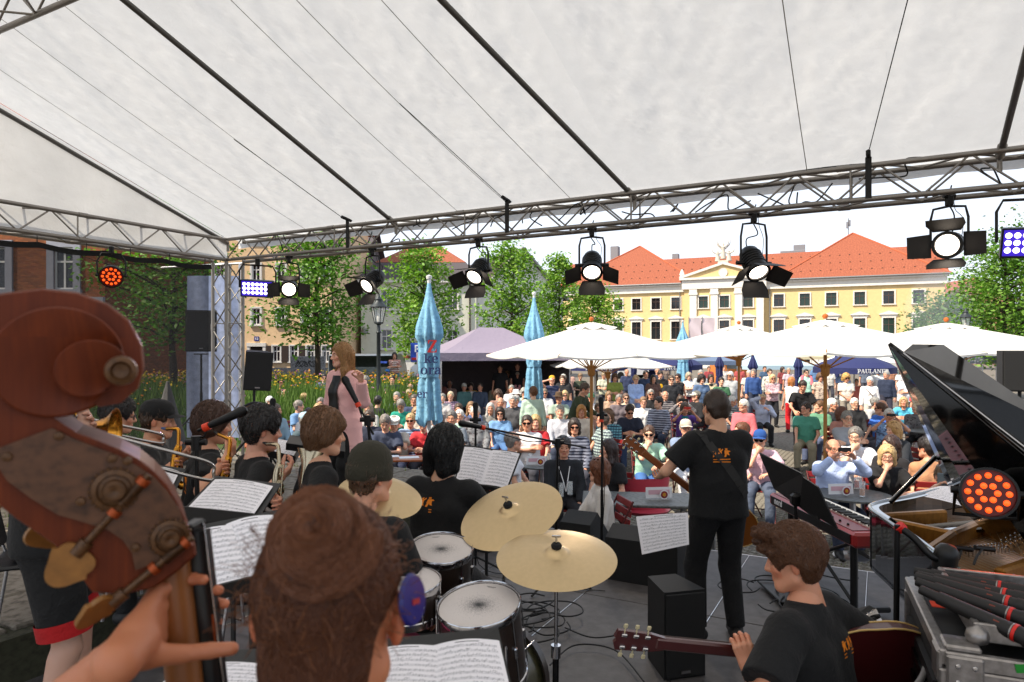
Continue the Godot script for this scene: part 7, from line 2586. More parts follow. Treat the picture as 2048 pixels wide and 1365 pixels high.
	for q in rows:
		var w:=gx(q[1],q[2],TER)
		r=member(q[0],w,q[3],{"seat": q[6],"lean": .05,"head": Vector2(-.1,.1),"sleeve": .52,"curl": [.8,.8],"palm": [Vector3(.3,0,-1),Vector3(-.3,0,-1)]},q[4],[at(q[5][0][0],q[5][0][1],q[5][0][2]),at(q[5][1][0],q[5][1][1],q[5][1][2])],.97)
		print_on(r[0],r[1],Vector3(-.04,.9,-.16),Vector3(-.1,0,-1),1.1)
		var hs: String=q[4].hair
		if hs=="crop":
			hair_strands(r[0],r[1],"crop",q[4].hairc.lightened(.1),1400,.05,.0018,40+k,swirl)
		elif hs=="bowl":
			hair_strands(r[0],r[1],"bowl",q[4].hairc.lightened(.08),1400,.09,.0018,40+k,down)
		chair("black chair under the %s" % ["musician in the peaked cap","musician with the bowl haircut","musician with harness straps","boy in the polo shirt","musician with glasses"][k],w,q[3],Color(.10,.10,.105),.44,"chairs of the band")
		k+=1
	saxophone("brass saxophone with blue mouthpiece held by the boy in the cap",at(323,857,4.28),at(353,862,4.2),at(346,955,4.15),Vector3(.9,.1,-.4),gold)
	saxophone("brass saxophone behind the microphone with orange rings",at(428,864,4.05),at(456,882,3.95),at(440,985,3.9),Vector3(.9,.1,-.4),gold,.034)
	saxophone("silver and gold saxophone in front of the harness straps",at(526,886,3.75),at(552,894,3.65),at(552,1010,3.6),Vector3(.9,.1,-.4),silver,.034)
	trombone("brass trombone with the upper bell behind the bass scroll",at(140,812,3.5),Vector3(.97,-.05,-.2),at(150,833,3.45),at(318,868,3.9),Vector3(0,-.055,0),gold,mat("slide_silver",Color(.72,.70,.68),.15,1.0))
	trombone("brass trombone with the lower bell and long slide",at(230,865,2.9),Vector3(.97,-.02,-.25),at(170,858,2.8),at(415,925,3.2),Vector3(0,-.085,.0),gold,mats["slide_silver"])
	var wp:=gx(880,3.9,DECK)
	r=member("woman with chin length black hair and black shirt seated with her back turned",wp,PI-.35,{"kind": "f","seat": .6,"lean": .08,"head": Vector2(-.25,.15),"sleeve": .42,"curl": [.6,.6],"palm": [Vector3(0,-1,-.2),Vector3(0,-1,-.2)]},{"hair": "bob","hairc": Color(.022,.02,.022),"skin": Color(.80,.60,.48)},[at(950,985,4.25),at(850,1000,4.25)],1.0,.014)
	print_on(r[0],r[1],Vector3(.08,1.13,-.15),Vector3(0,0,-1),1.35)
	hair_strands(r[0],r[1],"bob",Color(.035,.032,.035),2200,.12,.0011,55,down)
	chair("grey chair back behind the woman with black hair",gx(846,3.55,DECK),PI+.2,Color(.12,.11,.11),.5)
	var stl:=thing("stool","black stool under the woman with black hair","stool",wp)
	put("cushion",B.new().lathe([Vector2(.0,.54),Vector2(.17,.54),Vector2(.18,.57),Vector2(.16,.6),Vector2(0,.605)],20).mesh(),mats["speaker_black"],stl)
	for j in 4:
		stick("leg",Vector3(cos(j*1.57)*.12,.55,sin(j*1.57)*.12),Vector3(cos(j*1.57)*.2,0,sin(j*1.57)*.2),.012,mats["chrome"],stl)
	var dp:=gx(715,3.05,DECK)
	r=member("drummer in an olive knitted cap, pink shorts, behind the bun haired woman",dp,PI-.55,{"seat": .6,"lean": .1,"head": Vector2(-.2,.1),"legs": "short","wfr": at(835,1560,2.72),"wkr": Vector3(.7,.8,.3),"kl": Vector3(.5,.4,.9),"sleeve": .5},{"hair": "short","hairc": Color(.3,.2,.12),"hat": "beanie","hatc": Color(.16,.15,.10),"legs": Color(.62,.22,.34),"legs_name": "shorts","skin": Color(.8,.58,.47)},[],1.0,.016)
	chair("drum throne under the drummer in the knitted cap",dp,PI-.55,Color(.05,.05,.05),.54)
	var sp:=gx(95,2.75,TER)
	r=member("musician standing behind the double bass in black and red sports shorts",sp,PI-.9,{"legs": "short","lean": .04,"sleeve": .55,"girth": 1.05,"fr": Vector3(-.14,.08,-.05),"fl": Vector3(.14,.08,.12),"curl": [.8,.8]},{"hair": "short","hairc": Color(.12,.09,.07),"legs": Color(.03,.03,.035),"legs_name": "shorts","skin": Color(.72,.56,.48)},[at(170,866,2.75),at(150,880,2.8)],.98,.016)
	var red:=cloth(Color(.62,.02,.04))
	for j in 2:
		var kn: Vector3=r[1].knees[j]
		var hp2: Vector3=r[1].hip+Vector3(-.09+.18*j,-.02,0)
		var dirv:=(kn-hp2).normalized()
		var e:=hp2.lerp(kn,.85)
		put("shorts_trim",B.new().tube([e-dirv*.06,e+dirv*.004],[.1,.098],24,false).mesh(),red,r[0])
	print_on(r[0],r[1],Vector3(-.02,1.3,-.16),Vector3(0,0,-1),1.2)
	r=member("trombonist seated behind the bass scroll",gx(70,4.0,TER),PI-1.1,{"seat": .46,"sleeve": .5,"curl": [.8,.8]},{"hair": "short","hairc": Color(.2,.14,.1)},[at(150,838,3.5),at(120,835,3.55)],.97,.02)
	chair("black chair under the trombonist behind the scroll",gx(70,4.0,TER),PI-1.1,Color(.10,.10,.105),.44,"chairs of the band")
	var vp:=gx(690,7.1,TER)
	r=member("singer with long blond hair in a pink blazer, one hand by her shoulder",vp,-.7,{"kind": "f","lean": .03,"head": Vector2(-.3,.05),"sleeve": 1.0,"coat": .34,"curl": [.5,.9],"palm": [Vector3(0,0,1),Vector3(.3,0,1)],"el": Vector3(.9,-.7,.2),"loose": .018,"girth": .9},{"hair": "long","hairc": Color(.60,.44,.27),"top": Color(.88,.68,.67),"top_name": "blazer","legs": Color(.03,.03,.035),"skin": Color(.82,.62,.52),"group": "members of the jazz band"},[null,at(722,762,6.75)],1.0,.013,.005)
	var vf: Field=r[1].top_field
	put("camisole",B.new().grid(6,14,func(x,y):
		var f: float=y/14.0
		var q:=Vector3((x/6.0-.5)*lerpf(.2,.13,f),lerpf(.72,1.4,f),.3)
		for j in 60:
			var v:=vf.value(q)
			if v<.006:
				break
			q.z-=clampf(v*.7,.004,.012)
		return q+Vector3(0,0,.012)).mesh(),mat("silk_black",Color(.02,.02,.024),.35),r[0])
	hair_strands(r[0],r[1],"long",Color(.68,.51,.32),3200,.16,.0013,61,down)
func guitar(label: String,body: Vector3,head: Vector3,face: Vector3,bm: Material,nm: Material,big: float)->void:
	var t:=thing("guitar",label,"guitar",body,.0,"electric guitars of the band")
	var ax:=(head-body).normalized()
	var z:=(face-ax*face.dot(ax)).normalized()
	var xf:=Transform3D(Basis(ax,z.cross(ax),z),Vector3.ZERO)
	var L:=head.distance_to(body)
	var w:=.16+big*.24
	var poly:=PackedVector2Array()
	for k in 40:
		var a:=TAU*k/40.0
		var c:=cos(a)
		var r:=w*(1.0+.12*cos(2.0*a)-.12*c)
		poly.append(Vector2(c*r*1.22-.02,sin(a)*r*(1.0-(.04 if big>0 else .16)*exp(-pow(c-.1,2.0)*14.0))))
	var th:=.05 if big>0 else .042
	put("body",B.new().prism(poly,th,xf).mesh(),bm,t)
	var edge:=Array(poly).map(func(e): return xf*Vector3(e.x,e.y,th/2))
	edge.append(edge[0])
	put("binding",B.new().tube(edge,.004,6,false).mesh(),mat("binding",Color(.78,.64,.38),.4),t)
	var edge2:=Array(poly).map(func(e): return xf*Vector3(e.x,e.y,-th/2))
	edge2.append(edge2[0])
	put("binding",B.new().tube(edge2,.004,6,false).mesh(),mats["binding"],t)
	put("neck",B.new().box(Vector3(L-.06-.1,.05,.026),Vector3((L+.0)/2.0,0,th/2),.008).mesh(),nm if nm else bm,t,Transform3D(xf.basis,Vector3.ZERO))
	put("fingerboard",B.new().box(Vector3(L-.16,.046,.006),Vector3(L/2.0,0,th/2+.016),.002).mesh(),mat("rosewood",Color(.20,.10,.06),.5) if big>0 else nm,t,Transform3D(xf.basis,Vector3.ZERO))
	put("headstock",B.new().prism(PackedVector2Array([Vector2(L-.12,-.024),Vector2(L-.06,-.036),Vector2(L+.07,-.04),Vector2(L+.08,-.012),Vector2(L+.07,.0),Vector2(L+.08,.012),Vector2(L+.07,.04),Vector2(L-.06,.036),Vector2(L-.12,.024)]),.016,xf*tf(Vector3(0,0,th/2))).mesh(),nm if nm else bm,t)
	for k in 6:
		var sx:=L-.045+(k % 3)*.045
		var sy:=.044 if k<3 else -.044
		put("tuning_peg",B.new().tube([xf*Vector3(sx,sy*.6,th/2-.006),xf*Vector3(sx,sy*1.15,th/2-.006)],.003,5).box(Vector3(.016,.018,.007),xf*Vector3(sx,sy*1.35,th/2-.006),.004,xf.basis).mesh(),mat("peg_cream",Color(.75,.70,.55),.4),t)
		put("machine_head",B.new().box(Vector3(.022,.014,.012),xf*Vector3(sx,sy*.55,th/2-.012),.003,xf.basis).mesh(),mats["chrome"],t)
	put("bridge",B.new().box(Vector3(.02,.08,.014),xf*Vector3(-.06,0,th/2+.01),.003,xf.basis).mesh(),mats["chrome"],t)
	for k in 2:
		put("pickup",B.new().box(Vector3(.035,.07,.012),xf*Vector3(.02+k*.1,0,th/2+.008),.003,xf.basis).mesh(),mats["chrome"],t)
	for k in 6:
		put("string",B.new().tube([xf*Vector3(-.06,(k-2.5)*.009,th/2+.022),xf*Vector3(L-.1,(k-2.5)*.007,th/2+.022)],.0007,3,false).mesh(),mats["chrome"],t)
func build_foreground()->void:
	build_bass()
	build_bassist()
func build_bass()->void:
	var D:=.86
	var o:=at(300,1100,D)
	var t:=thing("double_bass","double bass with carved scroll, brass gear plate and tuning keys","double bass",Vector3(o.x,TER,o.z))
	o=t.position
	var wood:=mat("bass_wood",Color.WHITE,.55,.0,{"metallic_specular": .3,"albedo_texture": grain_texture(256,256,Color(.26,.09,.03),Color(.50,.22,.08),.12,4),"uv1_triplanar": true,"uv1_scale": Vector3(6,6,6),"clearcoat_enabled": true,"clearcoat": .12,"clearcoat_roughness": .3})
	var plate:=mat("bass_plate",Color(.40,.26,.17),.5,.15,{"tex": "stain","rtex": "patch","uv1_scale": Vector3.ONE*5.0})
	var brass:=mat("old_brass",Color(.40,.27,.15),.42,.35,{"tex": "stain","uv1_scale": Vector3.ONE*12.0})
	var cop:=mat("copper_pin",Color(.62,.28,.12),.4,.6)
	var turn:=Basis(Vector3.UP,.5)
	var P:=func(px: float,py: float,z:=.0)->Vector3:
		return at(0,0,D)*.0+turn*((at(px,py,D)-at(200,900,D)))+at(200,900,D)+turn*Vector3(0,0,z)-o
	var outline:=[[127,825],[165,857],[200,874],[236,893],[270,916],[297,942],[320,970],[338,1004],[352,1040],[360,1072],[370,1100],[372,1120],[335,1150],[295,1174],[236,1178],[190,1165],[160,1110],[130,1066],[71,1010],[20,955],[-40,890],[-85,800],[-92,720],[-60,655],[-10,618],[50,596],[110,585],[165,590],[215,610],[252,642],[274,690],[278,735],[268,775],[240,802],[205,808],[172,800],[148,782],[132,796]]
	var mid: Vector3=P.call(150,860,.0)
	var hb:=B.new()
	var ring:=func(shrink: float,z: float)->Array:
		var c:=Vector2(150,860)
		return outline.map(func(e): return P.call(lerpf(e[0],c.x,shrink*.3),lerpf(e[1],c.y,shrink*.2),z))
	var layers:=[[.10,.045],[.03,.041],[.0,.03],[.02,.012],[.0,-.006],[.02,-.03],[.0,-.06],[.05,-.075]]
	var rings:=layers.map(func(e): return ring.call(e[0],e[1]))
	var nn:=outline.size()
	for l in layers.size()-1:
		for k in nn:
			var a: Vector3=rings[l][k]
			var b2: Vector3=rings[l][(k+1) % nn]
			hb.quad(a,rings[l+1][k],rings[l+1][(k+1) % nn],b2)
	var poly:=PackedVector2Array()
	for e in outline:
		poly.append(Vector2(lerpf(e[0],150.0,.03),-lerpf(e[1],860.0,.02)))
	var tri:=Geometry2D.triangulate_polygon(poly)
	for k in range(0,tri.size(),3):
		var a: Vector3=rings[0][tri[k]]
		var b3: Vector3=rings[0][tri[k+1]]
		var c3: Vector3=rings[0][tri[k+2]]
		if (b3-a).cross(c3-a).dot(turn.z)<0:
			hb.tri(a,c3,b3)
		else:
			hb.tri(a,b3,c3)
	var head:=put("scroll_head",hb.mesh(),wood,t)
	var volute:=B.new()
	volute.grid(6,150,func(x,y):
		var f: float=y/150.0
		var a:=.9+f*TAU*2.3
		var g:=minf(f+1.0/2.3,1.25)
		var inner=x>=4
		var h:=g if inner else f
		var rad: float=lerpf(136.0,20.0,pow(minf(h,1.0),.7))*[.9,.99,1.0,.95,.98,.9,.86][x]
		var c:=Vector2(112,700).lerp(Vector2(237,739),pow(minf(h,1.0),.85))
		return P.call(c.x+cos(a)*rad,c.y+sin(a)*rad,lerpf(.052,.112,f)+[-.03,-.008,-.003,.0,-.006,-.009,-.012][x]))
	put("volute",volute.mesh(),wood,head)
	put("volute_eye",B.new().lathe([Vector2(.017,.11),Vector2(.016,.124),Vector2(.011,.126),Vector2(.008,.12),Vector2(.0,.119)],24,Transform3D(turn*Basis(Vector3.RIGHT,PI/2),P.call(240,738,.0))).mesh(),brass,head)
	var pl:=[[34,882],[127,845],[160,866],[198,886],[232,903],[264,925],[296,953],[318,982],[338,1018],[350,1054],[352,1080],[318,1112],[262,1128],[256,1094],[240,1066],[216,1044],[176,1024],[136,1006],[96,972],[60,936]]
	var pp:=PackedVector2Array()
	for e in pl:
		pp.append(Vector2((e[0]-200.0)*D/F,(900.0-e[1])*D/F))
	put("gear_plate",B.new().prism(pp,.004,Transform3D(turn,P.call(200,900,.049))).mesh(),plate,t)
	for e in [[60,893],[138,860],[248,915],[172,985],[223,908],[262,1084]]:
		put("screw",B.new().lathe([Vector2(.0058,.0),Vector2(.005,.004),Vector2(0,.005)],10,Transform3D(turn*Basis(Vector3.RIGHT,PI/2),P.call(e[0],e[1],.051))).mesh(),brass,t)
	for g in [[227,968,42,[277,953],[172,1074],[158,1098],1.0],[322,1072,37,[352,1082],[232,1178],[204,1192],.55]]:
		var c: Vector3=P.call(g[0],g[1],.05)
		var r: float=g[2]*D/F
		var ax:=Transform3D(turn*Basis(Vector3.RIGHT,PI/2),c)
		put("gear_wheel",B.new().lathe([Vector2(r*.94,.0),Vector2(r*.94,.007),Vector2(r*.72,.009),Vector2(r*.66,.006),Vector2(r*.5,.007),Vector2(r*.44,.013),Vector2(r*.25,.014),Vector2(.0,.011)],30,ax).mesh(),brass,t)
		for k in 24:
			put("gear_tooth",shared_b("tooth%.4f" % r,func(): return B.new().box(Vector3(r*.12,.007,r*.16),Vector3(r*.99,.0035,0),.0012)),brass,t,ax*Transform3D(Basis(Vector3.UP,TAU*k/24.0),Vector3.ZERO))
		var a: Vector3=P.call(g[3][0],g[3][1],.056)
		var b: Vector3=P.call(g[4][0],g[4][1],.05)
		var v:=b-a
		put("worm_shaft",B.new().tube([a-v*.08,b],.0048,10).mesh(),brass,t)
		var wb:=B.new()
		for k in 12:
			wb.tube([a+v*(.02+k*.028),a+v*(.034+k*.028)],[.0078,.0064],10)
		put("worm",wb.mesh(),brass,t)
		for f in [.0,.46]:
			put("bearing",B.new().tube([a+v*(f-.02),a+v*(f+.06)],.0085,10).mesh(),cop,t)
		var kx:=PackedVector2Array()
		for k in 36:
			var w:=TAU*k/36.0
			var rr:=.0215*(1.0+.14*cos(3.0*w+2.6))*(1.28 if cos(w)<0 else 1.0)
			kx.append(Vector2(cos(w)*rr,sin(w)*rr))
		var kc: Vector3=P.call(g[5][0],g[5][1],.05)
		var sy: float=g[6]
		put("tuning_key",B.new().prism(kx,.006,Transform3D(turn*Basis(Vector3.BACK,.6)*Basis(Vector3.RIGHT,acos(sy)*.9),kc)).mesh(),mat("key_brass",Color(.62,.42,.19),.42,.15,{"tex": "patch","uv1_scale": Vector3.ONE*8.0}),t)
		put("key_collar",B.new().tube([b+v.normalized()*-.01,b+v.normalized()*.008],.0085,12).mesh(),brass,t)
	for q in [[92,1090,-.1],[-15,1010,-.1]]:
		var kx2:=PackedVector2Array()
		for k in 30:
			var w:=TAU*k/30.0
			var rr:=.022*(1.0+.14*cos(3.0*w+2.6))
			kx2.append(Vector2(cos(w)*rr,sin(w)*rr))
		var kc2: Vector3=P.call(q[0],q[1],q[2])
		put("tuning_key",B.new().prism(kx2,.006,Transform3D(turn*Basis(Vector3.UP,.5),kc2)).mesh(),mats["key_brass"],t)
		stick("key_shaft",kc2,P.call(q[0]+90,q[1]-55,-.08),.004,brass,t)
	var n0: Vector3=P.call(325,1100,-.012)
	var n1: Vector3=P.call(352,1395,.01)
	var nd:=(n1-n0)
	var far:=n0+nd.normalized()*.75
	put("neck",B.new().tube([n0-nd*.06,n0,n0+nd*.2,n0+nd*.7,far],[.022,.024,.0222,.0226,.027],18).mesh(),mat("bass_neck",Color.WHITE,.42,.0,{"albedo_texture": grain_texture(128,256,Color(.46,.27,.12),Color(.58,.36,.17),.15,8),"uv1_triplanar": true,"uv1_scale": Vector3.ONE*5.0}),t)
	var off: Vector3=turn*Vector3(.024,0,-.008)
	put("fingerboard",B.new().tube([n0+off+Vector3(.004,.006,0),far+off+Vector3(.004,0,0)],[.0125,.015],12,true,2.0).mesh(),mat("ebony",Color(.025,.022,.022),.35),t)
	put("nut",B.new().box(Vector3(.018,.012,.04),n0+off*1.2+Vector3(0,.012,0),.003).mesh(),mats["ebony"],t)
	for k in 4:
		var so: Vector3=turn*Vector3(.041,0,-.022+k*.0105)
		put("string",B.new().tube([n0+so+Vector3(0,.015,0),far+so+Vector3(.012,0,0)],.0013,6,false).mesh(),mats["chrome"],t)
		put("string_winding",B.new().tube([n0+so+nd*.55,n0+so+nd*.78],.0022,6).mesh(),cop,t)
	var bo:=PackedVector2Array()
	for k in 48:
		var w:=TAU*k/48.0
		var c:=sin(w)
		var r2:=.30*(1.0+.10*-c)*(1.0-.22*exp(-pow(c-.1,2.0)*18.0))
		bo.append(Vector2(cos(w)*r2,c*.52))
	put("body",B.new().prism(bo,.2,Transform3D(Basis(Vector3.UP,-1.2),Vector3(far.x+.02,.66,far.z-.02))).mesh(),wood,t)
	stick("end_pin",Vector3(far.x+.02,.0,far.z-.02),Vector3(far.x+.02,.2,far.z-.02),.006,mats["chrome"],t)
func build_bassist()->void:
	var hc := at(684, 1246, 0.75)
	var size:=1.0
	var feet:=Vector3(hc.x-.015,hc.y-1.605*size,hc.z+.02)
	var yaw:=PI+.10
	var r:=member("double bass player in front with a brown hair bun and blue earring disc",feet,yaw,{"kind": "f","head": Vector2(-.12,.2),"sleeve": .5,"curl": [.6,.95],"dirs": [Vector3.ZERO,Vector3(-.02,.12,1.0)],"palm": [Vector3(0,-1,0),Vector3(-1.0,.0,-.2)],"thumb": [1.0,1.0],"el": Vector3(.9,-1.0,.1),"fl": Vector3(.12,.08,.05),"lean": .03},{"hair": "none","skin": Color(.74,.47,.33)},[null,at(258,1298,.80)],size,.013,.004)
	var st:=put("low_step",bx(Vector3(.7,maxf(feet.y-TER,.05),.6),.01),mats["deck"],null,tf(Vector3(feet.x,TER+maxf(feet.y-TER,.05)/2.0,feet.z)))
	tag(st,"low dark step under the double bass player","step")
	var hx: Transform3D=r[1].head
	var fl:=Field.new(Vector3(-.14,-.17,-.22),Vector3(.14,.25,.14),.005)
	fl.ell(Vector3(0,.03,-.016),Vector3(.079,.098,.1),.02)
	fl.cap(Vector3(-.02,-.05,-.055),Vector3(.02,-.05,-.055),.036,.036,.03)
	fl.cap(Vector3(-.015,-.1,-.045),Vector3(.015,-.1,-.045),.032,.032,.03)
	fl.ell(Vector3(0,-.07,.095),Vector3(.074,.13,.075),.02,true)
	for s in [-1.0,1.0]:
		fl.ell(Vector3(s*.092,-.045,.0),Vector3(.046,.075,.065),.015,true)
	var bun:=Vector3(-.014,.09,-.115)
	var nz:=FastNoiseLite.new()
	nz.frequency=1.0
	fl.rough(nz,.0025,Vector3(60,18,30))
	var c1:=Color(.30,.165,.09)
	var tone:=func(p: Vector3)->Color:
		var q:=.8+.5*nz.get_noise_3d(p.x*120.0,p.y*30.0,p.z*60.0)
		return Color(q,q,q)
	put("hair",fl.build(tone).mesh(),hairmat(c1),r[0],hx)
	var to_bun:=func(p: Vector3)->Vector3: return (bun-p)+Vector3(0,.02,0)
	put("hair_strands",strands(fl,5200,.11,.0008,to_bun,71,.0018).mesh(),hairmat(Color(.37,.205,.11)),r[0],hx)
	var bb:=Field.new(bun-Vector3(.1,.1,.1),bun+Vector3(.1,.1,.1),.0045)
	var face:=Vector3(-.1,.35,-1.0).normalized()
	var fx:=looking(bun,face)
	for k in 46:
		var f:=k/45.0
		var w:=f*TAU*2.6
		var rad:=lerpf(.047,.01,f)
		var w2:=(k+1)/45.0*TAU*2.6
		var rad2:=lerpf(.047,.01,(k+1)/45.0)
		bb.cap(fx*Vector3(cos(w)*rad,-.02+.05*f+.008*sin(w*1.7),sin(w)*rad),fx*Vector3(cos(w2)*rad2,-.02+.05*(k+1)/45.0+.008*sin(w2*1.7),sin(w2)*rad2),.0155,.0155,.001)
	bb.rough(nz,.003,Vector3(60,60,60))
	put("hair_bun",bb.build(tone).mesh(),hairmat(c1),r[0],hx)
	var round_bun:=func(p: Vector3)->Vector3:
		var d:=p-bun
		return face.cross(d).normalized()+d.normalized()*-.15
	put("bun_strands",strands(bb,4200,.05,.0008,round_bun,72,.0018).mesh(),hairmat(Color(.45,.26,.14)),r[0],hx)
	var q:=RandomNumberGenerator.new()
	q.seed=12
	var fb:=B.new()
	fb.colored=true
	for k in 420:
		var d:=Vector3(q.randfn(),q.randf_range(-.6,1.0),q.randfn()-.3).normalized()
		var p:=Vector3(0,.03,-.02)+d*Vector3(.085,.1,.1)
		var p2:=p+d*q.randf_range(.008,.03)+Vector3(q.randfn(),q.randfn(),q.randfn())*.012
		fb.tube([p,(p+p2)/2+Vector3(0,q.randf_range(0,.008),0),p2+(bun-p2)*q.randf_range(0,.3)],.0004,3,false)
	put("flyaway_hair",fb.mesh(),hairmat(Color(.46,.27,.14)),r[0],hx).set_meta("kind","stuff")
	var disc:=put("hair_disc",B.new().lathe([Vector2(.0,-.003),Vector2(.026,-.003),Vector2(.029,.0),Vector2(.026,.004),Vector2(.0,.005)],28).mesh(),mat("disc_blue",Color(.10,.10,.42),.35),r[0],hx*looking(Vector3(-.094,.015,-.012),Vector3(-1.0,.1,-.35)))
	put("disc_mark",B.new().box(Vector3(.016,.001,.006),Vector3(.0,.0056,.002)).mesh(),mat("disc_red",Color(.6,.1,.12),.5),disc)
var crowd_bodies:={}
func pose_of(pose: String)->Dictionary:
	match pose:
		"sit": return {"seat": .45,"lean": .0}
		"sitl": return {"seat": .45,"lean": .02,"head": Vector2(-.7,.0),"twist": -.2}
		"sitr": return {"seat": .45,"lean": .02,"head": Vector2(.7,.0),"twist": .2}
		"lean": return {"seat": .45,"lean": .42,"head": Vector2(.1,-.1),"hr": Vector3(-.12,.78,.5),"hl": Vector3(.12,.78,.5),"er": Vector3(-1,-.2,-.2),"el": Vector3(1,-.2,-.2)}
		"down": return {"seat": .45,"lean": .3,"head": Vector2(.15,.55),"hr": Vector3(-.1,.76,.45),"hl": Vector3(.1,.76,.45)}
		"cross": return {"seat": .45,"lean": -.06,"hr": Vector3(.12,.84,.2),"hl": Vector3(-.12,.82,.22),"er": Vector3(-1,-.6,.1),"el": Vector3(1,-.6,.1)}
		"chin": return {"seat": .45,"lean": .3,"head": Vector2(-.15,.05),"hr": Vector3(-.02,1.06,.3),"hl": Vector3(.12,.76,.45),"er": Vector3(-.5,-1.0,.4),"el": Vector3(.8,-.6,.1),"curl": [1.1,.5],"palm": [Vector3(0,0,-1),Vector3(0,-1,0)]}
		"hands": return {"seat": .45,"lean": .36,"head": Vector2(.1,.12),"hr": Vector3(-.05,1.0,.36),"hl": Vector3(.05,1.0,.36),"er": Vector3(-.7,-1.0,.3),"el": Vector3(.7,-1.0,.3),"curl": [1.1,1.1],"palm": [Vector3(1,0,0),Vector3(-1,0,0)]}
		"shoot": return {"seat": .45,"lean": .05,"hr": Vector3(-.13,1.16,.33),"hl": Vector3(.13,1.16,.33),"er": Vector3(-.9,-.8,.2),"el": Vector3(.9,-.8,.2),"curl": [.8,.8],"palm": [Vector3(.9,0,.3),Vector3(-.9,0,.3)]}
		"raise": return {"seat": .45,"lean": -.05,"head": Vector2(.2,-.35),"hr": Vector3(-.12,1.5,.22),"er": Vector3(-1,.0,.0),"curl": [.8,.5],"palm": [Vector3(0,0,1),Vector3(-.4,-.3,-.6)]}
		"shade": return {"seat": .45,"lean": .0,"hr": Vector3(-.07,1.28,.15),"hl": Vector3(.1,.95,.3),"er": Vector3(-1,-.1,.2),"curl": [.2,.8],"palm": [Vector3(0,-1,0),Vector3(-1,0,0)],"dirs": [Vector3(1,.15,.2),Vector3.ZERO]}
		"stand": return {}
		"standl": return {"head": Vector2(-.7,0),"twist": -.25}
		"standr": return {"head": Vector2(.7,0),"twist": .25}
		"scross": return {"hr": Vector3(.13,1.16,.2),"hl": Vector3(-.13,1.14,.22),"er": Vector3(-1,-.6,.1),"el": Vector3(1,-.6,.1)}
		"sfront": return {"head": Vector2(.1,.1),"hr": Vector3(-.04,.98,.22),"hl": Vector3(.05,.98,.22)}
		"sphone": return {"head": Vector2(.0,.4),"hr": Vector3(-.06,1.12,.3),"hl": Vector3(.07,1.1,.28),"curl": [.8,.8]}
		"sup": return {"hr": Vector3(-.1,1.62,.22),"er": Vector3(-1,0,0),"head": Vector2(0,-.1)}
		"sbend": return {"lean": .35,"head": Vector2(0,.4),"hr": Vector3(-.2,1.02,.5),"hl": Vector3(.2,1.0,.45)}
	return {}
func crowd_body(pose: String,kind: String,slv: String,shape: String)->Dictionary:
	var key:=pose+kind+slv+shape
	if not crowd_bodies.has(key):
		var P:=pose_of(pose)
		P["kind"]=kind
		P["sleeve"]={"n": .0,"s": .5,"l": 1.0}[slv]
		P["loose"]=.016
		if shape=="b":
			P["belly"]=1.0
			P["girth"]=1.14
		elif kind=="f":
			P["girth"]=.95
		crowd_bodies[key]=bake(make_body(P,.027,.009))
	return crowd_bodies[key]
func shirt_texture(kind: String) -> ImageTexture:
	if texes.has(kind):
		return texes[kind]
	var im:=Image.create(128,128,false,Image.FORMAT_RGB8)
	im.fill(Color.WHITE)
	rng.seed=8
	for k in 8:
		if kind!="blotch":
			im.fill_rect(Rect2i(0,k*16,128,8),Color(.3,.3,.38))
	for k in (8 if kind=="check" else 60 if kind=="blotch" else 0):
		if kind=="check":
			for y in 128:
				for x in 8:
					im.set_pixel(k*16+x,y,im.get_pixel(k*16+x,y).lerp(Color(.35,.35,.42),.5))
		else:
			im.fill_rect(Rect2i(rng.randi() % 120,rng.randi() % 120,rng.randi_range(4,14),rng.randi_range(4,12)),Color(.25,.24,.28).lerp(Color(.9,.8,.8),rng.randf()))
	texes[kind]=ImageTexture.create_from_image(im)
	return texes[kind]
func folding_chair()->Node3D:
	var t:=thing("folding_chair","","chair",Vector3.ZERO,.0,"red folding chairs of the beer garden")
	var red:=mat("chair_red",Color(.50,.09,.08),.5)
	var ir:=mat("chair_iron",Color(.32,.08,.08),.45,.3)
	for k in 5:
		put("seat_slat",bx(Vector3(.4,.018,.062),.005),red,t,tf(Vector3(0,.45,.16-k*.075)))
	for k in 3:
		put("back_slat",bx(Vector3(.4,.07,.016),.005),red,t,Transform3D(Basis(Vector3.RIGHT,-.15),Vector3(0,.66+k*.09,-.22-k*.014)))
	for s in [-1.0,1.0]:
		stick("leg",Vector3(s*.2,0,.22),Vector3(s*.2,.88,-.26),.011,ir,t,6)
		stick("leg",Vector3(s*.18,0,-.24),Vector3(s*.18,.44,.18),.011,ir,t,6)
	stick("crossbar",Vector3(-.19,.2,.12),Vector3(.19,.2,.12),.008,ir,t,6)
	return t
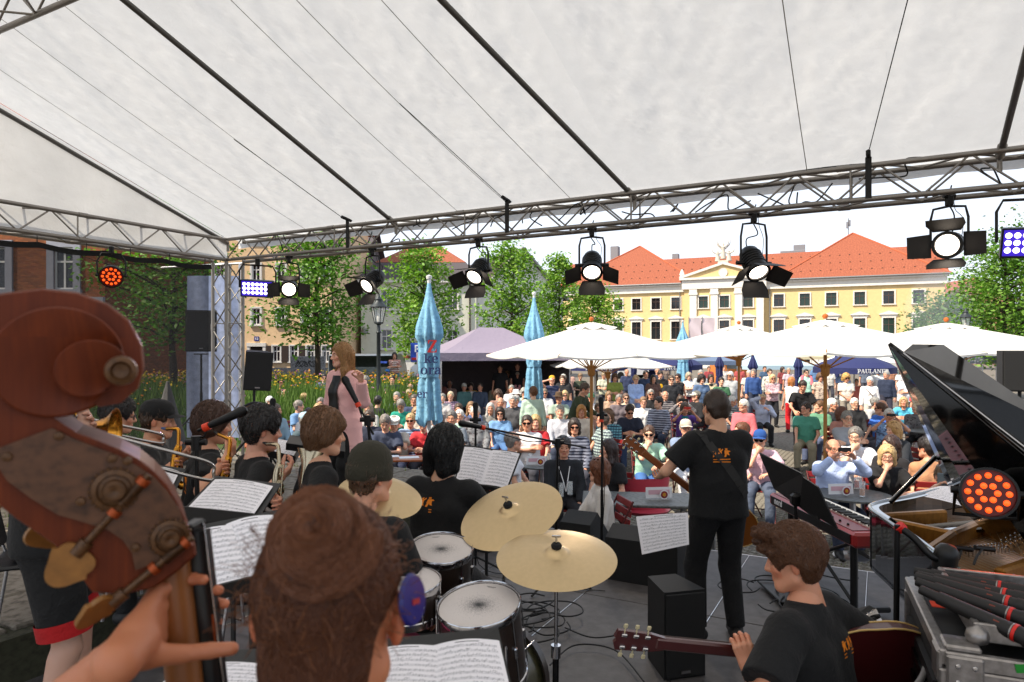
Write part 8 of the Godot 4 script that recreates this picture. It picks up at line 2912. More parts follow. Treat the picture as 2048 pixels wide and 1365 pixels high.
func build_audience()->void:
	var rows:=[
		[570,788,"raise",15,"857880","msb","3a3a44","bald","c8c4bc","","balding man in mauve shirt raising a phone with one hand"],
		[540,803,"sitr",20,"8a8c90","fl","333844","short","e2e0dc","d","white haired woman in sunglasses beside the tower"],
		[552,822,"sitr",40,"7f97a5","ml","2a2c33","short","5a4a3c","","man in pale blue grey jacket beside the round amber drum"],
		[598,813,"sitr",60,"6f93bd","ms","2c3040","short","857c74","","grey haired man in light blue polo seen from the side"],
		[609,797,"sitr",50,"22252c","fs","2c3040","short","c2a070","","blond woman in dark vest before the flower bank"],
		[616,829,"sit",10,"c9c4c0","fs","3a3a44","short","3c2f28","g","pale woman with dark hair behind the boy with the fringe"],
		[636,821,"sit",0,"d8d4d0","fl","3a3a44","bob","b59468","g","older blond woman with glasses left of the singer"],
		[641,808,"sit",0,"5a4a66","ms","3a3a44","short","7c746c","g","man in purple check shirt left of the singer"],
		[648,756,"sfront",10,"8c88c4","ms","4a5a72","short","2a2320","d","man in lavender polo and sunglasses standing with a camera"],
		[612,842,"sitr",45,"4a5a60","ms","2c3040","none","857c74","c:9cb4c0","man in pale blue cap and teal shirt near the stage"],
		[736,817,"sit",-5,"b8b4b0","fl","3a3a44","bob","a89880","","laughing woman with light bob just right of the singer"],
		[738,836,"sit",-10,"22283a","ms","20242e","short","4a3c32","d","man in navy shirt and dark glasses by the leaning microphone"],
		[731,763,"stand",-10,"4c5048","fs","33363c","curly","8a8680","","grey curly haired woman standing behind the singer's shoulder"],
		[756,803,"sitr",130,"1c1c20","ms","20242e","short","221c1a","","dark haired youth in black shirt turned away"],
		[771,788,"sit",0,"7fbb9a","ms","3a3a44","short","4a3a30","g","man with glasses in mint green shirt"],
		[775,746,"standr",120,"2fa0c4","ms","3a4a66","none","5a4a40","c:3a78b8","man in turquoise shirt and blue cap standing by the lantern"],
		[784,760,"stand",5,"2a3248","fs","33363c","pony","241d1a","","dark haired woman in navy vest standing by the lantern"],
		[789,712,"scross",5,"d97a5c","fs","3f7f9c","bob","3a2c26","z:26","woman in orange striped top standing on the bank"],
		[770,846,"down",-5,"3a4258","ms","20242e","short","857c74","","grey haired man in dark blue looking down"],
		[788,849,"hands",0,"b9ada0","msb","28304a","none","8a8078","f:e4e0d8","man in white flat cap resting his chin on both hands"],
		[801,811,"down",-8,"1f8c78","ml","3a3a44","short","8c8880","g","grey haired man in teal sweater rubbing his neck"],
		[793,795,"sit",0,"48505f","ms","3a3a44","short","9a958c","","grey man in slate shirt behind the teal sweater"],
		[817,789,"sit",0,"dcd8d4","fs","3a3a44","bob","b8a484","g","woman with beige bob in white behind the parasol"],
		[820,776,"sit",5,"d0ccc8","ml","3a3a44","bald","d0ccc4","","bald man in white shirt near the lantern"],
		[815,765,"stand",0,"26262a","ms","2c2c34","none","5a4a40","h:b89c68 z:24","person in straw hat and dark clothes"],
		[828,801,"sit",0,"343f5a","ml","3a3a44","short","5c544c","g","man in navy sweater left of the closed parasol"],
		[833,828,"sit",0,"c8b8a8","fs","3a3a44","bob","a08460","d","woman with tan bob and dark glasses by the closed parasol"],
		[821,842,"sit",-5,"4f74a4","fs","3c5680","short","c0a070","d","blond woman in blue striped shirt and sunglasses"],
		[846,849,"down",-10,"c23038","fs","3a3a44","pony","221c1a","","dark haired woman in red shirt eating at the orange table"],
		[875,818,"chin",0,"8f7f78","fl","3a3a44","long","3c2a20","","woman with long dark curls resting her chin"],
		[871,836,"sit",0,"9aa0a4","fs","3a3a44","short","e2e0da","g","white haired woman with glasses right of the parasol foot"],
		[885,797,"sit",0,"b4b0b0","fs","3a3a44","short","8c8880","","grey woman half hidden right of the closed parasol"],
		[903,838,"sit",-5,"78808a","ms","3a3a44","short","6e6a66","","grey haired man behind the woman with the black bob"],
		[919,833,"sit",-5,"a8c8b8","fs","3a3a44","short","e4e2de","g","white haired woman with glasses in pale mint"],
		[901,793,"sit",0,"a87898","fl","3a3a44","short","c8b898","g","older woman in purple and white check blouse"],
		[899,769,"sit",5,"caa8a0","ml","3a3a44","bald","c8c4bc","","bald man in rose shirt before the pavilion"],
		[906,760,"stand",0,"4a3c38","ms","2c2c34","short","5a4234","z:25","brown haired man standing before the pavilion"],
		[917,820,"sit",-5,"6c5a60","fl","3a3a44","pony","4a3628","g","woman with brown hair tied back and glasses"],
		[928,775,"sit",0,"6d9a98","mlb","3a3a44","none","c0bcb4","c:c8c4bc","bearded man in pale cap and teal grey jacket"],
		[879,765,"stand",0,"b07068","ms","3a3a44","bald","b0a8a0","z:24","bald man in faded red before the pavilion"],
		[937,760,"sit",0,"3a3a40","fl","3a3a44","curly","d8d6d2","","woman with white curls in dark top by the pavilion"],
		[942,773,"sit",0,"c8952c","fl","3a3a44","short","a8a098","d","woman in mustard yellow top and sunglasses"],
		[960,775,"sit",-5,"3c4658","ml","3a3a44","short","4a4038","","ruddy man in dark blue jacket"],
		[975,760,"sit",0,"e0dede","fs","3a3a44","short","e0deda","","white haired woman in white shirt by the pavilion"],
		[991,773,"sit",0,"b0a890","fl","3a3a44","bob","7c6450","d","woman in olive scarf and dark glasses"],
		[1006,769,"sit",0,"c85868","fs","3a3a44","short","9c9690","","grey haired woman in raspberry pink top"],
		[998,755,"sit",0,"8a8a90","ms","3a3a44","short","b8b4ac","","older man in grey right of the pavilion post"],
		[1000,737,"stand",0,"17171a","ms","1c1c20","short","2c241e","z:23","man in black shirt standing inside the pavilion"],
		[1035,733,"stand",0,"1c1c22","ms","1c1c20","short","4a3c30","z:24","second man in black standing inside the pavilion"],
		[1035,752,"stand",0,"e0707c","fn","3a3a44","bob","a8a49c","","grey haired woman in coral flowered top"],
		[1023,779,"sit",0,"dcdcde","ml","3a3a44","short","9c9890","","grey haired man in white shirt by the second blue parasol"],
		[996,791,"sit",-5,"8a6a60","fs","3a3a44","curly","4c3628","","woman with brown curls left of the white hat"],
		[1001,806,"sit",0,"a84840","ms","3a3a44","bald","b0a8a0","","bald man in brick red shirt"],
		[1025,803,"sit",0,"4c4c50","msb","3a3a44","short","b4b2ae","","heavy grey haired man in charcoal shirt"],
		[1032,791,"sit",0,"90a8d4","ms","3a3a44","none","5a4a40","h:ece8e0","man in white hat and light blue shirt"],
		[1048,787,"chin",0,"a8d0c4","fs","3a3a44","curly","a8a49c","","grey curly woman in mint with hand at her mouth"],
		[1066,785,"standr",170,"b4ccbc","fl","b4bcb0","short","6a4428","","woman in pale mint cardigan standing with her back turned"],
		[1089,787,"sit",0,"dcdad8","ms","3a3a44","short","8a7a68","d","man in white shirt and sunglasses beside the mint cardigan"],
		[1088,756,"sit",0,"d0ccc8","fl","3a3a44","long","dcdad6","","woman with long white hair right of the blue parasol"],
		[1104,761,"sup",0,"2c3450","mn","3a3a44","none","4a3a30","c:d09a20 d","man in yellow cap shading his eyes"],
		[1127,757,"stand",0,"1f2024","fs","2c2c34","short","c8c6c2","","short white haired woman in black top"],
		[1138,746,"standr",160,"b08c80","ms","3a3a44","short","3c3028","","man in dusty rose shirt turned away"],
		[1121,738,"stand",0,"38507c","ms","3a3a44","short","7c7068","z:30","man in blue shirt in the back row left of the parasol"],
		[1103,741,"stand",0,"5a6068","ms","3a3a44","bald","a8a098","z:28 g","bald man with glasses in the back row"],
		[1092,732,"stand",0,"6c6460","fl","3a3a44","curly","a09a94","z:33","grey curly woman far back beside the blue parasol"],
		[1111,734,"stand",0,"7c3430","fs","3a3a44","bob","6a5040","z:34","brown haired woman in red far back"],
		[1161,754,"sphone",0,"424a3c","fs","33363c","short","8a7054","","short haired woman in dark green looking at her phone"],
		[1118,797,"sit",0,"9db0a0","ms","3a3a44","none","5a4a40","h:54402c","man in brown felt hat and sage shirt"],
		[1130,791,"sit",0,"2c3a58","fs","3a3a44","bob","c4a878","d","blond woman in dark blue beside the brown hat"],
		[1170,776,"sbend",60,"3a4430","ml","2c2c34","short","5a4a40","z:14.6","person in long olive green coat bending beside the parasol pole"],
		[1163,824,"sit",0,"e0d8cc","fl","3a3a44","bob","c08848","","smiling strawberry blond woman in cream top"],
		[1120,824,"sit",0,"c4c6d0","ml","2c3448","short","b0aca4","","grey haired man in pale grey shirt before the pole"],
		[1149,855,"sit",0,"39405a","fl","3a3a44","bob","33261f","d","dark haired woman in navy with grey striped sleeves"],
		[1000,828,"sit",0,"6f97c4","fs","486c9c","bob","2c201a","d","dark haired woman in sky blue ribbed dress"],
		[951,826,"sit",5,"3e4248","mlb","33363c","short","dcd8d2","","white haired man in dark patterned shirt behind the upright microphone"],
		[981,818,"sit",0,"8a8884","fl","3a3a44","long","c4c2be","","smiling woman with long silver hair"],
		[942,816,"sit",0,"5a6a94","fs","3a3a44","long","8c6a48","","woman with long light brown hair in blue"],
		[1054,847,"cross",-5,"d8d4d4","msb","3a3a44","short","3a2e28","d","bearded man in white shirt with folded arms"],
		[1071,846,"sit",0,"c02830","fs","3a3a44","bob","c0a06c","","blond woman in red dress behind the folded arms"],
		[1027,883,"sitr",75,"d8d8dc","ms","3a3a44","bald","8c8680","","grey cropped man in white shirt close to the sheet music"],
		[1205,842,"sitl",-60,"90b0a4","msb","33363c","bald","4a3c32","g","balding man in green check shirt with a beer"],
		[1217,833,"sit",-20,"1f7c8c","fl","3a3a44","bob","6a4c34","","brown haired woman in teal behind the check shirt"],
		[1127,896,"sit",5,"1d1f24","ml","1c1c20","crop","2c2420","","pale youth in black zip jacket with lanyard"],
		[1216,900,"sitl",-35,"141418","fs","1c1c20","long","2e1c18","","woman with long dark auburn hair in black"],
		[1197,943,"sitl",-75,"cfc8c0","fl","3a3a44","bob","6c3c20","g","woman with auburn bob and cream jacket nearest the stage"],
		[1260,822,"down",-5,"262c3e","msb","2c3c5c","short","33281f","d","man in navy polo and sunglasses reading"],
		[1272,759,"sfront",0,"a4bce8","fl","8ca4d0","short","c4a880","g","woman in light blue shirt standing with folded hands"],
		[1254,745,"stand",0,"2c3654","ms","3a3a44","bald","b8a898","","bald man in navy shirt standing in the back row"],
		[1230,756,"sphone",0,"8a9a4c","fs","33363c","bob","5a4030","","woman with brown bob in lime green top"],
		[1208,752,"sphone",0,"b8bca8","fs","3a3a44","short","a08c70","","woman in pale sage top looking at her phone"],
		[1292,749,"stand",5,"2e3a54","ms","3a3a44","short","2a2220","","young dark haired man in dark blue behind the crowd"],
		[1252,797,"sit",0,"c8b8a0","fs","3a3a44","pony","6a5040","d","woman in beige top and sunglasses behind a round table"],
		[1238,799,"sit",0,"6a6064","fs","3a3a44","short","8c847c","g","woman with glasses left of the beige top"],
		[1287,805,"sit",0,"e0dedc","fl","3a3a44","pony","8a6a4c","g","woman with glasses in loose white shirt"],
		[1218,793,"sit",0,"b89880","fs","3a3a44","bob","8c6c4c","","woman in tan top right of the thin pole"],
		[1183,797,"sit",0,"e0e0e0","fs","3a3a44","none","5a4a40","c:3c6a4c","person in green cap and white shirt by the pole"],
		[1197,818,"sit",0,"d0a898","fs","3a3a44","short","7c6450","g","woman with glasses in peach behind the parasol pole"],
		[1302,789,"sit",0,"1d1d20","ms","2c2c34","short","a09c94","d","man in black shirt and sunglasses in the third row"],
		[1321,750,"sfront",0,"101012","ms","26262c","crop","33261c","","boy in black shirt with yellow disc print standing"],
		[1307,758,"stand",10,"6a5048","fs","3a3a44","long","241c18","","dark haired woman beside the boy with the disc print"],
		[1315,741,"stand",0,"34384a","ms","3a3a44","bald","b0a49a","z:27","bald man behind the boy with the disc print"],
		[1343,760,"stand",0,"22242a","ms","2c2c34","short","5a4838","d","man in black and sunglasses right of the disc print"],
		[1356,756,"standl",0,"16161a","fn","16161a","pony","2a1c1a","d","woman with dark plait in black camisole"],
		[1378,754,"scross",0,"e0dedc","fn","6a2030","curly","b8a890","","woman with ash blond curls in white sleeveless top"],
		[1402,748,"stand",5,"b0b4b8","ms","3a3a44","short","a8a49e","","grey haired man in light grey shirt standing"],
		[1422,758,"stand",0,"c4b494","fn","3a3a44","bob","3c2a20","g","woman with brown bob and black neck scarf"],
		[1443,764,"stand",-5,"3c6a4c","fs","33363c","pony","241c18","","small dark haired woman in green"],
		[1461,752,"standl",0,"a4a6a8","msb","4c6088","short","e0deda","d","white haired man in grey shirt and sunglasses with backpack"],
		[1498,748,"standl",0,"c0bcb4","ms","3a3a44","short","d0ccc6","","tall white haired man beside the wooden pole"],
		[1507,752,"standl",10,"2c4a80","ml","2c3448","short","8a8078","z:24","man in royal blue shirt behind the tall white haired man"],
		[1331,792,"sit",0,"4a4448","ml","3a3a44","bald","c0b8b0","","bald older man behind the striped sweater"],
		[1317,806,"sitl",-20,"8a90a4","ml","2c3448","short","2c221c","","dark haired man in navy and white striped sweater"],
		[1370,818,"shoot",0,"5c3c8c","fs","3a3a44","bob","5a4636","","woman in purple with teal scarf taking a picture"],
		[1362,803,"shoot",0,"3a3436","fl","3a3a44","bob","4a382c","","woman in dark print blouse holding up a tablet"],
		[1392,793,"sitl",-50,"1c1c20","ml","2c2c34","none","5a4a40","c:d8d0c0","man in cream cap and black jacket looking sideways"],
		[1372,857,"cross",0,"7c8ca8","ms","c8c8cc","none","b0aca4","c:c4b8a8 g","older man in beige cap and grey blue shirt"],
		[1298,869,"chin",0,"a8d4bc","fs","3c64a0","short","5a4030","d","short haired person in mint shirt and violet sunglasses"],
		[1466,803,"sitr",20,"6a6a6c","fs","3a3a44","short","e0deda","","white haired woman in zebra striped top"],
		[1487,812,"sitl",-25,"d06870","mlb","d8d4cc","short","dcdad6","g","white haired man in coral red shirt by the beers"],
		[1526,799,"shade",-5,"bcc4dc","fl","1c1c20","short","c4ac88","","woman in pale blue shirt shading her eyes with a camera"],
		[1546,758,"scross",0,"a87880","fl","1a1a1e","bob","d0b080","d","blond woman in patterned blouse with folded arms"],
		[1540,745,"stand",0,"c0b8a4","ml","3a3a44","short","33281f","g z:25","dark haired man in beige jacket behind the patterned blouse"],
		[1584,768,"standl",165,"e8e6e4","fn","c81420","bob","b8743c","z:20","woman in white top and bright red trousers turned away"],
		[1483,864,"sitl",-40,"9a6a50","ms","3a3a44","short","6a3c20","","brown haired child seated low by the guitarist's shoulder"],
		[1520,880,"chin",-15,"dcb4c0","ms","4a5468","none","5a4a40","c:1f4a8c d","man in blue cap, sunglasses and pink shirt"],
		[1606,774,"sbend",-10,"101014","ms","16161a","short","33241c","z:15.6","waiter in black shirt carrying a tray"],
		[1613,746,"stand",0,"a8d4c0","ms","3a3a44","short","2c241f","d","man in mint shirt with a pink sweater over his shoulders"],
		[1641,756,"stand",0,"a88c70","fs","3a3a44","curly","6a4c34","","woman with brown curls in leopard print top"],
		[1612,818,"sitl",-20,"4c9480","ms","8c8470","short","3a2c24","g","man in green shirt with a strap, knees wide"],
		[1640,814,"sitl",-40,"5c8c70","ms","4a5470","short","6a4a30","","brown haired man in faded green behind the pole"],
		[1666,810,"sitr",15,"33363c","ms","3a3a44","short","ecebe8","","white haired man with dark collar right of the pole"],
		[1710,808,"sit",0,"1f2126","ml","2c2c34","short","e4e2de","g","white haired man with glasses in black shirt"],
		[1693,757,"sfront",0,"d8d0c4","fs","8c8478","curly","c89c58","d","woman with wild blond curls in cream blouse"],
		[1687,744,"stand",0,"8ca8dc","ms","3a3a44","short","7c746c","z:26","man in light blue shirt behind the blond curls"],
		[1740,763,"standl",5,"ece8e4","fl","c8c0b4","short","e4e2de","","white haired woman in white cardigan with brown bag"],
		[1773,750,"standl",-15,"232c42","ml","2c2c3a","short","a4a29e","","grey haired man in navy blazer"],
		[1757,749,"stand",0,"e4e4e4","ms","3a3a44","none","5a4a40","h:c8b088 z:27","man in straw hat behind the navy blazer"],
		[1813,754,"scross",-5,"dcdce0","msb","3a3a44","bald","a8a4a0","","bearded bald man in white shirt by the piano lid"],
		[1804,741,"stand",0,"d8d4d4","fs","3a3a44","bob","4a382c","z:30","distant dark haired woman above the bearded man"],
		[1827,752,"stand",0,"d4d0cc","fs","3a3a44","short","b0a890","z:26","blond woman in white at the edge of the piano lid"],
		[1842,775,"stand",-10,"c84c50","ms","33363c","short","6a5444","z:19","person in red and white half hidden by the piano lid"],
		[1695,838,"cross",0,"989ca4","mlb","3a3a44","short","8c8a86","g","bearded man in grey shirt with glasses"],
		[1685,828,"sitr",10,"b07c70","fs","3a3a44","bob","6a4030","","auburn woman behind the bearded man in grey"],
		[1752,806,"sitr",20,"b0b0b4","ms","3a3a44","short","8c8a86","","grey man in white and grey behind the camera"],
		[1760,818,"sitl",-60,"3c6cc8","fs","3a3a44","pony","5c3c28","d","brown haired woman in bright blue seen from the side"],
		[1779,832,"shoot",-15,"3c6cac","msb","3a3a44","short","dcdad6","","white haired man in blue print shirt with a camera"],
		[1787,861,"chin",-70,"23262c","fl","3a3a44","bob","b88c54","","dark blond woman with hand at mouth in profile"],
		[1808,805,"lean",-30,"54b4d8","fs","3a3a44","bob","c4a070","","blond woman in bright sky blue bending forward"],
		[1833,816,"sitl",-25,"1a1a1e","fl","1c1c20","short","c8b080","","short blond woman in black with patterned scarf"],
		[1861,806,"sitl",-40,"e4b8b4","fs","3a3a44","pony","7a5438","d","woman in pink and sunglasses beside the piano lid"],
		[1766,812,"sitr",10,"8c8480","ms","3a3a44","bald","c0b4a8","","bald head behind the woman in bright blue"],
		[1711,874,"chin",-20,"d4d4d8","msb","2c3448","short","77716b","g","man in white V-neck with glasses, hand on chin"],
		[1668,899,"shoot",5,"b8c8ec","ml","2c3448","bald","6a4c38","g","man in light blue shirt filming with a dark phone"],
		[1781,891,"sitl",-40,"1c1a1e","fl","1c1c20","long","3a241c","g","long haired brunette behind the blond woman in black"],
		[1775,913,"chin",-10,"17171a","fs","20202a","bob","c8a874","g","blond woman with glasses in black shirt, chin on hand"],
		[1855,897,"sitr",165,"b88460","mn","6a3a44","crop","241c1a","","tanned dark haired man seen from behind the prop"],
		[1893,955,"shoot",-15,"d4d0cc","ms","3a3a44","short","6a543c","d","man in sunglasses filming from behind the piano"],
		[1713,765,"stand",0,"b05c50","ms","3a3a44","short","7a6a5c","z:26","ruddy man glimpsed between cream blouse and cardigan"],
		[1330,738,"stand",0,"7a6a60","fs","3a3a44","bob","5a4636","z:36","distant woman in taupe behind the navy parasols"],
		[1480,742,"standl",0,"a04848","ms","3a3a44","short","4a3a2c","z:33","distant man in dull red beside the pole"],
		[1530,738,"stand",0,"3c5470","ms","3a3a44","short","3c3028","z:36","distant man in steel blue before the pale blue tent"],
		[1566,742,"standr",0,"803838","fs","3a3a44","bob","3c2c24","z:33","distant woman in wine red before the pale blue tent"],
		[1578,747,"stand",0,"b8a8b0","fs","3a3a44","short","a89c8c","z:30","distant woman in pale pink left of the navy parasol"],
		[1632,738,"stand",0,"5878a0","ms","3a3a44","none","5a4a40","c:3c5a90 z:34","distant man in blue cap beside the wooden pole"],
		[1660,742,"stand",0,"c4c0b8","fs","3a3a44","bob","7c5c40","z:31","distant woman in ivory right of the wooden pole"],
		[1730,738,"stand",0,"606878","ms","3a3a44","short","5c4c40","z:36","distant man in slate under the open navy parasol"],
		[1785,740,"stand",0,"a07058","fs","3a3a44","bob","4c382c","z:36","distant woman in rust right of the blazer"],
		[1418,738,"stand",0,"903c40","ms","3a3a44","short","4a3c30","z:38","distant man in crimson before the blue grey tent"],
		[1448,741,"stand",5,"d0c8c0","fs","3a3a44","short","8c745c","z:35","distant woman in off white left of the pole"],
	]
	var proto:=folding_chair()
	var first:=true
	var skins:=[Color(.84,.63,.52),Color(.80,.58,.47),Color(.87,.68,.57),Color(.77,.55,.44),Color(.85,.64,.54)]
	var n:=0
	for q in rows:
		n+=1
		var who: String=q[5]
		var pose: String=q[2]
		var sits: bool=pose_of(pose).has("seat")
		var size:=.955 if who[0]=="f" else 1.0
		size*=1.0+.02*sin(n*2.7)
		if who.contains("child"):
			size=.8
		var W:={"top": Color.html(q[4]),"legs": Color.html(q[6]),"hair": q[7],"hairc": Color.html(q[8]),"skin": skins[n % 5],"hair_cell": .011}
		var d:=.0
		for e in q[9].split(" ",false):
			if e=="g":
				W["glasses"]="clear"
			elif e=="d":
				W["glasses"]="dark"
			elif e.begins_with("z:"):
				d=e.substr(2).to_float()
			else:
				W["hat"]={"c": "cap","f": "flat","h": "brim"}[e[0]]
				W["hatc"]=Color.html(e.substr(2))
		for e in [["stripe","stripes"],["check","check"],["print","blotch"],["pattern","blotch"],["flower","blotch"]]:
			if String(q[10]).contains(e[0]) and not String(q[10]).contains("disc"):
				W["top"]=mat("shirt%d" % n,W.top.lightened(.35) if W.top is Color else Color.WHITE,.9,.0,{"albedo_texture": shirt_texture(e[1]),"uv1_triplanar": true,"uv1_scale": Vector3.ONE*2.5})
		if W.has("hat") and W.hair=="none":
			W["hair"]="short"
		var bm:=crowd_body(pose,who[0],who[1],who.substr(2))
		var hy: float=bm.head.origin.y*size
		if d==.0:
			d=(EYE-hy)*F/(q[1]-HOR)
		var wy = EYE - (q[1] - HOR) / F * d - hy
		if absf(wy)<.12 or sits:
			wy=.0
		var pos:=gx(q[0],d,wy)
		var yaw:=deg_to_rad(q[3])+pos.x/pos.z*-.25*(1.0 if absf(q[3])<90 else .0)*-1.0
		pos-=Basis(Vector3.UP,yaw)*Vector3(bm.head.origin.x,0,bm.head.origin.z)*size
		var group:="audience seated at the tables" if sits else "audience standing at the back"
		dress("person",W,q[10],pos,yaw,bm,size,group)
		if not sits and wy>.1 and d<24.0:
			pass
		if sits:
			var lab:="red folding chair under the "+String(q[10])
			if first:
				proto.position=pos
				proto.rotation.y=yaw
				proto.set_meta("label",lab)
				first=false
			else:
				copy_of(proto,pos,yaw,lab)
		if d>11.5 and d<24.0 and n % 5 in [0,2,3] and (q[0]<1560 or q[0]>1750) and String(q[10]).split(" ").size()<8 and not pose in ["sbend","standl"]:
			var cn: Array=[["rust","9c5a44"],["white","dcdad8"],["denim blue","52698c"],["olive","74744c"],["black","222226"],["pale green","a4c4ac"],["grey","8c8e92"]][n % 7]
			var bp:=crowd_body("sit" if sits else "stand","f" if n % 2 else "m","s","")
			var off:=pos+Vector3(.36 if n % 4<2 else -.36,0,-.75)
			var yw:=-.3+.6*fmod(n*.37,1.0)
			dress("person",{"top": Color.html(cn[1]),"hair": ["short","bob","curly","crop","long"][n % 5],"hairc": [Color(.35,.25,.17),Color(.7,.68,.65),Color(.55,.42,.28),Color(.16,.12,.1)][n % 4],"skin": skins[(n+2) % 5],"hair_cell": .011},"visitor in %s half hidden behind the %s" % [cn[0],q[10]],off,yw,bp,.97,group)
			if sits:
				copy_of(proto,off,yw,"red folding chair of the visitor behind the "+String(q[10]))
		if pose in ["shoot","raise","sup","sphone"] and d<20.0 and pose!="sup":
			var hp: Vector3=bm.wrists[0] if pose=="raise" else (bm.wrists[0]+bm.wrists[1])/2.0
			var c:=Color(.035,.04,.045)
			if q[0]==1370:
				c=Color(.75,.12,.06)
			elif q[0]==1893:
				c=Color(.42,.46,.48)
			var ph:=thing("mobile_phone","phone held up by the "+String(q[10]),"phone",pos+Basis(Vector3.UP,yaw)*(hp+Vector3(0,.09,.03))*size,yaw,"phones held up by the audience")
			var big:=1.5 if q[0] in [1362,1893] else 1.0
			put("case",bx(Vector3(.15*big,.075*big,.01),.004),mat("phone"+c.to_html(false),c,.35),ph)
			put("camera_lens",B.new().lathe([Vector2(.007,0),Vector2(.006,.003),Vector2(0,.003)],10,Transform3D(Basis(Vector3.RIGHT,PI/2),Vector3(-.055,.02,.005))).mesh(),mats["lens_dark"],ph)
	build_marks()
func build_marks()->void:
	for o in get_children():
		var l: String=o.get_meta("label","")
		if not String(o.name).begins_with("person"):
			continue
		if l.contains("yellow disc print"):
			put("shirt_print",B.new().lathe([Vector2(.075,0),Vector2(.07,.012),Vector2(0,.016)],20,Transform3D(Basis(Vector3.RIGHT,PI/2),Vector3(0,1.22,.13))).mesh(),mat("print_yellow",Color(.85,.66,.05),.8),o)
		elif l.contains("striped top standing on the bank"):
			for k in 6:
				put("stripe",B.new().tube(range(13).map(func(j): return Vector3(cos(PI*j/12.0)*.205,1.0+k*.07,sin(PI*j/12.0)*.15)),.014,5).mesh(),mat("stripe_white",Color(.9,.86,.82),.9),o)
		elif l.contains("teal scarf"):
			put("scarf",B.new().lathe([Vector2(.1,-.03),Vector2(.12,.0),Vector2(.09,.04)],16,tf(Vector3(0,1.02,.01))).mesh(),cloth(Color(.05,.42,.46)),o)
		elif l.contains("pink sweater over"):
			put("sweater",B.new().tube(smooth([Vector3(-.16,1.2,.12),Vector3(-.16,1.43,.05),Vector3(0,1.46,-.1),Vector3(.16,1.43,.05),Vector3(.18,1.15,.12)],5),.055,8).mesh(),cloth(Color(.82,.42,.48)),o)
		elif l.contains("brown bag"):
			put("shoulder_strap",B.new().tube(smooth([Vector3(-.14,1.42,.02),Vector3(0,1.2,.16),Vector3(.17,1.0,.12)],5),.012,6).mesh(),mat("leather",Color(.28,.17,.1),.6),o)
		elif l.contains("black neck scarf"):
			put("scarf",B.new().lathe([Vector2(.08,-.05),Vector2(.1,.0),Vector2(.07,.04)],16,tf(Vector3(0,1.4,.02))).mesh(),cloth(Color(.06,.06,.07)),o)
		elif l.contains("lanyard"):
			put("lanyard",B.new().tube(smooth([Vector3(-.07,1.0,.1),Vector3(-.02,.82,.17),Vector3(.01,.7,.18),Vector3(.03,.82,.17),Vector3(.07,1.0,.1)],4),.006,5).mesh(),mats["sign_white"],o)
func round_table(label: String,where: Vector3,r: float)->void:
	var t:=thing("round_table",label,"table",where,.0,"grey round tables of the beer garden")
	put("tabletop",B.new().lathe([Vector2(r-.03,.71),Vector2(r,.715),Vector2(r,.735),Vector2(r-.01,.74),Vector2(0,.74)],36).mesh(),mat("table_grey",Color(.42,.43,.43),.5,.2,{"tex": "stain","uv1_scale": Vector3.ONE*1.5}),t)
	put("column",B.new().lathe([Vector2(.22,.0),Vector2(.22,.02),Vector2(.06,.05),Vector2(.035,.1),Vector2(.035,.71)],14).mesh(),mats["alu"],t)
func glass(label: String,where: Vector3,h: float,c: Color,fill: float)->void:
	var t:=thing("beer_glass",label,"glass",where,.0,"glasses on the tables")
	put("glass",B.new().lathe([Vector2(.0,.0),Vector2(.03,.0),Vector2(.033,h),Vector2(.031,h),Vector2(.028,.012),Vector2(0,.012)],14).mesh(),mat("clear_glass",Color(.95,.97,.97,.18),.03,.0,{"transparency": BaseMaterial3D.TRANSPARENCY_ALPHA}),t)
	if fill>0:
		put("drink",B.new().lathe([Vector2(0,.014),Vector2(.027,.014),Vector2(.029,h*fill),Vector2(0,h*fill)],14).mesh(),mat("drink"+c.to_html(false),c,.15),t)
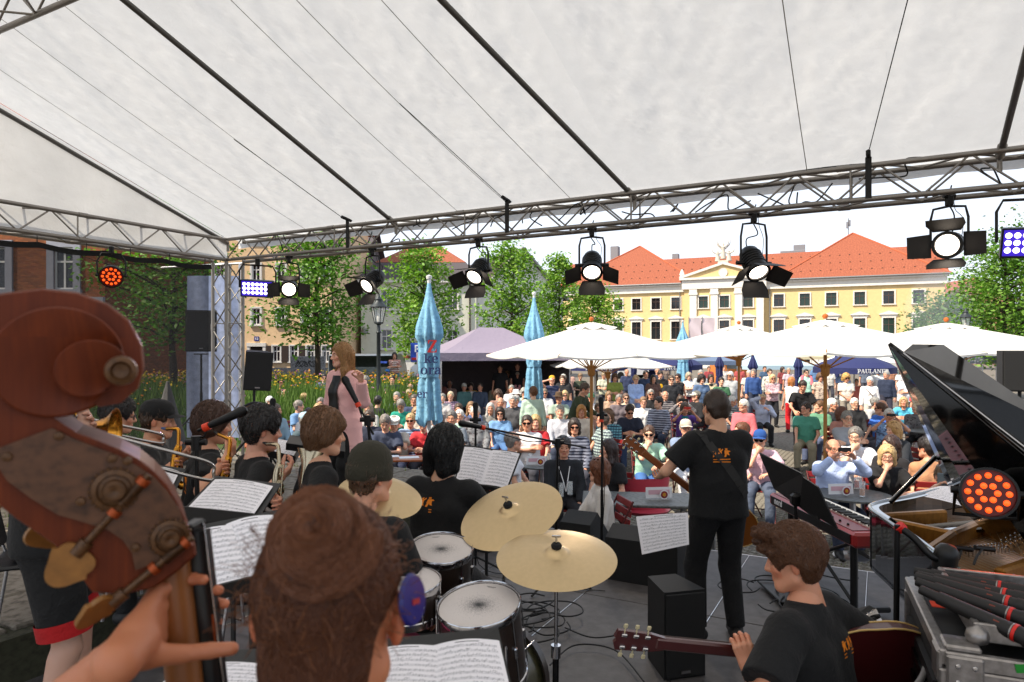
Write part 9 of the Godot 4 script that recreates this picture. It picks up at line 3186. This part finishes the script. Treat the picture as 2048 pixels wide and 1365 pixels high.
func build_furniture()->void:
	var ow:=mat("orange_wood",Color(.66,.34,.10),.45,.0,{"tex": "patch","uv1_scale": Vector3(1,4,8),"clearcoat_enabled": true,"clearcoat": .3})
	var gm:=mat("leg_green",Color(.12,.22,.16),.5)
	for q in [[835.0,10.4,.1,"orange wooden beer table before the man with flat cap",1],[600.0,12.0,.2,"orange wooden beer table near the truss tower",1],[1105.0,17.0,.0,"orange wooden beer table deep in the crowd",1]]:
		var t:=thing("beer_table",q[3],"table",gx(q[0],q[1]),q[2],"orange beer tables")
		for k in 3:
			put("board",bx(Vector3(2.0,.028,.158),.004),ow,t,tf(Vector3(0,.76,-.16+k*.161)))
		for s in [-1.0,1.0]:
			for z in [-.2,.2]:
				stick("leg",Vector3(s*.75,.74,z),Vector3(s*.75,.0,z),.014,gm,t,6)
			stick("brace",Vector3(s*.75,.1,-.2),Vector3(s*.75,.1,.2),.01,gm,t,6)
		var b:=thing("beer_bench","orange wooden bench in front of the "+String(q[3]).trim_prefix("orange wooden "),"bench",gx(q[0],q[1]-.62),q[2],"orange beer benches")
		put("seat",bx(Vector3(2.0,.03,.24),.004),ow,b,tf(Vector3(0,.47,0)))
		for s in [-1.0,1.0]:
			stick("leg",Vector3(s*.75,.46,.08),Vector3(s*.75,0,.08),.014,gm,b,6)
			stick("leg",Vector3(s*.75,.46,-.08),Vector3(s*.75,0,-.08),.014,gm,b,6)
	var pap:=mat("paper_white",Color(.85,.85,.86),.8)
	for q in [[778,10.5,"white leaflet on the orange table by the flat cap man"],[818,10.4,"white leaflet on the orange table nearest the woman in red"]]:
		var o:=put("leaflet",bx(Vector3(.3,.003,.2)),pap,null,Transform3D(Basis(Vector3.UP,.2),gx(q[0],q[1],.777)))
		tag(o,q[2],"leaflet")
	round_table("round grey table by the man with folded arms",gx(1085,10.0),.38)
	round_table("round grey table before the man filming with a phone",gx(1706,7.9),.42)
	round_table("round grey table beside the piano lid in the crowd",gx(1852,14.2),.4)
	round_table("round grey table with beers behind the guitarist's shoulder",gx(1490,12.9),.42)
	round_table("round grey table before the woman in beige",gx(1236,15.6),.4)
	var lt:=thing("long_table","long grey table just beyond the stage edge with menu cards","table",gx(1318,7.6),-.12)
	put("tabletop",bx(Vector3(1.5,.03,.7),.008),mats["table_grey"],lt,tf(Vector3(-.1,.735,0)))
	for s in [-1.0,1.0]:
		for z in [-.28,.28]:
			stick("leg",Vector3(s*.65-.1,.72,z),Vector3(s*.65-.1,0,z),.02,mats["alu"],lt,8)
	var beer:=Color(.72,.42,.06)
	for q in [[1163,11.2,.74,beer,.8,.22,"tall glass of wheat beer by the strawberry blond woman"],[1725,7.75,.745,beer,.5,.17,"half full beer glass on the table before the filming man"],[1714,8.2,.745,Color(.75,.22,.04),.7,.13,"orange cocktail glass before the man with hand on chin"],[1467,12.7,.745,beer,.8,.16,"beer glass nearest the coral shirt"],[1452,12.9,.745,Color(.4,.2,.06),.7,.18,"dark beer bottle shaped glass behind the guitarist's ear"],[1060,9.95,.745,Color(.8,.8,.8),.0,.16,"empty glass on the table by the folded arms"],[1098,9.9,.745,Color(.8,.8,.8),.0,.16,"second empty glass on the table by the folded arms"],[1140,7.8,.755,Color(.8,.8,.8),.0,.15,"empty glass on the long table left of the menu"],[1122,7.7,.755,Color(.8,.8,.8),.0,.15,"empty glass at the end of the long table"]]:
		glass(q[6],gx(q[0],q[1],q[2]),q[5],q[3],q[4])
	for q in [[1690,7.8,.745,"menu card with round emblem on the table before the filming man"],[1325,7.55,.755,"menu card with round emblem on the long grey table"],[1078,9.85,.745,"menu card with yellow paper on the table by the folded arms"]]:
		var t:=thing("menu_stand",q[3],"menu",gx(q[0],q[1],q[2]),.1,"menu stands on the tables")
		put("card",bx(Vector3(.3,.12,.004)),pap,t,Transform3D(Basis(Vector3.RIGHT,-.1),Vector3(-.03,.07,-.03)))
		put("card_print",bx(Vector3(.24,.05,.002)),mat("print_pink",Color(.78,.62,.66),.8),t,Transform3D(Basis(Vector3.RIGHT,-.1),Vector3(-.03,.075,-.026)))
		put("emblem_disc",B.new().lathe([Vector2(.052,0),Vector2(.052,.005),Vector2(0,.006)],20,Transform3D(Basis(Vector3.RIGHT,PI/2),Vector3(.02,.052,.0))).mesh(),pap,t)
		put("emblem_ring",B.new().lathe([Vector2(.04,.006),Vector2(.034,.008),Vector2(.02,.0075)],20,Transform3D(Basis(Vector3.RIGHT,PI/2),Vector3(.02,.052,.0))).mesh(),mat("emblem_red",Color(.5,.1,.12),.7),t)
		put("emblem_centre",B.new().lathe([Vector2(.02,.006),Vector2(.018,.0085),Vector2(0,.009)],14,Transform3D(Basis(Vector3.RIGHT,PI/2),Vector3(.02,.052,.0))).mesh(),mat("emblem_gold",Color(.75,.55,.12),.7),t)
	var pc:=thing("tub_chair","pink plastic tub chair lying beyond the long table","chair",gx(1288,8.6),.3)
	put("shell",B.new().grid(18,8,func(x,y):
		var w=PI*(.05+.9*x/18.0)
		var f: float=y/8.0
		return Vector3(cos(w)*(.34+.06*f),.4+.42*f,-.1-sin(w)*(.25+.05*f)*-1.0)).mesh(),mat("pink_plastic",Color(.72,.24,.30),.35),pc)
	put("seat",B.new().lathe([Vector2(.3,.38),Vector2(.33,.42),Vector2(0,.43)],20).mesh(),mats["pink_plastic"],pc)
	for k in 4:
		stick("leg",Vector3(cos(k*1.57+.8)*.22,.4,sin(k*1.57+.8)*.22),Vector3(cos(k*1.57+.8)*.28,0,sin(k*1.57+.8)*.28),.014,mats["alu"],pc)
func build_smoke()->void:
	var f:=FogVolume.new()
	f.name="smoke"
	f.shape=RenderingServer.FOG_VOLUME_SHAPE_ELLIPSOID
	f.size=Vector3(5.0,6.0,3.0)
	f.position=at(1888,630,44)
	var m:=FogMaterial.new()
	m.albedo=Color(.85,.88,.92)
	m.density=.09
	f.material=m
	add_child(f)
	f.set_meta("kind","stuff")
	f.set_meta("label","thin blue grill smoke drifting before the round tree")
	f.set_meta("category","smoke")
func _ready()->void:
	var cam:=Camera3D.new()
	cam.name="camera"
	cam.projection=Camera3D.PROJECTION_FRUSTUM
	cam.near=.05
	cam.far=1200.0
	cam.size=2.0*.05*682.5/F
	cam.frustum_offset=Vector2(0,.05*(HOR-682.5)/F)
	cam.position=Vector3(0,EYE,0)
	var lensa:=CameraAttributesPhysical.new()
	lensa.frustum_focal_length=24.0
	lensa.exposure_aperture=5.6
	lensa.frustum_focus_distance=6.5
	cam.attributes=lensa
	add_child(cam)
	var we:=WorldEnvironment.new()
	we.name="world_environment"
	var env:=Environment.new()
	env.background_mode=Environment.BG_SKY
	var sky:=Sky.new()
	var sm:=ProceduralSkyMaterial.new()
	sm.sky_top_color=Color(.78,.83,.90)
	sm.sky_horizon_color=Color(.92,.94,.97)
	sm.sky_curve=.12
	sm.ground_bottom_color=Color(.45,.43,.4)
	sm.ground_horizon_color=Color(.75,.75,.74)
	sm.sun_angle_max=20.0
	sky.sky_material=sm
	env.sky=sky
	env.tonemap_mode=Environment.TONE_MAPPER_LINEAR
	env.tonemap_exposure=EXPOSURE
	env.sdfgi_enabled=true
	env.ssao_enabled=true
	env.ssil_enabled=true
	env.volumetric_fog_enabled=true
	env.volumetric_fog_density=.0
	we.environment=env
	add_child(we)
	var sun:=DirectionalLight3D.new()
	sun.name="sun"
	sun.light_color=Color(1.0,.95,.87)
	sun.light_energy=1.6
	sun.light_angular_distance=.6
	sun.shadow_enabled=true
	add_child(sun)
	sun.look_at_from_position(Vector3.ZERO,-Vector3(-.80,1.05,.38),Vector3.UP)
	noise.seed=7
	noise.frequency=.05
	noise.fractal_octaves=3
	rng.seed=1
	mat("strap",Color(.05,.05,.055),.7)
	mat("alu",Color(.75,.75,.76),.35,1.0)
	mat("zinc",Color(.5,.5,.5),.5,.6)
	mat("lens_dark",Color(.03,.03,.035),.15)
	build_ground()
	build_deck()
	build_roof()
	build_scrim()
	build_lamps()
	build_palace()
	build_houses()
	build_parasols()
	build_trees()
	build_gear()
	build_instruments()
	build_band()
	build_foreground()
	build_audience()
	build_furniture()
	build_smoke()
